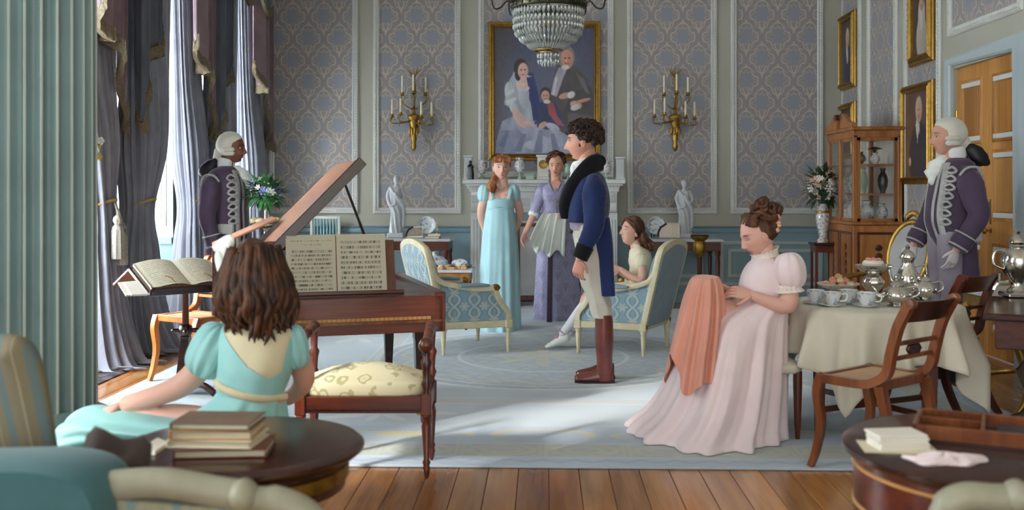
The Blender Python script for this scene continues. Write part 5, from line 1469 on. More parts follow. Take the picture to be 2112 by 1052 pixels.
def head(mb, c, fwd, k=1.0, skin='#dcae98', brow='#5a3a2a', lips='#b8655e', eye='#3a2a22', gaze=None, up=V(0, 0, 1), closed=False, nosek=1.0, jaw=.34, male=False):
    """head as one displaced sphere; c = centre at eye height"""
    Rm = RM(fwd, up); c = Vector(c); sk = hx(skin); lp = hx(lips); bw = hx(brow); blush = mixc(sk, hx('#d07f70'), .5)
    m, n = 84, 110; rings = []; cols = []
    def G(r, u, r0, u0, a, b): return math.exp(-((r - r0) / a) ** 2 - ((u - u0) / b) ** 2)
    for i in range(m + 1):
        ph = PI * (.012 + .976 * i / m); u = math.cos(ph); u = u * (.118 if u > 0 else .118); sn = math.sin(ph) ** (.80 if u < 0 else .95)
        ring = []
        for q in range(n):
            s_ = q / n - .5; th = 2 * PI * s_ - .55 * math.sin(2 * PI * s_)
            f0 = sn * math.cos(th); r = .074 * sn * math.sin(th); f = f0 * (.092 if f0 > 0 else .104)
            if u < 0:
                t = -u / .118; r *= 1 - jaw * t ** 1.5
                f *= (1 - .10 * t ** 2) if f0 > 0 else (1 - .55 * t)
            if f0 > 0: r *= 1 - .05 * f0
            w = min(1, max(0, f0 * 1.6)); ar = abs(r); d = 0
            if u > -.041: tn = max(0, min(1, (.016 - u) / .057)); nh = .027 * tn ** 1.25
            else: nh = .027 * max(0, 1 - (-.041 - u) / .0125) ** .7
            nw = .0075 + .0055 * max(0, min(1, (.016 - u) / .057))
            d += nosek * (nh * math.exp(-(r / nw) ** 2) + .0075 * G(ar, u, .0125, -.0445, .0065, .0075))
            d += -.011 * G(ar, u, .031, .0, .017, .012) + (.006 if male else .004) * G(ar, u, .028, .021, .022, .008)
            d += .004 * G(ar, u, .046, -.032, .02, .018) - .003 * G(ar, u, .05, -.07, .016, .02)
            lip = G(r, u, 0, -.0655, .0165, .0042) + G(r, u, 0, -.0752, .0150, .0048)
            d += .0058 * lip - .0045 * G(r, u, 0, -.0703, .0185, .0022) + (.013 if male else .011) * G(r, u, 0, -.103, .021, .013) - .004 * G(r, u, 0, -.0875, .022, .006)
            p = V(r, f + d * w, u) * k
            ring.append(c + Rm @ p)
            col = sk
            if f0 > 0:
                col = mixc(col, blush, .55 * G(ar, u, .044, -.036, .022, .018) + .35 * G(r, u, 0, -.04, .014, .014))
                col = mixc(col, lp, min(.9, lip * 1.05)); col = mixc(col, mixc(lp, (0, 0, 0), .55), .8 * G(r, u, 0, -.0703, .017, .0016)); col = mixc(col, mixc(sk, (.12, .04, .03), .7), .8 * G(ar, u, .0075, -.0515, .0042, .0022) + .25 * G(r, u, 0, -.055, .012, .003))  # nostrils and the shade under the nose are painted into the skin colour
                col = mixc(col, bw, min(.9, 1.3 * G(ar, u + .10 * (ar - .03) ** 1, .034, .0235, .016, .0042)))
                col = mixc(col, mixc(sk, (.05, .03, .02), .5), .5 * G(ar, u, .031, .004, .017, .009))
                if closed: col = mixc(col, bw, .9 * G(ar, u, .031, -.004, .014, .0022))
            else: pass
            cols.append(col)
        rings.append(ring)
    k0 = len(mb.v); mb.loft(rings); mb.c[k0:] = cols
    if not closed:
        for sg in (-1, 1):
            e0 = V(sg * .0315, .0655, .0005) * k
            g = (Rm.transposed() @ Vector(gaze).normalized()) if gaze is not None else V(0, 1, 0)
            k1 = len(mb.v); mb.ell(c + Rm @ e0, (.0158 * k, .0125 * k, .0092 * k), 26, 18, R=Rm)
            cc_ = []
            for p in mb.v[k1:]:
                dd = (Rm.transposed() @ (p - (c + Rm @ e0))) / k
                rr_ = math.hypot(dd.x - g.x * .008, dd.z - g.z * .006)
                cl = hx('#cfc8bf') if rr_ > .0062 else (hx(eye) if rr_ > .0030 else (.01, .01, .01))
                if dd.y < .002: cl = sk
                if dd.z > .0042: cl = mixc(bw, (.02, .01, .01), .4) if dd.z < .0066 else sk
                if dd.z < -.0062: cl = mixc(sk, bw, .2)
                cc_.append(cl)
            mb.c[k1:] = cc_
    for sg in (-1, 1):
        k1 = len(mb.v)
        mb.ell(c + Rm @ (V(sg * .073, -.006, -.012) * k), (.009 * k, .018 * k, .031 * k), 12, 10, R=Rm @ Rz(sg * .35) @ Rx(-.15))
        mb.ell(c + Rm @ (V(sg * .078, -.002, -.010) * k), (.005 * k, .010 * k, .018 * k), 10, 8, R=Rm @ Rz(sg * .35))
        mb.c[k1:] = [mixc(sk, blush, .4)] * (len(mb.v) - k1)
    return Rm
def hand(mb, w, d, n, k=1.0, sgn=1, curl=(.25, .3, .25), spread=.06, skin='#dcae98', thumb=.5):
    """w wrist, d along the hand, n palm normal, sgn picks the thumb side"""
    w = Vector(w); d = Vector(d).normalized(); n = Vector(n); n = (n - d * n.dot(d)).normalized(); sd = d.cross(n) * sgn; sk = hx(skin)
    k0 = len(mb.v)
    secs = [(-.015, .026, .019), (.0, .025, .017), (.025, .033, .017), (.055, .041, .016), (.08, .042, .014), (.092, .038, .010)]
    rings = [[w + d * t * k + (sd * math.cos(a) * a1 + n * math.sin(a) * b1) * k for a in [2 * PI * q / 16 for q in range(16)]] for t, a1, b1 in secs]
    mb.loft(rings)
    for j, (off, L) in enumerate(((.030, .070), (.0105, .079), (-.0095, .073), (-.0285, .056))):
        p = w + d * .082 * k + sd * off * k; dirv = (d + sd * spread * (1.2 - j * .8)).normalized(); pts = [p - d * .012 * k, p]
        segs = (.45, .31, .24); ang = 0
        for q in range(3):
            ang += curl[q] * (1 + .12 * j)
            dv = dirv * math.cos(ang) + n * math.sin(ang); p = p + dv * L * segs[q] * k; pts.append(p)
        mb.tube(pts, [.0095 * k, .0092 * k, .0085 * k, .0076 * k, .0062 * k], 8, round_=True)
    p = w + d * .022 * k + sd * .026 * k; d1 = (d * .75 + sd * .62 + n * thumb).normalized(); d2 = (d * .95 + sd * .2 + n * thumb * 1.2).normalized()
    mb.tube([p - d1 * .01 * k, p + d1 * .022 * k, p + d1 * .04 * k, p + d1 * .04 * k + d2 * .026 * k], [.013 * k, .0125 * k, .0105 * k, .0078 * k], 8, round_=True)
    kn = mixc(sk, hx('#cf7f70'), .25)
    mb.c[k0:] = [mixc(sk, kn, .5)] * (len(mb.v) - k0)
def skinned(prims, heads, t, skin, voxel=.008, name='body', it=4):
    """prims: MB of overlapping limbs -> one surface; heads: MB already coloured"""
    b = remesh(prims, voxel, it); b.c = [hx(skin)] * len(b.v)
    b.copyfrom(heads)
    return build(b, name, M['skin'], t, smooth=180)
def folds(seed, spec):
    rg = random.Random(seed); ph = [(n, a, rg.random() * 6.28, (rg.random() - .5) * 2.5) for n, a in spec]
    return lambda th, t: 1 + t * sum(a * math.sin(n * th + p + dr * t) for n, a, p, dr in ph)
def sil(levels, Y, rows=40, n=72, fold=None, e=1.0, cap=True, zmin=None, dy=0):
    """closed cloth form from a side outline: levels = (py, x_left, x_right, half_depth, fold_amount[, dy])"""
    keys = []
    for L in levels:
        a = at(L[1], L[0], Y); b = at(L[2], L[0], Y)
        keys.append((a.z, (a.x + b.x) / 2, (b.x - a.x) / 2, L[3], L[4] if len(L) > 4 else 0, (L[5] if len(L) > 5 else 0) + dy))
    rings = []
    for i in range(rows):
        z, cx, rx, ry, fo, oy = cr(keys, i / (rows - 1))
        if zmin is not None: z = max(z, zmin)
        ring = []
        for q in range(n):
            th = 2 * PI * q / n; u, w = math.cos(th), math.sin(th)
            if e != 1.0: u = math.copysign(abs(u) ** e, u); w = math.copysign(abs(w) ** e, w)
            f = fold(th, fo) if fold else 1
            ring.append(V(cx + rx * u * f, Y + oy + ry * w * f, z))
        rings.append(ring)
    return MB().loft(rings, cap, cap)
def puff(c, r, R=None, ribs=9, amp=.09, n=54, m=16):
    """gathered puff sleeve"""
    c = Vector(c); R = R or Matrix.Identity(3); rings = []
    for i in range(m + 1):
        t = PI * (.06 + .88 * i / m) - PI / 2; ring = []
        for q in range(n):
            a = 2 * PI * q / n; f = 1 + amp * math.sin(ribs * a + .8 * math.sin(3 * a)) * (abs(math.sin(t)) ** 1.5 + .15)
            ring.append(c + R @ V(math.cos(t) ** .75 * math.cos(a) * r[0] * f, math.cos(t) ** .75 * math.sin(a) * r[1] * f, math.sin(t) * r[2]))
        rings.append(ring)
    return MB().loft(rings)
def sleeve(pts, rs, n=28, m=7, amp=.06, fr=3.0, seed=0):
    P = spl(pts, (len(pts) - 1) * m + 1); mb = MB(); mb.tube(P, [cr([(r,) for r in rs], i / (len(P) - 1))[0] for i in range(len(P))], n)
    for i, p in enumerate(mb.v):
        c = P[min(i // n, len(P) - 1)]; a = 2 * PI * (i % n) / n
        mb.v[i] = c + (p - c) * (1 + amp * math.sin(fr * a + (i // n) * .9 + seed) * math.sin((i // n) * 1.3 + seed))
    return mb
def curls(mb, c, r, count, seed, size=.022, lo=-1, Rm=None, front=None, thick=.3):
    """little locks scattered on an ellipsoid"""
    rg = random.Random(seed); c = Vector(c); Rm = Rm or Matrix.Identity(3)
    k = 0
    while k < count:
        d = V(rg.gauss(0, 1), rg.gauss(0, 1), rg.gauss(0, 1)).normalized()
        if d.z < lo or (front and front(d)): continue
        k += 1
        p = c + Rm @ V(d.x * r[0], d.y * r[1], d.z * r[2]); nn = (p - c).normalized(); a, b = frame(nn); ph = rg.random() * 6.3; s_ = size * (.7 + .6 * rg.random())
        pts = [p + (a * math.cos(ph + t * 4.6) + b * math.sin(ph + t * 4.6)) * s_ * (1 - .45 * t) + nn * s_ * (.25 + .55 * math.sin(t * PI)) for t in [q / 6 for q in range(7)]]
        mb.tube(pts, [s_ * thick * .6, s_ * thick, s_ * thick * 1.1, s_ * thick * 1.1, s_ * thick, s_ * thick * .8, s_ * thick * .4], 6)
def hairmat(name, h1, h2, rough=.6):
    m = Mt(name, hx(h1), rough, spec=.4)
    x, y, z = m.xyz('Object'); n1 = m.noise(30, 4, m.vec(x, y, z * .35)); n2 = m.noise(9, 2)
    m.link('Base Color', m.mix((n1 * .7 + n2 * .3).ss(.38, .62), hx(h1), hx(h2))); m.bump(n1, .6, .006); M[name] = m.mat
hairmat('hair_dark', '#1c120e', '#3b2419')
hairmat('hair_auburn', '#7a4423', '#b87c4a')
hairmat('hair_darkred', '#3a1d15', '#65362a')
hairmat('hair_brown', '#3a2318', '#6f472d')
hairmat('hair_chestnut', '#2a1911', '#5c3820')
def hair_cap(c, r, Rm, amp=.06, freq=35, seed=0, n=44, m=32, cut=None):
    """hair mass hugging the skull; cut(d)->radius factor"""
    rings = []; c = Vector(c)
    for i in range(m + 1):
        t = PI * (.015 + .97 * i / m) - PI / 2; ring = []
        for q in range(n):
            a = 2 * PI * q / n; d = V(math.cos(t) * math.cos(a), math.cos(t) * math.sin(a), math.sin(t))
            f = 1 + amp * noise.noise(V(d.x * r[0], d.y * r[1], d.z * r[2] * .6) * freq + V(seed, 0, 0))
            if cut: f *= cut(d)
            ring.append(c + Rm @ V(d.x * r[0] * f, d.y * r[1] * f, d.z * r[2] * f))
        rings.append(ring)
    return MB().loft(rings)
def person(label, base, **k): return thing('person', label, 'person', base, **k)
# ---- man in the navy tailcoat
Y = 7.02; g = at(1240, 788, Y)
t = person('man in navy tailcoat, white breeches and brown riding boots, standing in profile', (g.x, Y, .0145)); SKM = '#cf9a84'
hc = at(1201, 292, Y); hd_ = MB(); Rm = head(hd_, hc, V(-1, .06, -.02), 1.10, SKM, '#2a1a12', '#b4685c', '#2a1c14', male=True, jaw=.28, nosek=1.15)
pr = MB(); capsule(pr, hc + V(.028, 0, -.05), .062, at(1214, 368, Y), .068); pr.ell(at(1216, 400, Y), (.10, .17, .12)); pr.ell(at(1214, 440, Y), (.10, .15, .14)); pr.ell(at(1216, 480, Y), (.095, .14, .12))
sh = at(1222, 385, Y) + V(0, -.19, 0); elb = at(1220, 465, Y) + V(0, -.25, 0); wr_ = at(1193, 530, Y) + V(0, -.25, 0)
limb(pr, [sh, elb, wr_], [.055, .045, .03]); sh2 = at(1222, 385, Y) + V(0, .19, 0); elb2 = at(1228, 470, Y) + V(0, .25, 0); wr2 = at(1216, 540, Y) + V(0, .24, 0); limb(pr, [sh2, elb2, wr2], [.055, .045, .03])
for dy in (-.085, .085):
    limb(pr, [at(1216, 480, Y) + V(0, dy, 0), at(1240, 640, Y) + V(0, dy, 0), at(1244, 745, Y) + V(0, dy, 0)], [.075, .042, .028])
hand(hd_, wr_, V(-.16, -.02, -1), V(.55, .8, 0), 1.05, 1, (.5, .55, .4), .03, SKM, .4)
hand(hd_, wr2, V(-.1, .02, -1), V(.3, -.9, 0), 1.05, -1, (.4, .5, .4), .03, SKM, .4)
skinned(pr, hd_, t, SKM)
hm = hair_cap(hc + V(.012, 0, .030), (.097, .128, .108), Rm, .18, 26, 3, cut=lambda d: (1 - .42 * max(0, d.y) ** 1.4 * (1 if d.z < .2 else .1)) * (1 - .32 * max(0, -d.z - .15)) * (1 - .16 * max(0, abs(d.x) - .5) * (d.z < .1)))
curls(hm, hc + V(.012, 0, .034), (.088, .118, .100), 300, 5, .022, -.4, Rm, front=lambda d: (d.y > .2 and d.z < .3) or (abs(d.x) > .6 and d.z < -.05 and d.y > -.3), thick=.36)
build(hm, 'hair', M['hair_dark'], t, smooth=180)
sb = MB()
for dy in (-.075, .075): sb.ell(hc + V(-.02, dy * .98, -.018), (.009, .004, .022), 10, 8, amp=.2, freq=60)
build(sb, 'sideburns', M['hair_dark'], t, smooth=180)
F1 = folds(4, ((5, .02), (9, .012)))
coat = sil([(352, 1208, 1232, .085, 0), (362, 1193, 1243, .15, .2), (376, 1183, 1250, .20, .3), (400, 1174, 1256, .215, .4), (430, 1170, 1257, .205, .6), (458, 1170, 1252, .175, .8)], Y, 30, 64, F1, .85)
co = build(coat, 'coat_body', M['coat_navy'], t, smooth=180)
for sg in (-1, 1):
    tl_ = sil([(448, 1214, 1255, .085, .3), (500, 1224, 1262, .09, .6), (550, 1231, 1264, .09, 1), (606, 1236, 1267, .088, 1.2)], Y, 24, 40, F1, .6, dy=sg * .088)
    build(tl_, 'coat_tail', M['coat_navy'], co, smooth=60)
    a0 = at(1222, 378, Y) + V(0, sg * .185, 0); e0, w0 = (elb, wr_) if sg < 0 else (elb2, wr2)
    sl = sleeve([a0 + V(0, -sg * .04, .03), a0 + V(.003, sg * .03, -.06), (a0 + e0) / 2 + V(.006, sg * .015, 0), e0, lerp(e0, w0, .5), w0 + V(0, 0, .02)], [.05, .082, .078, .068, .056, .046], amp=.05)
    so = build(sl, 'sleeve', M['coat_navy'], co, smooth=180)
    build(sleeve([lerp(e0, w0, .58), lerp(e0, w0, .8), w0 + V(0, 0, .005)], [.060, .056, .052], amp=.01), 'cuff', M['velvet_black'], so, smooth=180)
# black velvet collar and lapels
lp_ = MB()
for sg in (-1, 1):
    P = spl([at(1234, 334, Y) + V(.01, sg * .03, 0), at(1222, 340, Y) + V(0, sg * .085, 0), at(1204, 358, Y) + V(0, sg * .125, 0), at(1184, 386, Y) + V(0, sg * .13, 0), at(1172, 420, Y) + V(-.012, sg * .085, 0), at(1169, 450, Y) + V(-.012, sg * .05, 0)], 30)
    wds = [.065, .065, .068, .07, .068, .062, .05, .03]
    lp_.tube(P, [cr([(w_,) for w_ in wds], i / 29)[0] for i in range(30)], 12, flat=.42, hint=V(0, 1, 0))
lp_.tube(spl([at(1236, 333, Y) + V(0, sg_ * .05, 0) for sg_ in (-1, 0, 1)], 8), .045, 12)
build(lp_, 'collar_and_lapels', M['velvet_black'], co, smooth=180)
cv = MB().lathe([(.066, -.03), (.075, 0), (.074, .022), (.077, .038), (.064, .045)], at(1205, 341, Y), 22, Rx(.0) @ Ry(-.30), rib=.03, ribn=5)
cv.ell(at(1186, 352, Y), (.035, .05, .06), 12, 8, amp=.25, freq=30); cv.ell(at(1182, 372, Y), (.025, .045, .06), 12, 8, amp=.25, freq=30)
build(cv, 'cravat', M['cravat'], t, smooth=180)
wc = sil([(440, 1176, 1240, .155, .1), (458, 1175, 1245, .16, .1), (474, 1176, 1243, .155, .1)], Y, 14, 48, None, .85); build(wc, 'waistcoat', M['livery_vest'], t, smooth=180)
F2 = folds(9, ((7, .02), (13, .015)))
br_ = sil([(462, 1178, 1248, .165, .1), (480, 1180, 1250, .17, .3), (510, 1186, 1251, .16, .4)], Y, 14, 52, F2, .9); bo = build(br_, 'breeches', M['breeches'], t, smooth=180)
for dy in (-.078, .085):
    ox = 0 if dy < 0 else 4
    lg = sil([(490, 1186 + ox, 1250 + ox, .09, .4), (530, 1188 + ox, 1250 + ox, .092, .7), (570, 1195 + ox, 1250 + ox, .09, 1), (605, 1206 + ox, 1253 + ox, .082, 1.2), (635, 1217 + ox, 1258 + ox, .072, 1.2), (652, 1222 + ox, 1259 + ox, .064, .8)], Y, 40, 44, F2, 1, dy=dy)
    for i, p in enumerate(lg.v):       # diagonal strain folds
        lg.v[i] = p + V(.006 * math.sin(p.z * 42 + p.x * 30 + p.y * 18), .004 * math.sin(p.z * 33 + p.x * 40), 0)
    build(lg, 'breeches_leg', M['breeches'], bo, smooth=180)
    bt = sil([(646, 1226 + ox, 1260 + ox, .063, .2), (670, 1226 + ox, 1262 + ox, .063, .3), (705, 1226 + ox, 1263 + ox, .062, .3), (735, 1229 + ox, 1261 + ox, .053, .5), (752, 1229 + ox, 1261 + ox, .048, .8), (766, 1226 + ox, 1263 + ox, .047, .3), (781, 1224 + ox, 1264 + ox, .045, 0)], Y, 30, 32, F2, 1, dy=dy)
    a = at(1264 + ox, 785, Y); s_ = Y / F_PX
    secs = [(0, .036, .05, .085), (-.05, .042, .05, .09), (-.10, .042, .045, .085), (-.15, .044, .035, .06), (-.20, .046, .030, .046), (-.245, .038, .022, .036), (-.265, .02, .012, .025)]
    rings = [[V(a.x + dx_, Y + dy + ry * math.cos(q_), .034 + max(0, math.sin(q_)) * hz_ + min(0, math.sin(q_)) * .012) for q_ in [2 * PI * z_ / 20 for z_ in range(20)]] for dx_, ry, _, hz_ in secs]
    bt.loft(rings)
    bo2 = build(bt, 'riding_boot', M['leather_brown'], t, smooth=180)
    so_ = MB().loft([[V(a.x + dx_ * 1.02 + .006, Y + dy + (ry + .004) * c_, z_) for dx_, ry, c_ in [(q_[0], q_[1], 1) for q_ in secs] + [(q_[0], q_[1], -1) for q_ in reversed(secs)]] for z_ in (.0155, .026)])
    so_.bx(a.x - .06, a.x + .006, Y + dy - .036, Y + dy + .036, .0155, .034); build(so_, 'sole', M['boot_sole'], bo2)
fob = MB().ell(at(1179, 476, Y) + V(-.004, -.06, 0), (.012, .012, .018), 10, 8); fob.tube([at(1181, 462, Y) + V(-.004, -.06, 0), at(1179, 476, Y) + V(-.004, -.06, 0)], .004, 6); build(fob, 'watch_fob', M['dark_iron'], t)

# ---- girl in the pale blue gown
Y = 9.54; g = at(1030, 683, Y); SK = '#dfb3a0'
t = person('young woman in a pale blue gown standing with hands behind her back', (g.x, Y, .0145))
hc = at(1034.5, 345, Y); hd_ = MB(); Rm = head(hd_, hc, V(.12, -1, -.02), 1.03, SK, '#8a5836', '#c06a64', '#5a4230', gaze=V(.3, -1, 0))
pr = MB(); capsule(pr, hc + V(0, .02, -.05), .05, at(1037, 392, Y), .056); pr.ell(at(1036, 400, Y), (.145, .075, .06)); pr.ell(at(1034, 420, Y), (.125, .095, .12)); pr.ell(at(1034, 412, Y) + V(-.055, -.05, 0), (.065, .055, .06)); pr.ell(at(1034, 412, Y) + V(.055, -.05, 0), (.065, .055, .06)); pr.ell(at(1034, 450, Y), (.12, .09, .16))
pr.ell(at(1034, 520, Y), (.14, .10, .3)); 
for sg, pts in ((-1, [at(1003, 400, Y), at(991, 442, Y) + V(0, .03, 0), at(1003, 488, Y) + V(0, .14, 0)]), (1, [at(1061, 400, Y), at(1072, 445, Y) + V(0, .06, 0), at(1056, 488, Y) + V(0, .16, 0)])):
    limb(pr, pts, [.044, .036, .025]); hand(hd_, pts[2], V(-sg * .7, .3, -.6), V(0, 1, 0), .9, sg, (.3, .3, .2), .03, SK)
skinned(pr, hd_, t, SK)
hm = hair_cap(hc + V(-.002, .022, .022), (.088, .10, .106), Rm, .08, 30, 1, cut=lambda d: 1 - .55 * max(0, d.y) ** 1.2 * max(0, min(1, (.62 - d.z) * 2.5)) * (1 if abs(d.x) < .8 else .4))
for sx in (-1, 1):   # bangs and side wisps
    for q_ in range(9):
        u = .012 + q_ * .0085; hm.tube(spl([hc + Rm @ V(sx * u * .5, .06, .108), hc + Rm @ V(sx * u, .098 - u * .25, .078), hc + Rm @ V(sx * (u + .004), .098 - u * .42, .043 - .1 * u)], 8), [.010] * 5 + [.008, .006, .002], 6)
for q_ in range(9):
    o_ = V(.012 * math.cos(q_ * 2.2), .010 * math.sin(q_ * 2.2), 0)
    hm.tube(spl([hc + V(-.05, .05, -.04) + o_, at(1019, 372, Y) + V(0, -.05, 0) + o_ * 1.5, at(1015, 386, Y) + V(0, -.10, 0) + o_ * 2.4 + V(.01 * math.sin(q_), 0, 0), at(1018, 398, Y) + V(0, -.10, 0) + o_], 14), [.016] * 4 + [.02] * 6 + [.015, .012, .008, .003], 7)
build(hm, 'hair', M['hair_auburn'], t, smooth=180)
F3 = folds(2, ((6, .03), (11, .022), (17, .012)))
bd = sil([(409, 1013, 1056, .108, 0, -.012), (414, 1006, 1060, .128, 0, -.015), (424, 1004, 1060, .13, .05, -.012), (432, 1003, 1060, .125, .1, -.005)], Y, 14, 60, F3, .85)
dr = build(bd, 'bodice', M['dress_blue'], t, smooth=180)
sk_ = sil([(426, 1004, 1059, .128, .1, -.008), (440, 1001, 1061, .135, .4, 0), (480, 996, 1065, .16, .8, .02), (540, 992, 1068, .20, 1.2, .04), (620, 988, 1071, .25, 1.6, .06), (681, 985, 1074, .29, 1.9, .08)], Y, 50, 110, F3)
build(sk_, 'skirt', M['dress_blue'], t, smooth=180)
build(MB().lathe([(.127, -.006), (.133, 0), (.127, .006)], at(1031.5, 427, Y) + V(0, -.008, 0), 48, Matrix(((1, 0, 0), (0, 1.0, 0), (0, 0, 1)))), 'waist_ribbon', M['silk_blue_plain'], dr)
for sg, px_ in ((-1, 998), (1, 1062)):
    build(puff(at(px_, 399, Y) + V(0, .005, 0), (.062 if sg < 0 else .05, .07, .085), Ry(-sg * .15)), 'puff_sleeve', M['dress_blue'], dr, smooth=180)
    st_ = MB().tube(spl([at(1034 + sg * 16, 385, Y) + V(0, .04, .01), at(1034 + sg * 19, 392, Y) + V(0, -.06, 0), at(1034 + sg * 15, 411, Y) + V(0, -.115, 0)], 10), .022, 8, flat=.4, hint=V(0, -1, 0)); build(st_, 'shoulder_strap', M['dress_blue'], dr, smooth=180)
nk = MB().tube(spl([at(1034 + q_ * 9, 386 + 5 * (1 - q_ * q_), Y) + V(0, -.058 - .03 * (1 - q_ * q_), 0) for q_ in (-1, -.5, 0, .5, 1)], 16), .003, 5); build(nk, 'necklace', M['silver'], t)

# ---- woman in lilac
Y = 10.35; g = at(1150, 660, Y); SK = '#d9a68f'
t = person('woman in a lilac damask gown holding a white gauze cloth', (g.x, Y, .0145))
hc = at(1147, 342, Y); hd_ = MB(); Rm = head(hd_, hc, V(-.12, -1, -.03), 1.0, SK, '#3c241a', '#b85c58', '#33241c', gaze=V(-.3, -1, 0))
pr = MB(); capsule(pr, hc + V(0, .02, -.05), .05, at(1146, 384, Y), .056); pr.ell(at(1146, 390, Y), (.15, .08, .06)); pr.ell(at(1146, 412, Y), (.125, .095, .13)); pr.ell(at(1146, 402, Y) + V(-.055, -.05, 0), .062); pr.ell(at(1146, 402, Y) + V(.055, -.05, 0), .062); pr.ell(at(1148, 450, Y), (.12, .09, .2)); pr.ell(at(1148, 500, Y), (.14, .1, .25))
armL = [at(1119, 390, Y), at(1103, 437, Y) + V(0, -.04, 0), at(1084, 478, Y) + V(0, -.12, 0)]; armR = [at(1176, 390, Y), at(1188, 432, Y) + V(0, -.06, 0), at(1172, 437, Y) + V(0, -.2, 0)]
limb(pr, armL, [.044, .037, .026]); limb(pr, armR, [.044, .037, .026])
hand(hd_, armL[2], V(-.30, -.15, -.93), V(.8, -.4, .2), .98, -1, (.3, .3, .2), .05, SK)
hand(hd_, armR[2], V(-.95, -.2, -.1), V(-.1, -.2, -1), .95, 1, (.6, .7, .5), .03, SK)
skinned(pr, hd_, t, SK)
hm = hair_cap(hc + V(0, .026, .026), (.087, .10, .105), Rm, .14, 34, 9, cut=lambda d: 1 - .5 * max(0, d.y) ** 1.3 * max(0, min(1, (.58 - d.z) * 2.5)))
curls(hm, hc + V(0, .03, .034), (.082, .09, .098), 70, 8, .022, .05, Rm, front=lambda d: d.y > .35 and d.z < .55, thick=.4)
build(hm, 'hair', M['hair_darkred'], t, smooth=180)
F4 = folds(12, ((5, .03), (9, .02), (15, .012)))
jk = sil([(379, 1128, 1164, .085, 0, .02), (386, 1117, 1175, .105, .05, .0), (398, 1117, 1176, .135, .1, -.012), (413, 1119, 1174, .135, .1, -.01), (425, 1119, 1174, .128, .1, 0), (437, 1117, 1176, .135, .2, 0)], Y, 26, 60, F4, .9)
jo = build(jk, 'jacket', M['lilac_damask'], t, smooth=180)
vn = MB().prism([(0, -.10), (.052, .055), (.03, .075), (-.03, .075), (-.052, .055)], lambda u, v, d: V(at(1146, 385, Y).x + u, Y - .118 + .10 * max(0, v) * 2 - d, at(1146, 385, Y).z + v * .8), -.03, .006)
vn.c = [hx(SK)] * len(vn.v); build(vn, 'neckline', M['skin'], t, smooth=40)
for sg in (-1, 1):
    cl_ = MB().tube(spl([at(1147 + sg * 8, 374, Y) + V(0, .05, 0), at(1147 + sg * 14, 377, Y) + V(0, -.04, 0), at(1147 + sg * 9, 390, Y) + V(0, -.12, 0), at(1147, 403, Y) + V(0, -.15, 0)], 14), [.012] + [.026] * 8 + [.02, .016, .012, .008, .004], 8, flat=.35, hint=V(0, -1, .3)); build(cl_, 'lapel', M['lilac_damask'], jo, smooth=180)
    ar = armL if sg < 0 else armR
    so = build(sleeve([ar[0] + V(-sg * .03, 0, .04), ar[0] + V(sg * .0, 0, -.02), lerp(ar[0], ar[1], .55), ar[1] + (ar[2] - ar[1]) * .12], [.04, .066, .056, .05], amp=.04), 'sleeve', M['lilac_damask'], jo, smooth=180)
    build(sleeve([ar[1] + (ar[2] - ar[1]) * .05, ar[1] + (ar[2] - ar[1]) * .2], [.053, .055], amp=.1, fr=9), 'cuff', M['lawn_white'], so, smooth=180)
wb_ = at(1146.5, 413, Y); sash = MB().lathe([(.137, -.010), (.143, 0), (.137, .010)], wb_ + V(0, -.008, 0), 48)
sash.tube([wb_ + V(.0, -.148, 0), wb_ + V(.002, -.150, -.06), wb_ + V(.0, -.146, -.115)], .009, 6, flat=.4); sash.ell(wb_ + V(0, -.15, 0), (.022, .012, .012), 10, 8); build(sash, 'ribbon_sash', M['livery_vest'], jo)
sk_ = sil([(434, 1118, 1175, .135, .1), (450, 1116, 1177, .14, .4), (500, 1110, 1184, .17, .9, .02), (570, 1106, 1192, .21, 1.4, .04), (659, 1102, 1200, .26, 1.9, .06)], Y, 50, 110, F4); build(sk_, 'skirt', M['lilac_damask'], t, smooth=180)
pn_ = sil([(450, 1134, 1142, .02, 0, -.135), (520, 1130, 1140, .02, 0, -.17), (600, 1128, 1139, .02, 0, -.22), (658, 1127, 1138, .02, 0, -.265)], Y, 14, 16, None, .5); build(pn_, 'skirt_inset', M['livery'], t, smooth=60)
# gauze cloth she holds up (a thing of its own)
gz = thing('gauze_cloth', 'white gauze cloth held up against the lilac skirt', 'cloth', (at(1130, 480, Y).x, Y - .25, at(1130, 520, Y).z))
rings = []; n_ = 70
for i in range(26):
    f = i / 25; fr_ = []; bk_ = []
    for q_ in range(n_ + 1):
        u = q_ / n_
        xt = lerp(1122, 1168, u); xb = lerp(1093, 1163, u); yb_ = 520 - 30 * max(0, .22 - u) / .22 + 7 * math.sin(u * 14)
        px_ = lerp(xt, xb, f ** .8); py_ = lerp(436 + 3 * math.sin(u * 3), yb_, f)
        off = -.20 - .05 * f - .03 * f * math.sin(u * 34 + f) - .015 * math.sin(u * 19 + 2)
        p = at(px_, py_, Y); fr_.append(V(p.x, Y + off, p.z)); bk_.append(V(p.x, Y + off + .006, p.z))
    rings.append(fr_ + bk_[::-1])
build(MB().loft(rings), 'cloth', M['lawn_white'], gz, smooth=180)
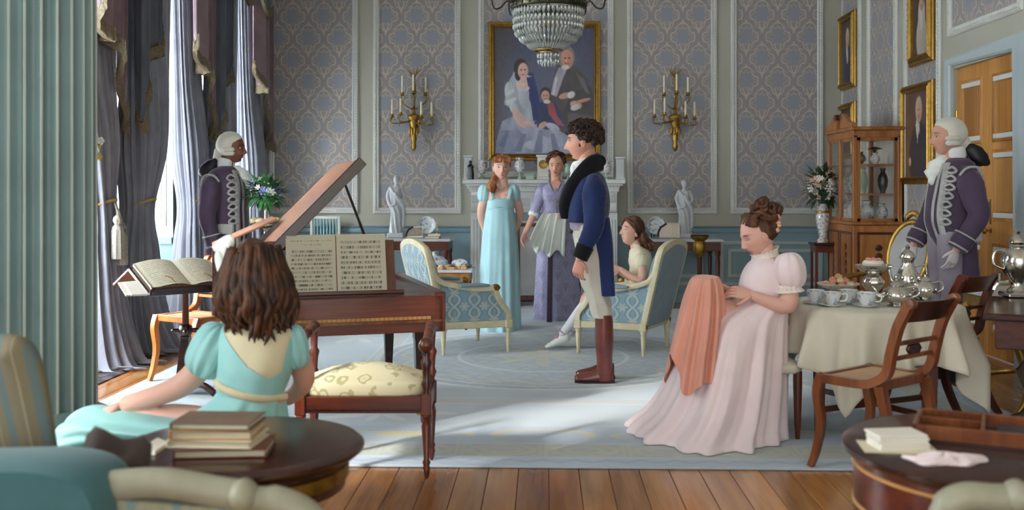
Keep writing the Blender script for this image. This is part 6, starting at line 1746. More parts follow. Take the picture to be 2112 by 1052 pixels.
# ---- girl seated in the right armchair
Y = 8.38; SK = '#dcae9b'
g = at(1320, 640, Y)
t = person('girl in a cream dress sitting in the right armchair looking up', (g.x, Y, .0145))
hc = at(1303, 477, Y); hd_ = MB(); fw_ = V(-.86, -.42, .22); Rm = head(hd_, hc, fw_, .98, SK, '#5a3a26', '#c06a62', '#3a2c22', gaze=V(-1, -.2, .25))
pr = MB(); capsule(pr, hc + V(.02, .01, -.05), .048, at(1317, 523, Y), .055); pr.ell(at(1319, 530, Y), (.09, .13, .05)); pr.ell(at(1322, 555, Y), (.085, .115, .12)); pr.ell(at(1322, 600, Y), (.11, .13, .10))
A1 = [at(1319, 530, Y) + V(0, -.13, 0), at(1318, 575, Y) + V(0, -.19, 0), at(1277, 553, Y) + V(0, -.15, 0)]
A2 = [at(1313, 530, Y) + V(0, .12, 0), at(1305, 572, Y) + V(0, .12, 0), at(1272, 556, Y) + V(0, -.04, 0)]
limb(pr, A1, [.04, .034, .024]); limb(pr, A2, [.04, .034, .024])
hand(hd_, A1[2], V(-1, .15, .1), V(.1, .9, -.3), .9, 1, (.25, .3, .2), .05, SK); hand(hd_, A2[2], V(-1, -.1, .1), V(.1, -.9, -.2), .9, -1, (.25, .3, .2), .05, SK)
K1, K2 = at(1226, 606, Y) + V(0, -.02, 0), at(1222, 610, Y) + V(0, .14, 0)
An1, An2 = onz(1166, 706, .10), onz(1170, 712, .09)
An1 = V(at(1160, 690, Y).x, Y - .02, at(1160, 688, Y).z); An2 = V(at(1180, 700, Y).x, Y + .13, at(1180, 690, Y).z)
limb(pr, [at(1310, 605, Y) + V(0, -.06, 0), K1, lerp(K1, An1, .45) + V(.01, 0, .01), An1], [.07, .05, .046, .028]); limb(pr, [at(1310, 605, Y) + V(0, .09, 0), K2, lerp(K2, An2, .45), An2], [.07, .05, .046, .028])
skinned(pr, hd_, t, SK)
hm = hair_cap(hc + V(.016, .008, .020), (.086, .10, .106), Rm, .08, 30, 6, cut=lambda d: 1 - .5 * max(0, d.y) ** 1.3 * max(0, min(1, (.42 - d.z) * 2.5)))
for sx in (-1, 1):
    for q_ in range(8):
        u = .01 + q_ * .009; hm.tube(spl([hc + Rm @ V(sx * .004, .075 - .004 * q_, .095 - .002 * q_), hc + Rm @ V(sx * (u + .02), .078 - u * .45, .078 - u * .35), hc + Rm @ V(sx * (.078), .02 - u * .4, .02 - u * .3), hc + Rm @ V(sx * .076, -.02, -.03)], 10), [.008] + [.011] * 7 + [.009, .005], 6)
rg = random.Random(4)
for q_ in range(26):
    a_ = rg.uniform(-1.5, 1.5); p0 = hc + V(.06, .03, -.01) + V(.02 * math.cos(a_), .075 * math.sin(a_), rg.uniform(-.02, .03)); ph = rg.random() * 6
    end = at(1330 + rg.uniform(-12, 18), 512 + rg.uniform(-6, 8), Y) + V(0, .10 * math.sin(a_), 0)
    pts = [lerp(p0, end, f) + V(.014 * math.sin(ph + f * 9), .014 * math.cos(ph + f * 9), 0) for f in [k_ / 9 for k_ in range(10)]]
    hm.tube(pts, [.016, .018, .018, .017, .016, .015, .014, .012, .009, .004], 6)
for q_ in range(5):
    pts = [hc + V(-.01, .075, -.03) + V(.012 * math.sin(q_ * 2 + f * 8), .012 * math.cos(q_ * 2 + f * 8), -.12 * f) for f in [k_ / 7 for k_ in range(8)]]; hm.tube(pts, [.014] * 6 + [.01, .004], 6)
build(hm, 'hair', M['hair_brown'], t, smooth=180)
F5 = folds(22, ((6, .03), (11, .02)))
bo = sil([(507, 1309, 1327, .06, 0), (514, 1300, 1336, .10, .1), (526, 1297, 1344, .135, .3), (545, 1298, 1347, .13, .4), (562, 1299, 1347, .125, .4), (585, 1297, 1348, .14, .5)], Y, 30, 56, F5); do = build(bo, 'bodice', M['dress_cream'], t, smooth=180)
for p_ in (A1[0], A2[0]): build(puff(p_ + V(0, 0, -.03), (.058, .062, .07), Ry(.1), 8, .08), 'puff_sleeve', M['dress_cream'], do, smooth=180)
build(MB().lathe([(.05, -.015), (.054, 0), (.052, .014)], at(1315, 508, Y), 22, Ry(.3), rib=.06, ribn=8), 'frill_collar', M['lace_white'], do)
# skirt over the thighs to mid shin
rings = []
for i in range(30):
    f = i / 29
    c_ = V(*cr([tuple(at(1325, 600, Y)), tuple(at(1280, 606, Y)), tuple(at(1236, 612, Y)), tuple(at(1213, 640, Y)), tuple(at(1203, 662, Y))], f)) + V(0, .05, 0)
    d_ = V(*cr([(-1, 0, -.05), (-1, 0, -.1), (-.9, 0, -.5), (-.4, 0, -1), (-.3, 0, -1)], f)).normalized(); a_, b_ = frame(d_, V(0, 1, 0))
    rings.append([c_ + (a_ * math.cos(x_) * lerp(.17, .20, f) + b_ * math.sin(x_) * lerp(.085, .075, f)) * (1 + .05 * math.sin(9 * x_ + f * 2)) for x_ in [2 * PI * q_ / 48 for q_ in range(48)]])
build(MB().loft(rings), 'skirt', M['dress_cream'], do, smooth=180)
for An, K in ((An1, K1), (An2, K2)):
    stk = MB(); limb(stk, [lerp(K, An, .1), lerp(K, An, .45), An], [.052, .05, .032]); build(stk, 'stocking', M['stocking_white'], t, smooth=180)
    low = An.y > Y + .05
    fz = An + V(0, 0, -.045) if not low else V(An.x, An.y, .05)
    dirf = V(-.86, -.1, -.38) if not low else V(-.98, -.1, -.08)
    a_, b_ = frame(dirf, V(0, 0, 1)); secs = [(-.06, .03, .03), (-.03, .036, .04), (.03, .036, .036), (.08, .038, .027), (.13, .034, .02), (.165, .016, .012)]
    sh_ = MB().loft([[fz + dirf * t_ + b_ * math.cos(x_) * w_ + a_ * math.sin(x_) * h_ for x_ in [2 * PI * q_ / 18 for q_ in range(18)]] for t_, w_, h_ in secs])
    so = build(sh_, 'slipper', M['lawn_white'], t, smooth=180)
    bw_ = MB().ell(fz + dirf * .04 + a_ * .04, (.02, .025, .012), 10, 8, amp=.3, freq=50); bw_.tube([An + V(.02, -.03, .0), An + V(-.02, -.034, .03), An + V(-.03, .0, .04), An + V(-.02, .03, .03)], .005, 6); build(bw_, 'ribbon_tie', M['ribbon_pink'], so)

# ---- woman in pale pink, sewing
Y = 5.55; SK = '#dfb0a0'; g = at(1560, 890, Y)
t = person('woman in a pale pink gown bent over her embroidery in profile', (g.x, Y, .0145))
fw_ = V(-.93, -.16, -.33); hc = at(1563, 484, Y); hd_ = MB()
Rm = head(hd_, hc, fw_, 1.0, SK, '#5a3c2c', '#b8605a', '#3a2c22', closed=True, nosek=.95)
pr = MB(); capsule(pr, hc + V(.03, 0, -.05), .046, at(1590, 545, Y), .05); pr.ell(at(1592, 548, Y), (.085, .14, .055)); pr.ell(at(1582, 575, Y), (.10, .12, .10)); pr.ell(at(1585, 620, Y), (.10, .12, .12)); pr.ell(at(1575, 680, Y), (.14, .15, .12))
A1 = [at(1607, 560, Y) + V(0, -.16, 0), at(1607, 622, Y) + V(0, -.20, 0), at(1538, 602, Y) + V(0, -.18, 0)]
A2 = [at(1590, 560, Y) + V(0, .15, 0), at(1580, 625, Y) + V(0, .18, 0), at(1508, 602, Y) + V(0, .02, 0)]
limb(pr, A1, [.047, .046, .027]); limb(pr, A2, [.046, .042, .026])
hand(hd_, A1[2], V(-.97, .12, .22), V(-.1, .75, -.65), .98, 1, (.25, .4, .35), .03, SK, .7); hand(hd_, A2[2], V(-.9, -.2, .3), V(0, -.6, -.7), .95, -1, (.5, .5, .4), .02, SK, .6)
limb(pr, [at(1575, 680, Y) + V(0, -.09, 0), at(1455, 640, Y) + V(0, -.09, 0), at(1440, 840, Y) + V(0, -.09, 0)], [.08, .055, .035]); limb(pr, [at(1575, 680, Y) + V(0, .09, 0), at(1450, 640, Y) + V(0, .09, 0), at(1435, 840, Y) + V(0, .09, 0)], [.08, .055, .035])
skinned(pr, hd_, t, SK)
hm = hair_cap(hc + V(.020, .004, .022), (.085, .108, .102), Rm, .09, 32, 2, cut=lambda d: (1 - .5 * max(0, d.y) ** 1.2 * max(0, min(1, (.74 - d.z) * 2.5))) * (1 - .25 * max(0, -d.z)))
bc = at(1580, 437, Y); curls(hm, bc, (.052, .055, .048), 60, 3, .026, -1, None, thick=.42); hm.ell(bc, (.055, .055, .05), 16, 12, amp=.2, freq=30)
for q_ in range(10):   # strands swept back to the bun
    a_ = (q_ - 4.5) * .28
    hm.tube(spl([hc + Rm @ V(.074 * math.sin(a_), .062 * math.cos(a_), .082 - .03 * abs(math.sin(a_))), hc + Rm @ V(.084 * math.sin(a_), .012, .112), bc + V(-.02, .03 * math.sin(a_), -.02)], 8), [.010, .013, .014, .014, .013, .012, .01, .008], 6)
for q_ in range(4): hm.tube(spl([hc + Rm @ V(.070, -.01 - .008 * q_, .01), hc + Rm @ V(.078, -.02, -.03), hc + Rm @ V(.072, -.03 - .008 * q_, -.06)], 7), [.009] * 5 + [.006, .003], 6)
hmo = build(hm, 'hair', M['hair_brown'], t, smooth=180)
fl = MB(); rg = random.Random(8)
for q_ in range(14):
    p_ = at(1602 + rg.uniform(-7, 7), 458 + rg.uniform(-14, 16), Y) + V(0, rg.uniform(-.06, .03), 0)
    fl.ell(p_, (.017, .017, .012), 8, 6, R=Rz(rg.random() * 3) @ Rx(rg.random() * 3))
build(fl, 'hair_flowers', M['petal_peach'], hmo, smooth=60)
col_ = MB().lathe([(.078, -.045), (.066, -.02), (.060, .008), (.066, .028), (.080, .042), (.064, .028)], at(1582, 531, Y), 60, Ry(-.34) @ Rx(.05), rib=.055, ribn=20)
build(col_, 'lace_collar', M['lace_white'], t, smooth=60)
F6 = folds(31, ((6, .02), (11, .016), (19, .008)))
bo = sil([(531, 1562, 1602, .08, 0, 0), (540, 1548, 1616, .13, .1), (556, 1536, 1624, .16, .2), (576, 1527, 1628, .165, .3, -.01), (596, 1524, 1627, .165, .4, -.01), (612, 1527, 1626, .155, .4)], Y, 30, 60, F6, .9); do = build(bo, 'bodice', M['dress_pink'], t, smooth=180)
for p_, k_ in ((at(1614, 554, Y) + V(0, -.17, 0), 1), (at(1594, 555, Y) + V(0, .16, 0), -1)):
    so = build(puff(p_, (.082, .085, .098), Ry(-.12), 9, .09), 'puff_sleeve', M['dress_pink'], do, smooth=180)
    build(MB().lathe([(.052, .02), (.062, .008), (.058, -.004), (.074, -.02), (.064, -.018)], p_ + V(-.004, 0, -.088), 54, Ry(-.1), rib=.07, ribn=14), 'sleeve_frill', M['lace_white'], so, smooth=60)
# seated skirt: waist, lap, falling to a trailing hem
F7 = folds(17, ((5, .05), (9, .06), (14, .05), (23, .03), (35, .012)))
sk_ = sil([(598, 1530, 1626, .15, .1), (615, 1518, 1626, .17, .2), (632, 1480, 1624, .21, .25), (650, 1440, 1620, .25, .3), (680, 1418, 1616, .29, .45), (730, 1400, 1612, .32, .7), (790, 1378, 1607, .36, .9), (840, 1348, 1602, .40, 1.0), (868, 1316, 1600, .44, 1.0), (884, 1300, 1602, .48, .9), (893, 1306, 1600, .47, .9)], Y, 70, 150, F7, zmin=.018)
sko = build(sk_, 'skirt', M['dress_pink'], t, smooth=180)
# coral cloth over a small hoop frame on her knee
cc2 = at(1454, 572, Y); cl = thing('embroidery_cloth', 'coral pink cloth draped from an embroidery hoop over her knee', 'cloth', (cc2.x, Y - .1, at(1454, 800, Y).z))
rings = []; n_ = 120
for i in range(46):
    f = i / 45; ring = []
    xl, xr, yy_ = cr([(1437, 1470, 567), (1428, 1476, 569), (1421, 1480, 580), (1408, 1486, 620), (1396, 1485, 670), (1383, 1480, 720), (1374, 1476, 765)], f)
    ry = lerp(.07, .26, f ** .7); a = at(xl, yy_, Y); b = at(xr, yy_, Y)
    for q_ in range(n_):
        th = 2 * PI * q_ / n_; fo = 1 + min(1, f * 2.2) * (.085 * math.sin(11 * th + .6) + .045 * math.sin(17 * th + 2))
        hem = (.075 * math.sin(3 * th + .5) + .05 * math.sin(5 * th)) * max(0, f - .3) ** 1.5 * 1.6
        ring.append(V((a.x + b.x) / 2 + (b.x - a.x) / 2 * math.cos(th) * fo, Y - .07 + ry * math.sin(th) * fo, a.z - hem))
    rings.append(ring)
build(MB().loft(rings, True, False), 'cloth', M['cloth_coral'], cl, smooth=180)
build(MB().lathe([(.062, -.006), (.068, 0), (.062, .006), (.056, 0), (.062, -.006)], cc2 + V(0, -.07, .006), 36), 'hoop', M['satinwood'], cl)
# the seat under her
se = thing('upholstered_stool', 'cream upholstered stool under the woman in pale pink', 'stool', (at(1570, 700, Y).x, Y + .02, .0145))
sx_, sy_ = at(1568, 700, Y).x, Y + .02
build(cushion(sx_ - .20, sx_ + .20, sy_ - .2, sy_ + .2, .36, .05), 'seat', M['tablecloth'], se, smooth=180)
for a_ in (-1, 1):
    for b_ in (-1, 1): build(MB().lathe([(.012, .0145), (.018, .1), (.024, .3), (.024, .37)], (sx_ + a_ * .165, sy_ + b_ * .165, 0), 12), 'leg', M['mahogany_z'], se)

# ---- girl in turquoise seen from behind, foreground
Y = 3.75; SK = '#e0b3a2'; g = at(520, 1000, Y)
t = person('girl in a turquoise dress with long brown hair, seen from behind', (g.x, Y, .0145))
fw_ = V(-.55, .82, -.12); hc = at(522, 578, Y); hd_ = MB(); Rm = head(hd_, hc, fw_, 1.02, SK, '#4a2c1c', '#c06a62')
pr = MB(); capsule(pr, hc + V(.0, 0, -.06), .05, at(530, 690, Y), .056); pr.ell(at(525, 705, Y), (.165, .075, .065)); pr.ell(at(522, 745, Y), (.135, .085, .12)); pr.ell(at(520, 820, Y), (.125, .09, .14)); pr.ell(at(515, 880, Y), (.15, .12, .10))
shL = at(446, 712, Y) + V(0, .0, 0)
A1 = [shL, at(372, 796, Y) + V(0, .02, 0), at(236, 846, Y) + V(0, .10, 0)]; A2 = [at(600, 718, Y) + V(0, .04, 0), at(606, 800, Y) + V(0, .16, 0), at(560, 850, Y) + V(0, .24, 0)]
limb(pr, A1, [.052, .046, .032]); limb(pr, A2, [.05, .042, .03])
hand(hd_, A1[2], V(-.92, .15, -.30), V(-.2, 0, -1), 1, 1, (.15, .2, .2), .05, SK); hand(hd_, A2[2], V(-.8, .3, -.1), V(0, 0, -1), 1, -1, (.2, .2, .2), .04, SK)
limb(pr, [at(500, 900, Y), at(330, 880, Y) + V(0, .1, 0), at(150, 905, Y) + V(0, .12, 0)], [.08, .065, .05])
skinned(pr, hd_, t, SK)
hm = hair_cap(hc + V(.012, -.02, .028), (.105, .115, .128), Rm, .10, 22, 4, cut=lambda d: 1 - .3 * max(0, d.y) ** 1.5)
rg = random.Random(12)
for q_ in range(150):
    a_ = rg.uniform(-2.3, 2.3); da = Rm @ V(math.sin(a_), -math.cos(a_), 0)
    p0 = hc + V(.01, -.02, .028) + da * .085 + V(0, 0, rg.uniform(.02, .10))
    p1 = hc + V(.01, -.02, 0) + da * (.118 + rg.uniform(-.01, .016)) + V(0, 0, -.01)
    tipx = 508 + 78 * math.sin(a_ - .45) + 26; 
    L_ = rg.uniform(.16, .235) - .05 * abs(a_) / 2
    p2 = hc + V(.02, -.03, 0) + da * (.116 + rg.uniform(-.022, .022)) + V(0, 0, -.09 - .02 * rg.random())
    p3 = hc + V(.035, -.035, 0) + da * (.072 + rg.uniform(-.03, .045)) + V(0, 0, -L_)
    ph = rg.random() * 6.3; pts = spl([p0, p1, p2, p3], 16)
    pts = [p + V(math.sin(ph + i * .75), .6 * math.cos(ph + i * .75), 0) * .013 * min(1, max(0, i - 5) / 5) for i, p in enumerate(pts)]
    hm.tube(pts, [.014] * 4 + [.017] * 5 + [.016, .015, .013, .011, .009, .006, .002], 6)
ho = build(hm, 'hair', M['hair_chestnut'], t, smooth=180)
rb = MB(); rc = at(466, 522, Y) + V(0, -.0, 0)
for q_ in range(5):
    a_ = -.9 + q_ * .45; rb.ell(rc + V(-.012 + .012 * math.cos(a_ * 2), .01 * q_ - .02, .045 * math.sin(a_) ), (.022, .016, .045), 12, 10, R=Ry(.35 + .25 * (q_ - 2)), amp=.25, freq=25, seed=q_)
build(rb, 'hair_bow', M['lawn_white'], ho, smooth=180)
er = MB().ell(hc + Rm @ V(-.084, 0, -.045), (.008, .008, .014), 10, 8); build(er, 'earring', M['petal_peach'], t)
F8 = folds(41, ((5, .02), (9, .015)))
bo = sil([(664, 478, 582, .07, 0), (676, 456, 602, .095, .1), (706, 444, 612, .115, .2), (750, 450, 606, .125, .2), (790, 450, 592, .12, .3), (812, 452, 582, .12, .3)], Y, 110, 220, F8, .9)
nl = [at(462, 664, Y), at(490, 700, Y), at(530, 745, Y), at(570, 772, Y), at(592, 760, Y), at(606, 690, Y)]
def cream(p):
    if p.y > Y + .03: return False
    for a_, b_ in zip(nl, nl[1:]):
        if a_.x <= p.x < b_.x: return p.z > lerp(a_.z, b_.z, (p.x - a_.x) / (b_.x - a_.x))
    return False
bA, bB = MB(), MB(); bA.v = list(bo.v); bB.v = [p + V(0, .003 if p.y < Y else -.003, 0) for p in bo.v]; bA.c = bo.c; bB.c = bo.c
for f_ in bo.f:
    c_ = sum((bo.v[i] for i in f_), V(0, 0, 0)) / len(f_)
    (bB if cream(c_) else bA).f.append(f_)
do = build(bA, 'bodice', M['dress_turquoise'], t, smooth=180)
build(bB, 'chemise_back', M['dress_trim_cream'], do, smooth=180)
band = MB(); P = spl([at(446, 778, Y) + V(-.005, .02, 0), at(470, 787, Y) + V(0, -.095, 0), at(515, 800, Y) + V(0, -.128, 0), at(560, 812, Y) + V(0, -.10, 0), at(586, 818, Y) + V(.005, .0, 0)], 26); band.tube(P, .013, 8, flat=1.2, hint=V(0, 0, 1)); build(band, 'waistband', M['dress_trim_cream'], do, smooth=60)
build(puff(at(438, 722, Y) + V(0, -.01, 0), (.082, .085, .105), Ry(.45), 11, .16), 'puff_sleeve', M['dress_turquoise'], do, smooth=180)
build(puff(at(604, 718, Y) + V(0, .03, 0), (.05, .07, .085), Ry(-.2), 9, .14), 'puff_sleeve', M['dress_turquoise'], do, smooth=180)
F9 = folds(43, ((7, .04), (12, .03), (19, .015)))
sk_ = sil([(806, 450, 584, .125, .2), (830, 430, 586, .15, .5), (860, 385, 588, .18, .8), (890, 340, 590, .21, 1.0), (930, 330, 592, .23, 1.1), (990, 340, 596, .24, 1.2)], Y, 40, 110, F9); build(sk_, 'skirt', M['dress_turquoise'], t, smooth=180)
rings = []
for i in range(40):
    f = i / 39; c_ = V(*cr([tuple(at(470, 890, Y)), tuple(at(360, 893, Y) + V(0, .06, 0)), tuple(at(250, 892, Y) + V(0, .10, 0)), tuple(at(160, 895, Y) + V(0, .12, 0)), tuple(at(112, 915, Y) + V(0, .12, 0)), tuple(at(98, 935, Y) + V(0, .12, 0))], f))
    r1, r2 = cr([(.13, .06), (.14, .055), (.13, .06), (.13, .075), (.11, .07), (.05, .03)], f)
    rings.append([c_ + V(.012 * math.sin(7 * x_ + f * 8), r1 * math.cos(x_) * (1 + .06 * math.sin(8 * x_ + f * 6)), r2 * math.sin(x_) * (1 + .09 * math.sin(5 * x_ + f * 11))) for x_ in [2 * PI * q_ / 56 for q_ in range(56)]])
build(MB().loft(rings), 'skirt_over_legs', M['dress_turquoise'], t, smooth=180)
# the daybed she sits on, hidden behind the round table
db = thing('daybed', 'low upholstered daybed under the girl in turquoise', 'daybed', (at(340, 1000, Y + .08).x, Y + .08, 0))
x0, x1 = at(80, 950, Y).x, at(585, 950, Y).x
build(cushion(x0, x1, Y - .22, Y + .34, .20, .07), 'mattress', M['sofa_teal'], db, smooth=180)
build(MB().bx(x0 + .01, x1 - .01, Y - .20, Y + .32, .13, .21), 'frame', M['dress_trim_cream_paint'], db, bevel=.008)
for a_ in (x0 + .06, x1 - .06):
    for b_ in (Y - .15, Y + .27): build(MB().lathe([(.016, 0), (.022, .05), (.03, .13)], (a_, b_, 0), 12), 'leg', M['dress_trim_cream_paint'], db)

# ---- footmen
def footman(label, Y, cx, sg, pts, skin, base_py, gloves=True, brow='#6a5a4a', wigpx=None):
    """sg=+1 faces right, -1 faces left; pts: px positions"""
    g = at(cx, base_py, Y); t = person(label, (g.x, Y, 0.001), group='bewigged footmen in purple livery')
    A = lambda k, dy=0.0: at(pts[k][0], pts[k][1], Y) + V(0, dy, 0)
    hc = A('eye'); hd_ = MB(); k = 1.06; Rm = head(hd_, hc, V(sg, -.05, .02), k, skin, brow, '#a8685c' if skin[1] in 'cd' else '#7a4a40', '#2a1c14', male=True, jaw=.26, nosek=1.1)
    pr = MB(); capsule(pr, hc + V(-sg * .03, 0, -.05), .062, A('neck'), .07); pr.ell(A('chest'), (.11, .18, .14)); pr.ell(A('hip'), (.11, .16, .15))
    zh = A('hip').z; xh = A('hip').x
    for dy in (-.09, .09): limb(pr, [V(xh, Y + dy, zh - .05), V(xh + sg * .02, Y + dy, zh * .5), V(xh - sg * .01, Y + dy, .09)], [.085, .055, .038])
    arms = []
    for dy, q in ((-1, 'n'), (1, 'f')):
        a = [A('sh', dy * .19), A('el' + q, dy * .24), A('wr' + q, dy * .22)]; arms.append(a); limb(pr, a, [.055, .046, .03])
    sk2 = '#e0e0e2' if gloves else skin
    for a, dy in zip(arms, (-1, 1)):
        hand(hd_, a[2], V(sg * .35, 0, -1), V(sg * .3, -dy * .9, 0), 1.05, -dy * sg, (.35, .4, .3), .03, sk2, .4)
    skinned(pr, hd_, t, skin)
    wc_ = hc + V(-sg * .026, 0, .028)
    wg = hair_cap(wc_, (.098, .122, .116), Rm, .035, 24, 3, cut=lambda d: 1 - .42 * max(0, d.y) ** 1.1 * max(0, min(1, (.55 - d.z) * 2.2)))
    wo = build(wg, 'wig', M['wig'], t, smooth=180)
    for dy in (-1, 1):
        for j in range(2):
            rl = MB().tube([hc + V(-sg * .045, dy * .088, -.012 - j * .034), hc + V(sg * .022, dy * .090, -.012 - j * .034)], .019, 12, round_=True); build(rl, 'side_roll', M['wig'], wo, smooth=60)
    q = MB(); b0 = A('queue'); limb(q, [wc_ + V(-sg * .09, 0, -.05), b0, b0 + V(-sg * .03, 0, -.09)], [.045, .032, .02]); build(q, 'queue', M['wig'], wo, smooth=180)
    bw = MB().ell(b0 + V(-sg * .05, -.04, -.045), (.10, .035, .055), 16, 12, R=Ry(-sg * .75), amp=.2, freq=20); bw.ell(b0 + V(-sg * .05, .05, -.045), (.10, .035, .055), 16, 12, R=Ry(-sg * .75), amp=.2, freq=20); bw.ell(b0 + V(-sg * .0, 0, -.01), .028, 10, 8)
    build(bw, 'black_bow', M['black_silk'], wo, smooth=180)
    Fl = folds(7, ((5, .02), (9, .012)))
    coat = sil([(py, min(a, b), max(a, b), ry, fo) for py, a, b, ry, fo in pts['coat']], Y, 40, 64, Fl, .88)
    co = build(coat, 'coat', M['livery'], t, smooth=180)
    for a, dy in zip(arms, (-1, 1)):
        a0 = a[0]
        sl = sleeve([a0 + V(0, -dy * .05, .045), a0 + V(0, dy * .02, -.04), lerp(a0, a[1], .55) + V(0, dy * .01, 0), a[1], lerp(a[1], a[2], .75)], [.05, .086, .08, .07, .058], amp=.04); so = build(sl, 'sleeve', M['livery'], co, smooth=180)
        cf = sleeve([lerp(a[1], a[2], .55), lerp(a[1], a[2], .78), lerp(a[1], a[2], .97)], [.068, .072, .062], amp=.01); build(cf, 'cuff', M['livery'], so, smooth=60)
        c0, c1 = lerp(a[1], a[2], .56), lerp(a[1], a[2], .60); build(sleeve([c0, c1], [.078, .080], amp=.02, fr=5), 'cuff_braid', M['livery_trim'], so, smooth=60)
        build(sleeve([lerp(a[1], a[2], .88), lerp(a[1], a[2], .93)], [.070, .069], amp=.02, fr=5), 'cuff_braid', M['livery_trim'], so, smooth=60)
        ep = MB().tube(spl([a0 + V(sg * .075, dy * .04, .01), a0 + V(sg * .03, dy * .05, .06), a0 + V(-sg * .05, dy * .045, .06), a0 + V(-sg * .085, dy * .03, -.02)], 14), .010, 6); build(ep, 'shoulder_braid', M['livery_trim'], co, smooth=60)
    for dy in (-1, 1):     # lapel braid and frogging down both fronts
        def CS(py, th, out=.004):
            L = sorted(pts['coat']); 
            for a_, b_ in zip(L, L[1:]):
                if a_[0] <= py <= b_[0]:
                    f = (py - a_[0]) / (b_[0] - a_[0]); xl, xr, ry = lerp(min(a_[1:3]), min(b_[1:3]), f), lerp(max(a_[1:3]), max(b_[1:3]), f), lerp(a_[3], b_[3], f); break
            pl, pq = at(xl, py, Y), at(xr, py, Y); rx = (pq.x - pl.x) / 2
            return V((pl.x + pq.x) / 2 + sg * (rx + out) * math.cos(th) ** .88, Y + dy * (ry + out) * math.sin(th) ** .88, pl.z)
        pys = [pts['coat'][1][0] + (pts['coat'][-1][0] - pts['coat'][1][0]) * k_ / 9 for k_ in range(10)]
        P = spl([CS(q_, .62 + .12 * math.sin(i_ * .4)) for i_, q_ in enumerate(pys)], 48)
        build(MB().tube(P, .026, 8, flat=.4, hint=V(sg, dy * .7, 0)), 'front_braid', M['livery_trim'], co, smooth=60)
        P2 = spl([CS(q_, .36) for q_ in pys], 48)
        build(MB().tube(P2, .014, 8, flat=.5, hint=V(sg, dy * .3, 0)), 'edge_braid', M['livery_trim'], co, smooth=60)
        for j in range(7):
            py_ = lerp(pys[0] + 14, pys[4], j / 6); s1, s2, s3 = CS(py_, .72, .01), CS(py_ - 5, 1.0, .012), CS(py_ + 3, 1.2, .012); lp_ = MB().tube(spl([s1, s2, s3, CS(py_ + 7, 1.0, .012), CS(py_ + 4, .74, .01)], 16), .010, 6); build(lp_, 'frog_loop', M['livery_trim'], co, smooth=60)
        pk = A('pocket') + V(0, dy * .19, 0); pf = MB().bx(pk.x - .07, pk.x + .07, pk.y - .02, pk.y + .02, pk.z - .05, pk.z + .04); build(pf, 'pocket_flap', M['livery_trim'], co, bevel=.01)
    cv = MB().lathe([(.066, -.03), (.076, 0), (.076, .04), (.068, .055)], A('neck') + V(sg * .005, 0, .05), 22, Ry(sg * .2), rib=.03, ribn=6); cvo = build(cv, 'stock', M['cravat'], t, smooth=60)
    jb = MB(); p0, p1 = A('jab0'), A('jab1'); limb(jb, [p0, lerp(p0, p1, .5) + V(sg * .02, 0, 0), p1], [.05, .065, .03]); 
    for i, p in enumerate(jb.v): jb.v[i] = p + V(.008 * math.sin(p.z * 90), .01 * math.sin(p.z * 70 + p.x * 40), 0)
    build(jb, 'lace_jabot', M['lawn_white'], cvo, smooth=180)
    for dy in (-.09, .09):
        bz = MB(); limb(bz, [V(xh + sg * .03, Y + dy, zh - .02), V(xh + sg * .035, Y + dy, zh * .72), V(xh + sg * .03, Y + dy, zh * .50)], [.10, .085, .064]); build(bz, 'breeches', M['livery_vest'], t, smooth=180)
        stg = MB(); limb(stg, [V(xh + sg * .025, Y + dy, zh * .52), V(xh + sg * .0, Y + dy, zh * .33), V(xh - sg * .01, Y + dy, .08)], [.06, .058, .038]); build(stg, 'stocking', M['stocking_white'], t, smooth=180)
        shs = MB().loft([[V(xh - sg * .01 + sg * t_, Y + dy + w_ * math.cos(x_), .004 + max(0, math.sin(x_)) * h_) for x_ in [2 * PI * q_ / 16 for q_ in range(16)]] for t_, w_, h_ in ((-.07, .025, .05), (-.05, .036, .08), (.0, .038, .09), (.06, .04, .06), (.13, .038, .04), (.18, .02, .02))]); build(shs, 'shoe', M['black_silk'], t, smooth=60)
    return t
footman('footman in purple livery and white wig facing right by the windows', 8.6, 468, 1,
        dict(eye=(481, 306), neck=(464, 352), chest=(470, 395), hip=(474, 470), sh=(452, 378), eln=(446, 445), wrn=(462, 510), elf=(470, 445), wrf=(488, 508), queue=(445, 335),
             coat=[(343, 455, 482, .08, 0), (352, 438, 494, .15, .2), (370, 427, 505, .2, .3), (400, 424, 510, .21, .4), (435, 428, 508, .19, .4), (465, 430, 510, .2, .5), (520, 426, 512, .23, .8), (580, 424, 512, .25, 1.0)],
             f0=(487, 352), f1=(502, 378), f2=(510, 410), f3=(508, 445), f4=(512, 500), pocket=(480, 470), jab0=(490, 352), jab1=(505, 385)), '#7a4f3c', 640, False, '#2a1c14')
footman('footman in purple livery and white gloves facing left by the door', 7.25, 1965, -1,
        dict(eye=(1951, 283), neck=(1972, 335), chest=(1962, 385), hip=(1962, 480), sh=(1974, 366), eln=(1988, 445), wrn=(1946, 512), elf=(1945, 445), wrf=(1908, 508), queue=(1998, 308),
             coat=[(326, 1954, 1990, .08, 0), (337, 1938, 2004, .15, .2), (358, 1928, 2010, .185, .3), (390, 1920, 2014, .195, .4), (430, 1914, 2006, .175, .4), (465, 1914, 2008, .18, .5), (520, 1938, 2010, .18, .8), (602, 1958, 2016, .18, 1.0)],
             f0=(1946, 338), f1=(1930, 366), f2=(1918, 400), f3=(1910, 440), f4=(1922, 500), pocket=(1980, 482), jab0=(1944, 332), jab1=(1924, 375)), '#d2a08a', 770)
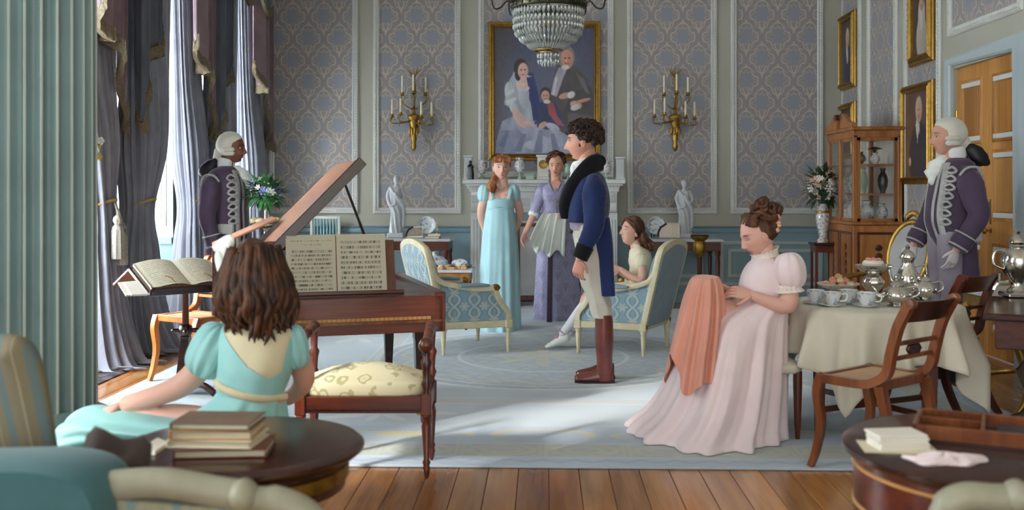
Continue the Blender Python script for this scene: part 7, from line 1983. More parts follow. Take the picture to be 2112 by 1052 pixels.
# ================================================================= RIGHT SIDE OF THE ROOM
# ---- tea table under a square cloth
TC = V(1.82, 5.67, 0); TZ, TR = .70, .445
tt = thing('tea_table', 'round mahogany tea table hidden under the cream cloth', 'table', (TC.x, TC.y, .0145))
build(MB().lathe([(.001, TZ - .03), (TR - .01, TZ - .03), (TR, TZ - .02), (TR, TZ - .008), (.001, TZ - .008)], TC, 48), 'table_top', M['mahogany'], tt)
build(MB().lathe([(TR - .10, TZ - .11), (TR - .07, TZ - .11), (TR - .07, TZ - .03), (TR - .10, TZ - .03), (TR - .10, TZ - .11)], TC, 40), 'apron', M['mahogany'], tt)
for k in range(4):
    a_ = math.radians(-152 + 90 * k); lx, ly = TC.x + .40 * math.cos(a_), TC.y + .40 * math.sin(a_)
    lg = MB().loft([[V(lx + sx * w, ly + sy * w, z) for sx, sy in ((-1, -1), (1, -1), (1, 1), (-1, 1))] for w, z in ((.015, .0146), (.026, TZ - .12), (.027, TZ - .03))]); build(lg, 'leg', M['mahogany_z'], tt, bevel=.003)
for k in range(2):
    a_ = math.radians(-152 + 90 * k); d_ = V(math.cos(a_), math.sin(a_), 0) * .39
    build(MB().bar(TC + d_ + V(0, 0, .15), TC - d_ + V(0, 0, .15), .02, .03), 'stretcher', M['mahogany'], tt, bevel=.003)
build(MB().lathe([(.001, .13), (.05, .14), (.055, .17), (.03, .19), (.02, .22), (.001, .23)], TC, 16), 'finial', M['gilt_old'], tt)
cl = thing('tablecloth', 'cream tablecloth hanging in folds from the round tea table', 'tablecloth', (TC.x, TC.y, TZ - .5))
n_, rings = 200, []
def cloth_pt(th, f):
    a = .72; t0 = math.radians(-122); dth = (th - t0 + PI / 4) % (PI / 2) - PI / 4
    d = a / max(abs(math.cos(th - t0 + PI / 4)), abs(math.sin(th - t0 + PI / 4)))
    L = d * f
    if L < TR: return V(TC.x + L * math.cos(th), TC.y + L * math.sin(th), TZ + .001)
    drop = L - TR; q_ = min(1, drop / .3)
    r = TR + .02 + .07 * q_ * (.35 + .65 * (d - a) / (.414 * a)) + q_ * (.040 * math.sin(12 * th + 1.0) + .03 * math.sin(19 * th + .4) + .015 * math.sin(31 * th))
    return V(TC.x + r * math.cos(th), TC.y + r * math.sin(th), TZ - drop * .94)
for i in range(34):
    f = .04 + .96 * (i / 33)
    rings.append([cloth_pt(2 * PI * q_ / n_, f) for q_ in range(n_)])
inner = [[p + V((TC.x - p.x) * .012, (TC.y - p.y) * .012, -.003) for p in r] for r in reversed(rings)]
build(MB().loft(rings + inner, False, False), 'cloth', M['tablecloth'], cl, smooth=180)
ZT_ = TZ + .0025
cupg = 'teacups on the tea table'
labs = ['leftmost blue and white teacup, nearest the woman in pink', 'second blue and white teacup from the left', 'third blue and white teacup, set slightly further back', 'rightmost blue and white teacup, beside the silver teapot']
for k, (px, yd) in enumerate(((1682, 5.55), (1716, 5.44), (1751, 5.56), (1787, 5.41))):
    p = onz(px, 390 + (CAMZ - ZT_) * F_PX / yd, ZT_)
    t = thing('teacup', labs[k], 'teacup', p, group=cupg)
    build(MB().lathe([(.001, 0), (.03, 0), (.035, .004), (.068, .012), (.072, .016), (.066, .016), (.03, .007), (.001, .006)], p, 32), 'saucer', M['porcelain'], t)
    c = build(MB().lathe([(.001, .007), (.022, .008), (.024, .014), (.036, .03), (.045, .055), (.050, .078), (.048, .079), (.043, .056), (.034, .032), (.02, .02), (.001, .019)], p, 32), 'cup', M['china_blue'], t)
    build(MB().tube(spl([p + V(.044, -.01, .066), p + V(.072, -.016, .068), p + V(.070, -.016, .036), p + V(.038, -.01, .03)], 12), .0042, 6), 'handle', M['porcelain'], c)
# cake stand with pastries
p = onz(1729, 390 + (CAMZ - ZT_) * F_PX / 5.80, ZT_)
cs = thing('cake_stand', 'silver-footed china cake stand holding the pastries on the tea table', 'cake stand', p)
build(MB().lathe([(.001, 0), (.055, 0), (.055, .006), (.02, .014), (.013, .03), (.022, .038), (.012, .046), (.03, .056)], p, 24), 'foot', M['silver'], cs)
build(MB().lathe([(.001, .054), (.06, .056), (.09, .075), (.118, .088), (.12, .092), (.088, .082), (.055, .064), (.001, .062)], p, 40, rib=.025, ribn=10), 'dish', M['porcelain'], cs)
rg = random.Random(6); k = 0
for ring_, (rad, cnt, dz) in enumerate(((.075, 8, .084), (.035, 5, .105), (0, 1, .128))):
    for q_ in range(cnt):
        a_ = 2 * PI * q_ / cnt + ring_; pp = p + V(rad * math.cos(a_), rad * math.sin(a_), dz + rg.uniform(-.003, .004))
        m_ = ('pastry_pink', 'pastry_tan', 'pastry_pink', 'bun_pastry')[k % 4]; k += 1
        o_ = thing('small_cake', 'small %s cake at the %s of the %s tier on the cake stand' % ({'pastry_pink': 'pink', 'pastry_tan': 'tan', 'bun_pastry': 'pale cream'}[m_], ('right', 'back right', 'back', 'back left', 'left', 'front left', 'front', 'front right')[int(round(a_ / (PI / 4))) % 8], ('lower', 'upper', 'topmost')[ring_]), 'cake', pp - V(0, 0, .012), group='cakes on the cake stand')
        build(MB().ell(pp, (.026, .022, .017), 12, 8, R=Rz(a_), amp=.15, freq=30, seed=k), 'bun', M[m_], o_, smooth=180)
        build(MB().ell(pp + V(0, 0, .014), (.012, .010, .005), 8, 6, R=Rz(a_)), 'icing', M['petal_peach'], o_, smooth=180)
# silver
def pot(px, yd, h, r, label, name='teapot', spout=-1, tall=False, cat='teapot', handle2=False):
    p = onz(px, 390 + (CAMZ - ZT_) * F_PX / yd, ZT_); t = thing(name, label, cat, p, group='silver tea service')
    prof = [(.001, 0), (r * .6, 0), (r * .62, h * .03), (r * .4, h * .07), (r * .55, h * .12), (r * .95, h * .25), (r, h * .38), (r * .9, h * .52), (r * .6, h * .64), (r * .5, h * .70)] if not tall else \
        [(.001, 0), (r * .8, 0), (r * .82, h * .03), (r * .45, h * .08), (r * .5, h * .12), (r * .95, h * .26), (r, h * .38), (r * .78, h * .52), (r * .48, h * .66), (r * .46, h * .74), (r * .6, h * .78)]
    build(MB().lathe(prof, p, 40, rib=.035, ribn=10), 'body', M['silver'], t, smooth=60)
    tp = prof[-1]
    build(MB().lathe([(tp[0], tp[1]), (tp[0] * 1.08, tp[1] + h * .02), (tp[0] * .7, tp[1] + h * .12), (r * .12, tp[1] + h * .17), (r * .2, tp[1] + h * .22), (.001, tp[1] + h * .27)], p, 28), 'lid', M['silver'], t, smooth=60)
    if spout: build(MB().tube(spl([p + V(spout * r * .8, 0, h * .3), p + V(spout * r * 1.3, 0, h * .36), p + V(spout * r * 1.5, 0, h * .56), p + V(spout * r * 1.75, 0, h * .68)], 14), [r * .2] * 5 + [r * .14] * 5 + [r * .1] * 4, 10), 'spout', M['silver'], t, smooth=60)
    for s_ in ((1,) if not handle2 else (1, -1)):
        sp = -spout if spout else s_
        build(MB().tube(spl([p + V(sp * r * .6, 0, h * .62), p + V(sp * r * 1.35, 0, h * .66), p + V(sp * r * 1.5, 0, h * .42), p + V(sp * r * .9, 0, h * .28)], 16), r * .085, 8), 'handle', M['silver'], t, smooth=60)
    for k in range(8):
        a_ = 2 * PI * k / 8; build(MB().ell(p + V(r * .93 * math.cos(a_), r * .93 * math.sin(a_), h * .42), (r * .16, r * .16, h * .06), 8, 6), 'boss', M['silver'], t)
pot(1850, 5.45, .16, .078, 'low round chased silver teapot behind the tall chair rail', spout=-1)
pot(1872, 5.78, .30, .07, 'tall silver coffee pot towering over the tea service', 'coffee_pot', -1, True, 'coffee pot')
pot(1908, 5.72, .16, .066, 'two-handled silver sugar bowl at the right of the tea service', 'sugar_bowl', 0, False, 'bowl', True)
p = onz(1801, 390 + (CAMZ - ZT_) * F_PX / 5.74, ZT_); ep = thing('silver_compote', 'tall chased silver compote with white rim on the tea table', 'compote', p)
build(MB().lathe([(.001, 0), (.07, 0), (.072, .008), (.04, .02), (.03, .05), (.055, .08), (.062, .11), (.04, .135), (.03, .15), (.07, .175), (.001, .17)], p, 36, rib=.04, ribn=9), 'stem', M['silver'], ep, smooth=60)
build(MB().lathe([(.03, .15), (.07, .165), (.10, .19), (.104, .2), (.095, .196), (.06, .178), (.001, .172)], p, 40, rib=.03, ribn=12), 'bowl', M['silver'], ep, smooth=60)
build(MB().lathe([(.001, .19), (.055, .19), (.06, .21), (.05, .225), (.001, .23)], p, 24), 'sugar_cake', M['paper_white'], ep)
for k in range(5):
    a_ = k * 1.257; build(MB().ell(p + V(.03 * math.cos(a_), .03 * math.sin(a_), .232), (.014, .014, .009), 8, 6), 'pink_garnish', M['pastry_pink'], ep)

# ---- regency side chairs (local: seat front at -x... faces +x; origin under seat centre)
def side_chair(label, loc, rz, wood_='walnut_chair', name='side_chair', group='scroll-back side chairs'):
    t = thing(name, label, 'chair', loc, rz, group=group, local=True)
    W0, W1, D, zs = .185, .205, .19, .43
    prof = [(-.016, -.014), (.016, -.014), (.016, .014), (-.016, .014)]
    for sg in (-1, 1):
        # one continuous sweep: back post flowing into the seat side rail
        P = spl([V(-D - .07, sg * W0, .815), V(-D - .06, sg * W0, .79), V(-D - .015, sg * W0, .70), V(-D + .018, sg * W0, .58), V(-D + .04, sg * W0, .49), V(-D + .10, sg * (W0 + .004), .445), V(-.02, sg * (W0 + .01), .43), V(D - .03, sg * W1, .43)], 40)
        build(MB().sweep(P, [(-.02, -.02), (.02, -.02), (.02, .02), (-.02, .02)], up=V(0, 1, 0)), 'back_post', M[wood_], t, smooth=40)
        build(MB().lathe([(.002, -.021), (.024, -.019), (.026, 0), (.024, .019), (.002, .021)], (-D - .075, sg * W0, .812), 14, Rx(PI / 2)), 'scroll', M[wood_], t, smooth=40)
        P = spl([V(D - .02, sg * W1, .445), V(D + .005, sg * W1, .36), V(D - .012, sg * W1, .22), V(D + .012, sg * W1, .09), V(D + .045, sg * W1, 0.002)], 24)
        build(MB().tube(P, [lerp(.031, .019, i / 23) for i in range(24)], 4, hint=V(1, 1, 0)), 'front_leg', M[wood_], t, smooth=40)
        P = spl([V(-D + .07, sg * W0, .43), V(-D + .05, sg * W0, .34), V(-D + .02, sg * W0, .2), V(-D - .04, sg * W0, .07), V(-D - .09, sg * W0, 0.002)], 24)
        build(MB().tube(P, [lerp(.031, .02, i / 23) for i in range(24)], 4, hint=V(1, 1, 0)), 'rear_leg', M[wood_], t, smooth=40)
    tr = MB().loft([[V(-D - .075 + .03 * (1 - (2 * q_ / 16 - 1) ** 2) * -1 + dx, lerp(-W0, W0, q_ / 16), z) for q_ in range(17)] + [V(-D - .075 + .03 * (1 - (2 * q_ / 16 - 1) ** 2) * -1 + dx + .02, lerp(-W0, W0, q_ / 16), z) for q_ in range(16, -1, -1)] for z, dx in ((.725, .045), (.77, .02), (.81, -.008), (.82, -.012))])
    build(tr, 'top_rail', M['mahogany_dark'] if wood_ == 'walnut_chair' else M[wood_], t, smooth=40)
    for z, dx in ((.625, .085), (.555, .105)):
        build(MB().bar(V(-D - .075 + dx, -W0, z), V(-D - .075 + dx, W0, z), .016, .02, V(0, 0, 1)), 'cross_bar', M[wood_], t, bevel=.003)
    build(MB().prism([(-.06, 0), (-.04, -.022), (.04, -.022), (.06, 0), (.04, .022), (-.04, .022)], lambda u, v, d: V(-D + .018 + d, u, .59 + v), -.008, .008), 'splat_tablet', M['mahogany_dark'], t, bevel=.003)
    build(MB().bar(V(D - .02, -W1, .43), V(D - .02, W1, .43), .03, .045, V(0, 0, 1)), 'front_rail', M[wood_], t, bevel=.005)
    build(MB().bar(V(-D + .08, -W0, .43), V(-D + .08, W0, .43), .03, .045, V(0, 0, 1)), 'rear_rail', M[wood_], t, bevel=.005)
    build(MB().prism([(-D + .08, -W0), (D - .02, -W1), (D - .02, W1), (-D + .08, W0)], lambda u, v, d: V(u, v, d), .43, .445), 'cane_seat', M['cane'], t, bevel=.004)
    return t
fl_ = onz(1672, 962, .0145); ang = math.radians(130); fv = V(math.cos(ang), math.sin(ang), 0); sv = V(-fv.y, fv.x, 0)
c0 = fl_ - fv * .235 - sv * .205          # near front leg is at local (D+.06, +W1)
side_chair('scroll-back cane side chair in front of the tea table', (c0.x, c0.y, .0145), ang)
side_chair('scroll-back chair beyond the tea table, with reddish rail', (2.34, 6.12, .0145), math.radians(128), 'mahogany_z')

# ---- dark side table and silver urn at the right edge
rt = thing('dark_table', 'dark mahogany table with carved pedestal at the right edge', 'table', (2.55, 5.3, .001))
TQ = lambda u, v, d: V(2.11 + u * .906 + v * .42, 4.95 - u * .42 + v * .906, d)
build(MB().prism([(0, 0), (1.0, 0), (1.0, .9), (0, .9)], TQ, .70, .735), 'table_top', M['mahogany_dark'], rt, bevel=.008)
build(MB().prism([(.05, .05), (.95, .05), (.95, .85), (.05, .85)], TQ, .56, .70), 'apron', M['mahogany'], rt, bevel=.005)
ped = MB().lathe([(.09, .08), (.14, .12), (.11, .2), (.06, .27), (.10, .36), (.12, .42), (.07, .5), (.13, .56)], (2.50, 5.15, 0), 28, rib=.10, ribn=7); build(ped, 'carved_pedestal', M['mahogany_dark'], rt, smooth=50)
for a_ in (0.6, 2.2, 3.7, 5.3):
    build(MB().tube(spl([V(2.50, 5.15, .16), V(2.50 + .14 * math.cos(a_), 5.15 + .14 * math.sin(a_), .15), V(2.50 + .26 * math.cos(a_), 5.15 + .26 * math.sin(a_), .03)], 10), [.04] * 6 + [.03] * 4, 8), 'foot', M['mahogany_dark'], rt, smooth=50)
ped = MB().lathe([(.08, .001), (.10, .1), (.06, .3), (.1, .56)], (2.95, 5.3, 0), 20); build(ped, 'rear_pedestal', M['mahogany_dark'], rt, smooth=50)
up = V(onz(2098, 612, .736).x, onz(2098, 612, .736).y, .736); ur = thing('silver_urn', 'tall silver tea urn standing on the dark side table', 'urn', up)
build(MB().bx(up.x - .075, up.x + .075, up.y - .075, up.y + .075, up.z, up.z + .025), 'base', M['silver'], ur, bevel=.006)
build(MB().lathe([(.05, .025), (.055, .035), (.03, .06), (.035, .09), (.075, .14), (.085, .2), (.07, .25), (.04, .27), (.045, .28), (.03, .30), (.04, .31)], up, 32, rib=.02, ribn=12), 'body', M['silver'], ur, smooth=60)
build(MB().lathe([(.045, .30), (.04, .32), (.015, .345), (.02, .36), (.001, .375)], up, 24), 'lid', M['silver'], ur)
for sg in (-1, 1): build(MB().tube(spl([up + V(sg * .07, 0, .15), up + V(sg * .13, 0, .18), up + V(sg * .12, 0, .25), up + V(sg * .05, 0, .25)], 14), .007, 8), 'handle', M['silver'], ur)
sp_ = MB().tube(spl([up + V(-.06, -.02, .08), up + V(-.12, -.03, .075), up + V(-.14, -.03, .04)], 10), [.012] * 6 + [.009] * 4, 8); sp_.tube([up + V(-.11, -.03, .08), up + V(-.11, -.03, .13)], .006, 6); build(sp_, 'tap', M['silver'], ur)
# gilt console by the door
gc = thing('gilt_console', 'gilt console table with curved legs beside the door', 'console table', (3.1, 6.4, 0))
build(MB().bx(2.72, 3.46, 5.95, 6.85, .66, .69), 'marble_top', M['marble'], gc, bevel=.006)
build(MB().bx(2.76, 3.44, 6.0, 6.8, .57, .66), 'gilt_apron', M['gilt'], gc, bevel=.012)
for lx, ly in ((2.80, 6.05), (2.80, 6.75), (3.40, 6.05), (3.40, 6.75)):
    build(MB().tube(spl([V(lx, ly, .60), V(lx - .05, ly, .50), V(lx + .02, ly, .28), V(lx + .03, ly, .12), V(lx - .03, ly, .002)], 20), [.035] * 4 + [.026] * 8 + [.018] * 5 + [.022] * 3, 10), 'leg', M['gilt'], gc, smooth=60)
build(MB().tube(spl([V(2.82, 6.05, .12), V(3.0, 6.2, .17), V(2.95, 6.4, .2), V(3.0, 6.6, .17), V(2.82, 6.75, .12)], 20), .018, 8), 'stretcher', M['gilt'], gc, smooth=60)

# ---- gilt oval-back chair
oc = onx(1850, 520, 2.85); Yo = 7.9
g = at(1832, 520, Yo); ov = thing('gilt_oval_chair', 'gilt oval-back armchair with pale grey upholstery near the cabinet', 'chair', (g.x, Yo, .001), math.radians(208), local=True)
oz = .82
def OV(a, r1=.195, r2=.25): return V(-.22 - .10 * math.sin(a) * .5, r1 * math.cos(a), oz + r2 * math.sin(a))
build(MB().tube([OV(2 * PI * k / 40) for k in range(41)], .026, 10), 'back_frame', M['gilt'], ov, smooth=60)
build(MB().loft([[V(p.x + dx, p.y * f, oz + (p.z - oz) * f) for p in [OV(2 * PI * k / 40) for k in range(40)]] for dx, f in ((-.02, .6), (-.015, .92), (.015, .92), (.03, .6))]), 'back_upholstery', M['grey_upholstery'], ov, smooth=60)
cr_ = MB(); 
for k in range(9): cr_.ell((-.27, -.06 + .015 * k, oz + .29 + .03 * math.sin(PI * k / 8)), (.02, .018, .025), 8, 6)
build(cr_, 'crest_carving', M['gilt'], ov, smooth=60)
build(cushion(-.22, .26, -.26, .26, .40, .07), 'seat_cushion', M['grey_upholstery'], ov, smooth=180)
build(MB().bx(-.23, .27, -.27, .27, .35, .41), 'seat_frame', M['gilt'], ov, bevel=.012)
for sx in (-.21, .25):
    for sg in (-1, 1): build(MB().lathe([(.012, 0.001), (.018, .03), (.014, .06), (.026, .3), (.03, .36)], (sx, sg * .24, 0), 12), 'leg', M['gilt'], ov, smooth=60)
for sg in (-1, 1):
    build(MB().tube(spl([V(-.22, sg * .22, .72), V(-.05, sg * .29, .66), V(.12, sg * .29, .64), V(.17, sg * .285, .58), V(.10, sg * .27, .48), V(.14, sg * .26, .38)], 26), .019, 8), 'arm', M['gilt'], ov, smooth=60)

# ---- glazed display cabinet against the right wall
CX0, CX1, CY0, CY1 = 3.0, 3.49, 9.95, 10.85
cb = thing('display_cabinet', 'tall inlaid display cabinet with glass doors and broken pediment', 'cabinet', ((CX0 + CX1) / 2, (CY0 + CY1) / 2, 0))
ZTOP, ZMID = 1.90, .98
build(MB().bx(CX0, CX1, CY0, CY1, .05, ZMID), 'lower_case', M['satinwood'], cb, bevel=.006)
build(MB().bx(CX0 - .02, CX1, CY0 - .02, CY1 + .02, 0.001, .07), 'plinth', M['mahogany'], cb, bevel=.006)
build(MB().bx(CX0 - .02, CX1, CY0 - .02, CY1 + .02, ZMID, ZMID + .035), 'waist_moulding', M['satinwood'], cb, bevel=.008)
build(MB().bx(CX0, CX1, CY0, CY1, ZTOP - .07, ZTOP), 'top_case', M['satinwood'], cb, bevel=.004)
build(MB().bx(CX0 - .03, CX1, CY0 - .03, CY1 + .03, ZTOP, ZTOP + .035), 'cornice', M['satinwood'], cb, bevel=.01)
build(MB().bx(CX1 - .02, CX1, CY0, CY1, ZMID + .03, ZTOP - .05), 'back_board', M['paper_white'], cb)
for y_ in (CY0, CY0 + (CY1 - CY0) / 2 - .0, CY1 - .04): build(MB().bx(CX0, CX0 + .04, y_, y_ + .04, ZMID + .03, ZTOP - .05), 'post', M['satinwood'], cb, bevel=.003)
for x_ in (CX1 - .06,): 
    for y_ in (CY0, CY1 - .04): build(MB().bx(x_, CX1, y_, y_ + .04, ZMID + .03, ZTOP - .05), 'post', M['satinwood'], cb, bevel=.003)
for z_ in (1.27, 1.56): build(MB().bx(CX0 + .03, CX1 - .02, CY0 + .03, CY1 - .03, z_, z_ + .015), 'shelf', M['satinwood'], cb)
gy = [CY0 + .04, CY0 + (CY1 - CY0) / 2, CY0 + (CY1 - CY0) / 2 + .04, CY1 - .04]
for a_, b_ in ((gy[0], gy[1]), (gy[2], gy[3])):
    d_ = build(MB().bx(CX0 + .008, CX0 + .03, a_, a_ + .03, ZMID + .035, ZTOP - .07).bx(CX0 + .008, CX0 + .03, b_ - .03, b_, ZMID + .035, ZTOP - .07).bx(CX0 + .008, CX0 + .03, a_, b_, ZTOP - .1, ZTOP - .07).bx(CX0 + .008, CX0 + .03, a_, b_, ZMID + .035, ZMID + .065), 'glazed_door', M['satinwood'], cb)
    build(MB().bx(CX0 + .016, CX0 + .02, a_ + .03, b_ - .03, ZMID + .065, ZTOP - .1), 'glass_pane', M['pane_glass'], d_)
# glazed end facing the room
e_ = build(MB().bx(CX0 + .04, CX0 + .07, CY0 + .004, CY0 + .03, ZMID + .035, ZTOP - .07).bx(CX1 - .09, CX1 - .06, CY0 + .004, CY0 + .03, ZMID + .035, ZTOP - .07).bx(CX0 + .04, CX1 - .06, CY0 + .004, CY0 + .03, ZTOP - .1, ZTOP - .07).bx(CX0 + .04, CX1 - .06, CY0 + .004, CY0 + .03, ZMID + .035, ZMID + .065), 'glazed_end', M['satinwood'], cb)
build(MB().bx(CX0 + .07, CX1 - .09, CY0 + .014, CY0 + .018, ZMID + .065, ZTOP - .1), 'glass_pane', M['pane_glass'], e_)
for u0, u1, ax in ((CX0 + .05, CX1 - .05, 'x'), (CY0 + .05, CY0 + .42, 'y'), (CY0 + .48, CY1 - .05, 'y')):
    P_ = (lambda u, v: V(u, CY0, v)) if ax == 'x' else (lambda u, v: V(CX0, u, v)); nn = V(0, -1, 0) if ax == 'x' else V(-1, 0, 0)
    panel_frame(cb, P_, u0, u1, .14, .90, nn, [(-.012, 0), (-.008, .008), (.008, .008), (.012, 0)], 'mahogany', False, 'inlay_frame')
    c_ = P_((u0 + u1) / 2, .52); il = MB()
    U_ = V(1, 0, 0) if ax == 'x' else V(0, 1, 0)
    for k in range(7): il.ell(c_ + V(0, 0, -.24 + .08 * k) + nn * .001, (.03 * abs(U_.x) + .006, .03 * abs(U_.y) + .006, .032), 10, 6)
    build(il, 'inlay_urn', M['mahogany'], cb, smooth=60)
for sg, yc in ((-1, CY0 + .12), (1, CY1 - .12)):
    ym = (CY0 + CY1) / 2; y_out = CY0 - .02 if sg < 0 else CY1 + .02
    poly = [(0, 0), (.40, 0), (.40, .11), (.34, .15), (.26, .12), (.15, .06), (.0, .035)]
    build(MB().prism(poly, lambda u, v, d: V(CX0 - .02 + d, y_out - sg * u, ZTOP + .035 + v), 0, .05), 'pediment_scroll', M['satinwood'], cb, bevel=.004)
    build(MB().lathe([(.005, -.03), (.035, -.026), (.04, 0), (.035, .026), (.005, .03)], (CX0 + .005, y_out - sg * .37, ZTOP + .15), 16, Ry(PI / 2)), 'rosette', M['mahogany'], cb)
def cabvase(x, y, z, h, r, mat, label, name='display_vase', prof=None):
    p = V(x, y, z); t = thing(name, label, 'vase' if 'vase' in name else 'ornament', p, group='china in the display cabinet')
    build(MB().lathe([(a * r, b * h) for a, b in (prof or ((.001, 0), (.5, 0), (.45, .05), (.9, .3), (1, .5), (.8, .7), (.4, .85), (.55, 1), (.4, .98)))], p, 20), 'body', M[mat], t)
    build(MB().lathe([(r * .3, h * .97), (r * .58, h * .98), (r * .58, h * 1.01), (r * .3, h * 1.02)], p, 16), 'rim', M['gilt_old'], t)
cabvase(3.17, 10.08, 1.016, .20, .075, 'china_blue', 'large blue and white pot on the lowest cabinet shelf')
cabvase(3.33, 10.12, 1.016, .17, .06, 'china_blue', 'second blue and white pot on the lowest cabinet shelf')
cabvase(3.14, 10.10, 1.286, .25, .05, 'vase_green', 'slender grey-green vase on the left of the middle cabinet shelf')
cabvase(3.34, 10.12, 1.286, .25, .05, 'steel_dark', 'slender dark vase on the right of the middle cabinet shelf')
cabvase(3.13, 10.14, 1.576, .12, .05, 'steel_dark', 'dark grey jar on the top cabinet shelf')
cabvase(3.25, 10.08, 1.576, .11, .048, 'porcelain', 'white mushroom-lidded jar on the top cabinet shelf')
mu_ = MB().lathe([(.001, .17), (.07, .15), (.075, .145), (.02, .14), (.012, .11)], (3.25, 10.08, 1.576), 18); build(mu_, 'dark_shade_ornament', M['black_silk'], None, loc=(3.25, 10.08, 1.69), label='black domed cap on the white jar in the cabinet', cat='ornament', group='china in the display cabinet')
cabvase(3.2, 10.6, 1.286, .22, .06, 'china_blue', 'blue and white vase deep behind the cabinet doors')
cabvase(3.2, 10.6, 1.016, .2, .07, 'porcelain', 'plain white jar deep behind the cabinet doors')

# ---- flowers
def leaf_mesh(L, w):
    return MB().add([V(0, 0, 0), V(-w, L * .4, .02 * L), V(0, L * .45, -.04 * L), V(w, L * .4, .02 * L), V(0, L, -.12 * L), V(0, L * .45, .03 * L)], [(0, 2, 1), (0, 3, 2), (1, 2, 4), (2, 3, 4), (0, 1, 5), (0, 5, 3), (1, 4, 5), (5, 4, 3)])
def bouquet(parent, c, r, nleaf, flowers, seed, leafmat='leaf_green', ll=.09):
    rg = random.Random(seed); first = {}
    base = Vector(parent.location)
    for k in range(nleaf):
        d = V(rg.gauss(0, 1), rg.gauss(0, 1), rg.gauss(0, .9)).normalized(); p = c + V(d.x * r[0], d.y * r[1], d.z * r[2]) * rg.uniform(.45, 1)
        if 'leaf' not in first:
            o_sv = ORG[parent.name]; ORG[parent.name] = V(0, 0, 0); first['leaf'] = build(leaf_mesh(ll, ll * .28), 'leaf', M[leafmat], parent, smooth=60); ORG[parent.name] = o_sv; o = first['leaf']
        else: o = inst(first['leaf'], parent)
        o.location = p - base; q = d.to_track_quat('Y', 'Z'); o.rotation_mode = 'QUATERNION'; o.rotation_quaternion = q; s_ = rg.uniform(.7, 1.4); o.scale = (s_, s_, s_)
    for m_, cnt, fr_ in flowers:
        key = m_
        for k in range(cnt):
            d = V(rg.gauss(0, 1), rg.gauss(-.35, 1), rg.gauss(.35, .9)).normalized(); p = c + V(d.x * r[0], d.y * r[1], d.z * r[2]) * rg.uniform(.8, 1.08)
            if key not in first:
                fm = MB()
                for q_ in range(6): 
                    a_ = q_ * PI / 3; fm.ell((fr_ * .62 * math.cos(a_), fr_ * .62 * math.sin(a_), fr_ * .12), (fr_ * .48, fr_ * .30, fr_ * .14), 8, 5, R=Rz(a_) @ Ry(-.4))
                fm.ell((0, 0, fr_ * .12), fr_ * .26, 8, 6)
                o_sv = ORG[parent.name]; ORG[parent.name] = V(0, 0, 0); first[key] = build(fm, 'blossom', M[m_], parent, smooth=60); ORG[parent.name] = o_sv; o = first[key]
            else: o = inst(first[key], parent)
            o.location = p - base; o.rotation_mode = 'QUATERNION'; o.rotation_quaternion = d.to_track_quat('Z', 'Y'); s_ = rg.uniform(.75, 1.25); o.scale = (s_, s_, s_)
    st = MB()
    for k in range(12):
        d = V(rg.gauss(0, .6), rg.gauss(0, .6), 1).normalized(); st.tube([c + V(0, 0, -r[2] * 1.25), c + V(d.x * r[0] * .8, d.y * r[1] * .8, d.z * r[2] * .5)], .003, 5)
    build(st, 'stems', M['leaf_dark'], parent)
b = at(1697, 500, 10.7)
ps = thing('plant_stand', 'slim dark wooden stand carrying the tall flower vase', 'plant stand', (b.x, 10.7, 0))
zt_ = at(1697, 500, 10.7).z
build(MB().bx(b.x - .12, b.x + .12, 10.58, 10.82, zt_ - .025, zt_), 'top', M['mahogany_dark'], ps, bevel=.005); build(MB().bx(b.x - .10, b.x + .10, 10.60, 10.80, zt_ - .1, zt_ - .025), 'apron', M['mahogany'], ps, bevel=.003)
for sx in (-1, 1):
    for sy in (-1, 1): build(MB().bx(b.x + sx * .09 - .012, b.x + sx * .09 + .012, 10.7 + sy * .09 - .012, 10.7 + sy * .09 + .012, 0.001, zt_ - .03), 'leg', M['mahogany_z'], ps, bevel=.002)
vs_ = thing('flower_vase', 'tall gilt and white vase of white and peach flowers by the cabinet', 'flower vase', (b.x, 10.7, zt_ + .001))
build(MB().lathe([(.001, 0), (.055, 0), (.06, .02), (.035, .05), (.05, .12), (.072, .24), (.066, .32), (.045, .37), (.062, .40), (.05, .395), (.035, .36)], (b.x, 10.7, zt_ + .001), 24, rib=.02, ribn=8), 'vase', M['china_floral'], vs_)
build(MB().lathe([(.066, .30), (.07, .31), (.069, .325), (.064, .33)], (b.x, 10.7, zt_ + .001), 24), 'gilt_band', M['gilt'], vs_)
bouquet(vs_, at(1696, 385, 10.7), (.15, .14, .19), 130, (('petal_white', 24, .038), ('petal_peach', 26, .034), ('petal_yellow', 12, .022)), 21, 'leaf_dark', .10)

# ---- torchere with candelabrum foot behind the right armchair
tp_ = at(1443, 487, 10.2); to_ = thing('carved_torchere', 'carved red-brown and gilt torchere pedestal behind the right armchair', 'pedestal', (tp_.x, 10.2, 0))
build(MB().lathe([(.09, .001), (.10, .03), (.05, .06), (.03, .12), (.022, .3), (.026, tp_.z - .25), (.03, tp_.z - .2)], (tp_.x, 10.2, 0), 16), 'shaft', M['mahogany_z'], to_)
build(MB().lathe([(.03, tp_.z - .21), (.055, tp_.z - .16), (.06, tp_.z - .08), (.045, tp_.z - .05), (.08, tp_.z - .02), (.085, tp_.z)], (tp_.x, 10.2, 0), 20, rib=.09, ribn=6), 'capital', M['gilt_old'], to_, smooth=50)
build(MB().lathe([(.001, tp_.z), (.09, tp_.z), (.092, tp_.z + .015), (.001, tp_.z + .02)], (tp_.x, 10.2, 0), 20), 'top', M['mahogany_dark'], to_)
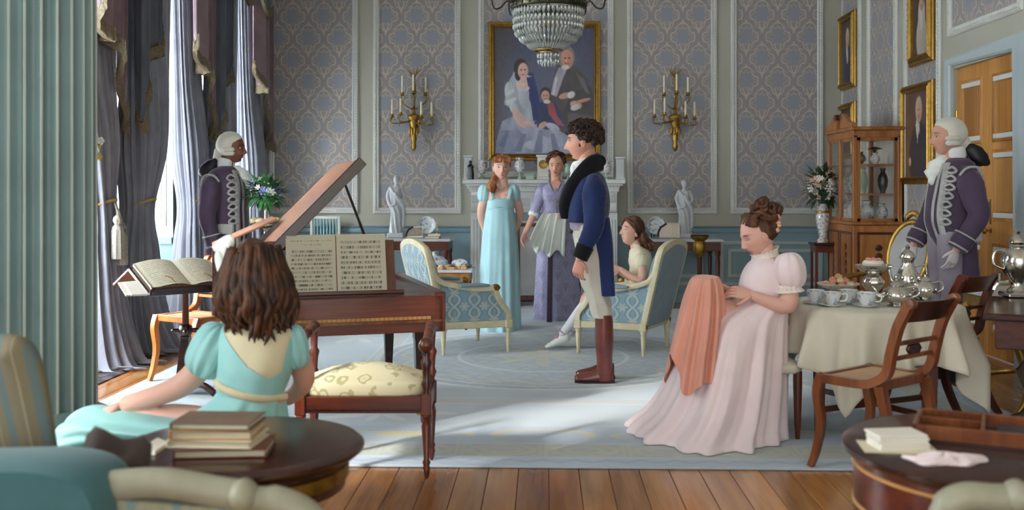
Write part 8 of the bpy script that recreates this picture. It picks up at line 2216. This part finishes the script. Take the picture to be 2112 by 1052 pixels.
# ================================================================= LEFT SIDE AND FOREGROUND
# ---- reading stand, turned 45 degrees
SA = math.radians(45); U = V(math.cos(SA), math.sin(SA), 0); Wd = V(-math.sin(SA), math.cos(SA), 0)     # U along the ledge, Wd up-slope (away)
L0 = at(313, 597, 6.2)                       # near end of the ledge
TIL = math.radians(25)
def RS(u, w, d=0.0): return L0 + U * u + Wd * (w * math.cos(TIL)) + V(0, 0, w * math.sin(TIL)) + (V(0, 0, math.cos(TIL)) - Wd * math.sin(TIL)) * d
pc = RS(.28, .14); pc = V(pc.x, pc.y, 0)
rs = thing('reading_stand', 'dark mahogany double-sided reading stand on a tapered pillar', 'music stand', (pc.x, pc.y, .0145))
build(MB().prism([(-.03, -.02), (.55, -.02), (.55, .30), (-.03, .30)], lambda u, v, d: RS(u, v, d), -.032, -.012), 'desk_leaf', M['mahogany_dark'], rs, bevel=.003)
build(MB().prism([(-.02, -.035), (.55, -.035), (.55, -.008), (-.02, -.008)], lambda u, v, d: RS(u, v, d), -.032, .022), 'ledge', M['mahogany_dark'], rs, bevel=.005)
back = lambda u, w, d=0.0: RS(u, .31) + Wd * (w * math.cos(TIL)) - V(0, 0, w * math.sin(TIL)) + (V(0, 0, math.cos(TIL)) + Wd * math.sin(TIL)) * d
build(MB().prism([(-.03, 0), (.55, 0), (.55, .28), (-.03, .28)], lambda u, v, d: back(u, v, d), -.03, -.012), 'back_leaf', M['mahogany'], rs, bevel=.003)
zd = RS(.28, .14).z
build(MB().lathe([(.018, .42), (.022, .46), (.018, zd - .06), (.03, zd - .04), (.06, zd - .02)], pc, 16), 'upper_shaft', M['mahogany_z'], rs, smooth=50)
build(MB().lathe([(.02, .38), (.04, .395), (.046, .42), (.04, .45), (.02, .465)], pc, 20), 'collar', M['mahogany_dark'], rs, smooth=50)
for k in range(4): build(MB().tube([pc + V(0, 0, .42), pc + V(.075 * math.cos(k * PI / 2 + .3), .075 * math.sin(k * PI / 2 + .3), .42)], [.012, .016], 10, round_=True), 'ratchet_knob', M['mahogany_dark'], rs)
build(MB().loft([[pc + V(w * sx, w * sy, z) for sx, sy in ((-1, -1), (1, -1), (1, 1), (-1, 1))] for w, z in ((.05, .06), (.048, .12), (.026, .36), (.03, .385))]), 'pillar', M['mahogany_dark'], rs, bevel=.004)
for k in range(3):
    a_ = k * 2 * PI / 3 - .4; build(MB().tube(spl([pc + V(0, 0, .09), pc + V(.14 * math.cos(a_), .14 * math.sin(a_), .08), pc + V(.24 * math.cos(a_), .24 * math.sin(a_), .032)], 10), [.03] * 4 + [.022] * 6, 8), 'foot', M['mahogany_dark'], rs, smooth=50)
bk = thing('open_book', 'large open book of printed pages on the reading stand', 'book', RS(.29, -.005))
pgs = []
for sgn, nm in ((-1, 'page'), (1, 'page')):
    nx, ny = 44, 44; mb = MB(); vs = []; cs = []; rp = random.Random(30 + sgn); pcx = H('#b3ae98'); ink = H('#8f8b80')
    rnd = [[rp.random() for _ in range(nx + 1)] for _ in range(ny + 1)]
    for j in range(ny + 1):
        for i in range(nx + 1):
            s_, v = i / nx, j / ny
            u = .265 + sgn * s_ * .262; hgt = .006 + .030 * math.sin(PI * min(1, s_ * 1.05)) ** .8 * (1 - .4 * s_) 
            vs.append(RS(u, .0 + v * .325, hgt)); c = pcx
            if .12 < s_ < .88 and .08 < v < .92 and (j % 3 == 1) and rnd[j][i] < .75: c = ink
            cs.append(c)
    n = nx + 1; mb.add(vs, [(j * n + i, j * n + i + 1, (j + 1) * n + i + 1, (j + 1) * n + i) for j in range(ny) for i in range(nx)]); mb.c = cs
    build(mb, nm, M['printed_paper'], bk, smooth=180)
    blk = MB().prism([(.265, 0), (.265 + sgn * .26, 0), (.265 + sgn * .26, .322), (.265, .322)], lambda u, v, d: RS(u, v, d), -.010, .006); build(blk, 'page_block', M['paper'], bk)
for u_ in (.16, .42): build(MB().tube([RS(u_, -.01, .02), RS(u_ - .02, .05, .045), RS(u_ - .05, .08, .045)], .0025, 6), 'page_clip', M['brass'], bk)
sh_ = thing('loose_sheets', 'loose white sheets jutting from the near end of the reading stand', 'papers', RS(-.06, .02))
build(MB().prism([(-.16, -.01), (.0, -.015), (.0, .16), (-.15, .15)], lambda u, v, d: RS(u, v, d + .04 * max(0, -u - .08) ), -.034, -.024).prism([(-.13, -.02), (.0, -.03), (.0, .14), (-.12, .13)], lambda u, v, d: RS(u, v, d), -.022, -.014), 'sheets', M['paper_white'], sh_)

# ---- orange wood chair between stand and curtain
side_chair('orange-brown wooden chair behind the reading stand', (-2.40, 7.0, .0145), math.radians(-120), 'orange_wood')

# ---- sprig of white blossom behind the column
sp = thing('blossom_sprig', 'tall vase with a sprig of white blossom behind the fluted column', 'flower vase', (-2.78, 5.5, 0.001))
build(MB().lathe([(.001, 0), (.16, 0), (.17, .03), (.08, .06), (.05, .2), (.05, .7), (.12, .76), (.14, .8)], (-2.78, 5.5, 0.001), 24), 'stand', M['mahogany_z'], sp)
build(MB().lathe([(.001, .80), (.06, .80), (.07, .84), (.11, .98), (.09, 1.12), (.05, 1.2), (.06, 1.24), (.04, 1.22)], (-2.78, 5.5, 0.001), 24), 'vase', M['china_blue'], sp)
rg = random.Random(17); fb = None
for (ex, ey) in ((170, 240), (168, 265), (205, 300), (196, 322), (190, 285)):
    e_ = at(ex, ey, 5.5); s0 = V(-2.78, 5.5, 1.2)
    P = spl([s0, s0 + V(.02, 0, .25), lerp(s0, e_, .8) + V(0, 0, .1), e_], 12); build(MB().tube(P, .004, 6), 'stem', M['leaf_dark'], sp)
    for k in range(5):
        q_ = P[11 - k] + V(rg.uniform(-.02, .02), rg.uniform(-.02, .02), rg.uniform(-.01, .02)); f_ = MB()
        for z_ in range(5): f_.ell(q_ + V(.012 * math.cos(z_ * 1.257), .004, .012 * math.sin(z_ * 1.257)), (.011, .006, .011), 8, 5)
        build(f_, 'blossom', M['petal_white' if k % 2 else 'petal_yellow'], sp, smooth=60)

# ---- epergne of flowers and buns behind the piano
Ye = 8.35; eb = at(548, 460, Ye); zd = eb.z - .02
rt_ = thing('round_stand', 'small round table under the flower epergne behind the piano', 'table', (eb.x, Ye, .0145))
build(MB().lathe([(.001, .70), (.30, .70), (.31, .71), (.31, .725), (.001, .73)], (eb.x, Ye, 0), 36), 'top', M['mahogany'], rt_); build(MB().lathe([(.16, .0146), (.16, .04), (.04, .08), (.035, .4), (.05, .6), (.1, .70)], (eb.x, Ye, 0), 18), 'pedestal', M['mahogany_z'], rt_)
ep = thing('flower_epergne', 'silver epergne topped with white, blue and green flowers', 'centrepiece', (eb.x, Ye, .731))
build(MB().lathe([(.001, 0), (.10, 0), (.10, .02), (.03, .04), (.02, .2), (.03, zd - .76), (.12, zd - .74), (.14, zd - .725), (.14, zd - .715), (.02, zd - .72), (.02, zd - .6), (.025, zd - .5), (.05, zd - .46), (.08, zd - .44), (.07, zd - .445), (.015, zd - .5)], (eb.x, Ye, .731), 28), 'stem', M['silver'], ep, smooth=50)
bouquet(ep, at(547, 396, Ye), (.135, .12, .11), 220, (('petal_white', 14, .03), ('petal_blue', 12, .03), ('petal_yellow', 4, .02)), 33, 'leaf_green', .08)
for k in range(7):
    a_ = 2 * PI * k / 7; p = V(eb.x + .095 * math.cos(a_), Ye + .095 * math.sin(a_), .731 + zd - .713)
    bn_ = thing('round_bun', 'round golden bun at the %s of the silver epergne dish' % ('right end', 'back right', 'back', 'back left', 'left end', 'front', 'front right')[k], 'bun', p, group='buns on the epergne')
    build(MB().ell(p + V(0, 0, .022), (.038, .038, .026), 14, 10, amp=.05, freq=20, seed=k), 'crust', M['bun_pastry'], bn_, smooth=180); build(MB().ell(p + V(0, 0, .043), (.016, .016, .007), 10, 6), 'glaze', M['paper_white'], bn_, smooth=180)

# ---- round table with books, foreground left
RT = V(-.865, 2.92, 0); RZ, RR = .60, .345
rt2 = thing('round_table', 'dark round pedestal table with gilt band in the foreground', 'table', (RT.x, RT.y, 0))
build(MB().lathe([(.001, RZ - .045), (RR - .05, RZ - .045), (RR - .02, RZ - .038), (RR, RZ - .022), (RR, RZ - .012), (RR - .012, RZ - .002), (RR - .03, RZ), (.001, RZ)], RT, 72), 'table_top', M['mahogany_dark'], rt2, smooth=40)
build(MB().lathe([(RR - .10, RZ - .13), (RR - .055, RZ - .13), (RR - .05, RZ - .045), (RR - .10, RZ - .045), (RR - .10, RZ - .13)], RT, 64), 'drum_apron', M['mahogany_dark'], rt2, smooth=40)
build(MB().lathe([(RR - .052, RZ - .105), (RR - .044, RZ - .10), (RR - .044, RZ - .065), (RR - .052, RZ - .06)], RT, 64), 'gilt_band', M['gilt_old'], rt2, smooth=40)
for k in range(3):
    a_ = -PI / 2 + .9 + k * 2 * PI / 3; lx, ly = RT.x + .22 * math.cos(a_), RT.y + .22 * math.sin(a_)
    build(MB().lathe([(.015, 0.001), (.02, .03), (.014, .06), (.03, .30), (.022, .34), (.035, .38), (.035, RZ - .12)], (lx, ly, 0), 16), 'leg', M['mahogany_dark'], rt2, smooth=50)
bc = V(onz(452, 930, RZ).x, onz(452, 930, RZ).y, 0)
specs = [(.25, .17, .024, 'leather_brown', .10, 'red-brown book lying under the stack on the round table'), (.235, .16, .022, 'paper', -.05, 'second book of the foreground stack, with aged pages'), (.225, .155, .025, 'cane', .02, 'third book of the foreground stack, tan cover'), (.22, .155, .020, 'stack_cover', -.02, 'topmost grey-brown book of the foreground stack')]
plain('stack_cover', '#75614f', .6, .12, 10)
z = RZ + .001
for k, (w, d, h, m_, ra, lab) in enumerate(specs):
    t = thing('stacked_book', lab, 'book', (bc.x + (.02 if k == 0 else 0), bc.y, z), ra, group='foreground book stack', local=True)
    build(MB().bx(-w / 2, w / 2, -d / 2, d / 2, h - .004, h), 'front_board', M[m_], t, bevel=.0015); build(MB().bx(-w / 2, w / 2, -d / 2, d / 2, 0, .004), 'back_board', M[m_], t, bevel=.0015)
    build(MB().bx(-w / 2 + .004, w / 2 - .008, -d / 2 + .006, d / 2 - .006, .004, h - .004), 'pages', M['paper'], t); build(MB().bx(-w / 2 - .002, -w / 2 + .005, -d / 2, d / 2, 0, h), 'spine', M[m_], t, bevel=.002)
    z += h + .0008
pp = thing('folded_paper', 'white folded paper lying left of the book stack', 'paper', (bc.x - .165, bc.y - .0, RZ + .001)); build(MB().add([V(bc.x - .21, bc.y - .05, RZ + .002), V(bc.x - .158, bc.y - .06, RZ + .002), V(bc.x - .158, bc.y + .05, RZ + .002), V(bc.x - .20, bc.y + .06, RZ + .002), V(bc.x - .205, bc.y - .05, RZ + .018), V(bc.x - .160, bc.y - .055, RZ + .012), V(bc.x - .160, bc.y + .05, RZ + .012), V(bc.x - .195, bc.y + .055, RZ + .022)], [(3, 2, 1, 0), (4, 5, 6, 7), (0, 1, 5, 4), (1, 2, 6, 5), (2, 3, 7, 6), (3, 0, 4, 7)]), 'sheet', M['paper_white'], pp)

# ---- sofa and cushion in the left foreground
sf = thing('settee', 'teal settee with white-painted arm in the left foreground', 'settee', (-1.15, 2.2, 0))
rings = []
for y_, k in ((2.10, .93), (2.13, 1.0), (2.28, 1.0), (2.32, .93)):
    xc, hw_, zt0, zt1 = -1.40, .47, .12, .735
    ring = []
    for q_ in range(40):
        th = 2 * PI * q_ / 40; u = math.copysign(abs(math.cos(th)) ** .22, math.cos(th)); w = math.copysign(abs(math.sin(th)) ** .22, math.sin(th)); zc = (zt0 + zt1) / 2
        ring.append(V(xc + hw_ * u * (1 - (1 - k) * .3), y_, zc + (zt1 - zt0) / 2 * w * (1 - (1 - k) * .4) + .012 * math.sin(u * 3)))
    rings.append(ring)
build(MB().loft(rings), 'back_upholstery', M['sofa_teal'], sf, smooth=60)
build(MB().bx(-1.85, -.55, 2.3, 2.62, .24, .40), 'seat', M['sofa_teal'], sf, bevel=.03, seg=3)
for lx, ly in ((-1.8, 2.15), (-.6, 2.2), (-1.8, 2.55), (-.6, 2.55)): build(MB().lathe([(.016, .001), (.03, .06), (.03, .25)], (lx, ly, 0), 12), 'leg', M['sofa_paint'] if 'sofa_paint' in M else plain('sofa_paint', '#94937f', .5, .08, 12), sf)
P = spl([V(-.96, 2.22, .675), V(-.84, 2.22, .682), V(-.72, 2.22, .664), V(-.66, 2.22, .655)], 20)
build(MB().tube(P, [.03] + [.034] * 18 + [.026], 16, round_=True), 'arm_rail', M['sofa_paint'], sf, smooth=60)
build(MB().tube(spl([V(-.66, 2.22, .65), V(-.58, 2.22, .642), V(-.515, 2.22, .61), V(-.50, 2.22, .56), V(-.52, 2.22, .48), V(-.55, 2.22, .36)], 26), [.028] * 4 + [.034] * 10 + [.03] * 8 + [.024] * 4, 16, round_=True), 'arm_scroll', M['sofa_paint'], sf, smooth=60)
build(MB().ell((-.655, 2.21, .66), (.032, .045, .036), 14, 10), 'arm_knuckle', M['sofa_paint'], sf)
build(MB().prism([(-.95, .36), (-.56, .36), (-.53, .48), (-.51, .58), (-.6, .625), (-.95, .65)], lambda u, v, d: V(u, d, v), 2.20, 2.24), 'arm_panel', M['sofa_panel'] if 'sofa_panel' in M else damask('sofa_panel', '#8f8f78', '#6f8a92', '#9c9a80', .1, .14, 'Object', lambda x, y, z: (x, z)), sf, bevel=.004)
cu = thing('striped_cushion', 'tan cushion with blue-grey stripes leaning on the settee', 'cushion', (-1.42, 2.45, .41))
R_ = Ry(-.22) @ Rx(-.12); c_ = V(-1.44, 2.46, .665); rings = []
for i in range(13):
    f = i / 12 * 2 - 1; k = (1 - f * f) ** .5 * .5 + .5 * (1 - abs(f) ** 6)
    ring = []
    for q_ in range(48):
        th = 2 * PI * q_ / 48; u = math.copysign(abs(math.cos(th)) ** .38, math.cos(th)); w = math.copysign(abs(math.sin(th)) ** .38, math.sin(th)); k2 = (1 - abs(f) ** 3 * .15)
        ring.append(c_ + R_ @ V(.25 * u * k2, f * .085 * (1 - .6 * max(abs(u), abs(w)) ** 6), .285 * w * k2))
    rings.append(ring)
build(MB().loft(rings), 'cover', M['stripe_cushion'], cu, smooth=180)
tw = thing('throw_blanket', 'dark rumpled throw lying behind the striped cushion', 'blanket', (-1.08, 2.44, .40)); build(MB().ell((-1.06, 2.46, .57), (.12, .08, .16), 24, 16, amp=.35, freq=14), 'cloth', M['throw_brown'], tw, smooth=180)

# ---- drum table and chair arm, foreground right
DT = V(1.245, 2.78, 0); DZ_, DR = .638, .42
dt = thing('drum_table', 'round drum table with light inlay lines in the right foreground', 'table', (DT.x, DT.y, 0))
build(MB().lathe([(.001, DZ_ - .035), (DR - .015, DZ_ - .035), (DR, DZ_ - .022), (DR, DZ_ - .01), (DR - .012, DZ_), (.001, DZ_)], DT, 80), 'table_top', M['mahogany_dark'], dt, smooth=40)
build(MB().lathe([(DR - .1, DZ_ - .20), (DR - .03, DZ_ - .20), (DR - .03, DZ_ - .035), (DR - .1, DZ_ - .035), (DR - .1, DZ_ - .2)], DT, 72), 'drum', M['mahogany'], dt, smooth=40)
for z_ in (DZ_ - .06, DZ_ - .165): build(MB().lathe([(DR - .031, z_ - .005), (DR - .026, z_ - .004), (DR - .026, z_ + .004), (DR - .031, z_ + .005)], DT, 72), 'inlay_line', M['cane'], dt, smooth=40)
build(MB().lathe([(.15, .06), (.16, .09), (.06, .14), (.05, .3), (.09, .38), (.14, DZ_ - .2)], DT, 28), 'pedestal', M['mahogany_dark'], dt, smooth=50)
for k in range(3):
    a_ = k * 2 * PI / 3 + .4; build(MB().tube(spl([DT + V(0, 0, .1), DT + V(.2 * math.cos(a_), .2 * math.sin(a_), .09), DT + V(.36 * math.cos(a_), .36 * math.sin(a_), .03)], 10), .028, 8), 'foot', M['mahogany_dark'], dt, smooth=50)
q0 = onz(1852, 922, DZ_)
lt = thing('letter_stack', 'neat stack of cream folded letters on the drum table', 'letters', (q0.x, q0.y, DZ_ + .001))
for k in range(5):
    R_ = Rz(.1 + .06 * math.sin(k * 2.1)); build(MB().obox(q0 + V(.004 * math.sin(k * 3), .003 * k, .005 + k * .0075), (.135, .09, .007), R_), 'letter', M['paper_white'], lt, bevel=.001)
lb = thing('letter_sheet', 'loose cream sheet under the edge of the letter stack', 'letter', (q0.x - .01, q0.y - .02, DZ_ + .0005)); build(MB().obox(q0 + V(-.005, -.01, .0012), (.19, .13, .0016), Rz(-.12)), 'sheet', M['paper'], lb)
lb.location.z = DZ_ + .0004
q1 = onz(1945, 952, DZ_); hk = thing('handkerchief', 'crumpled pink and white handkerchief on the drum table', 'handkerchief', (q1.x, q1.y, DZ_ + .001))
rings = []
for f in (1, .98, .75, .5, .25, .06):
    rings.append([q1 + V(.10 * f * math.cos(a_) * (1 + .18 * math.sin(3 * a_ + 1)), .055 * f * math.sin(a_) * (1 + .2 * math.sin(5 * a_)), .002 if f == 1 else .006 + (.016 * (1 - f) + .006 * math.sin(5 * a_ + 6 * f)) * 1) for a_ in [2 * PI * k / 40 for k in range(40)]])
build(MB().loft(rings), 'cloth', M['dress_pink'], hk, smooth=180)
tr_ = thing('wooden_tray', 'dark compartmented wooden writing tray on the drum table', 'tray', onz(2040, 905, DZ_) + V(0, 0, .001), math.radians(-24), local=True)
build(MB().bx(-.19, .19, -.12, .12, 0, .006), 'bottom', M['mahogany_dark'], tr_)
for b_ in ((-.19, .19, -.12, -.108), (-.19, .19, .108, .12), (-.19, -.178, -.12, .12), (.178, .19, -.12, .12), (-.02, -.01, -.108, .108), (-.178, -.02, .0, .008)): build(MB().bx(b_[0], b_[1], b_[2], b_[3], .006, .045), 'tray_wall', M['walnut_chair'], tr_, bevel=.002)
build(MB().bx(.02, .15, -.06, .06, .006, .03), 'ink_box', M['black_silk'], tr_, bevel=.003)
fa = thing('fauteuil', 'white-painted chair arm with blue tapestry panel at bottom right', 'armchair', (1.1, 2.15, 0))
P = spl([V(.83, 2.16, .60), V(.835, 2.16, .655), V(.88, 2.16, .685), V(.96, 2.16, .683), V(1.04, 2.16, .69), V(1.12, 2.16, .70), V(1.3, 2.16, .71)], 40)
build(MB().tube(P, [.024] * 8 + [.03] * 24 + [.033] * 8, 16, round_=True), 'arm_rail', M['sofa_paint'], fa, smooth=60)
build(MB().ell((.985, 2.15, .692), (.028, .04, .034), 14, 10), 'arm_knuckle', M['sofa_paint'], fa)
build(MB().tube(spl([V(.83, 2.16, .61), V(.835, 2.16, .52), V(.87, 2.16, .42), V(.88, 2.16, .3)], 20), .028, 14, round_=True), 'arm_support', M['sofa_paint'], fa, smooth=60)
build(MB().prism([(.86, .3), (1.35, .3), (1.35, .69), (1.0, .66), (.87, .655), (.85, .6), (.86, .48)], lambda u, v, d: V(u, d, v), 2.14, 2.18), 'arm_panel', M['sofa_panel'], fa, bevel=.004)
build(MB().bx(.85, 1.4, 1.75, 2.2, .24, .32), 'seat_rail', M['sofa_paint'], fa, bevel=.01); build(cushion(.86, 1.4, 1.76, 2.12, .32, .09), 'seat_cushion', M['sofa_teal'], fa, smooth=180)
for lx, ly in ((.89, 1.79), (.89, 2.16), (1.36, 1.79), (1.36, 2.16)): build(MB().lathe([(.014, .001), (.026, .2), (.03, .25)], (lx, ly, 0), 12), 'leg', M['sofa_paint'], fa)
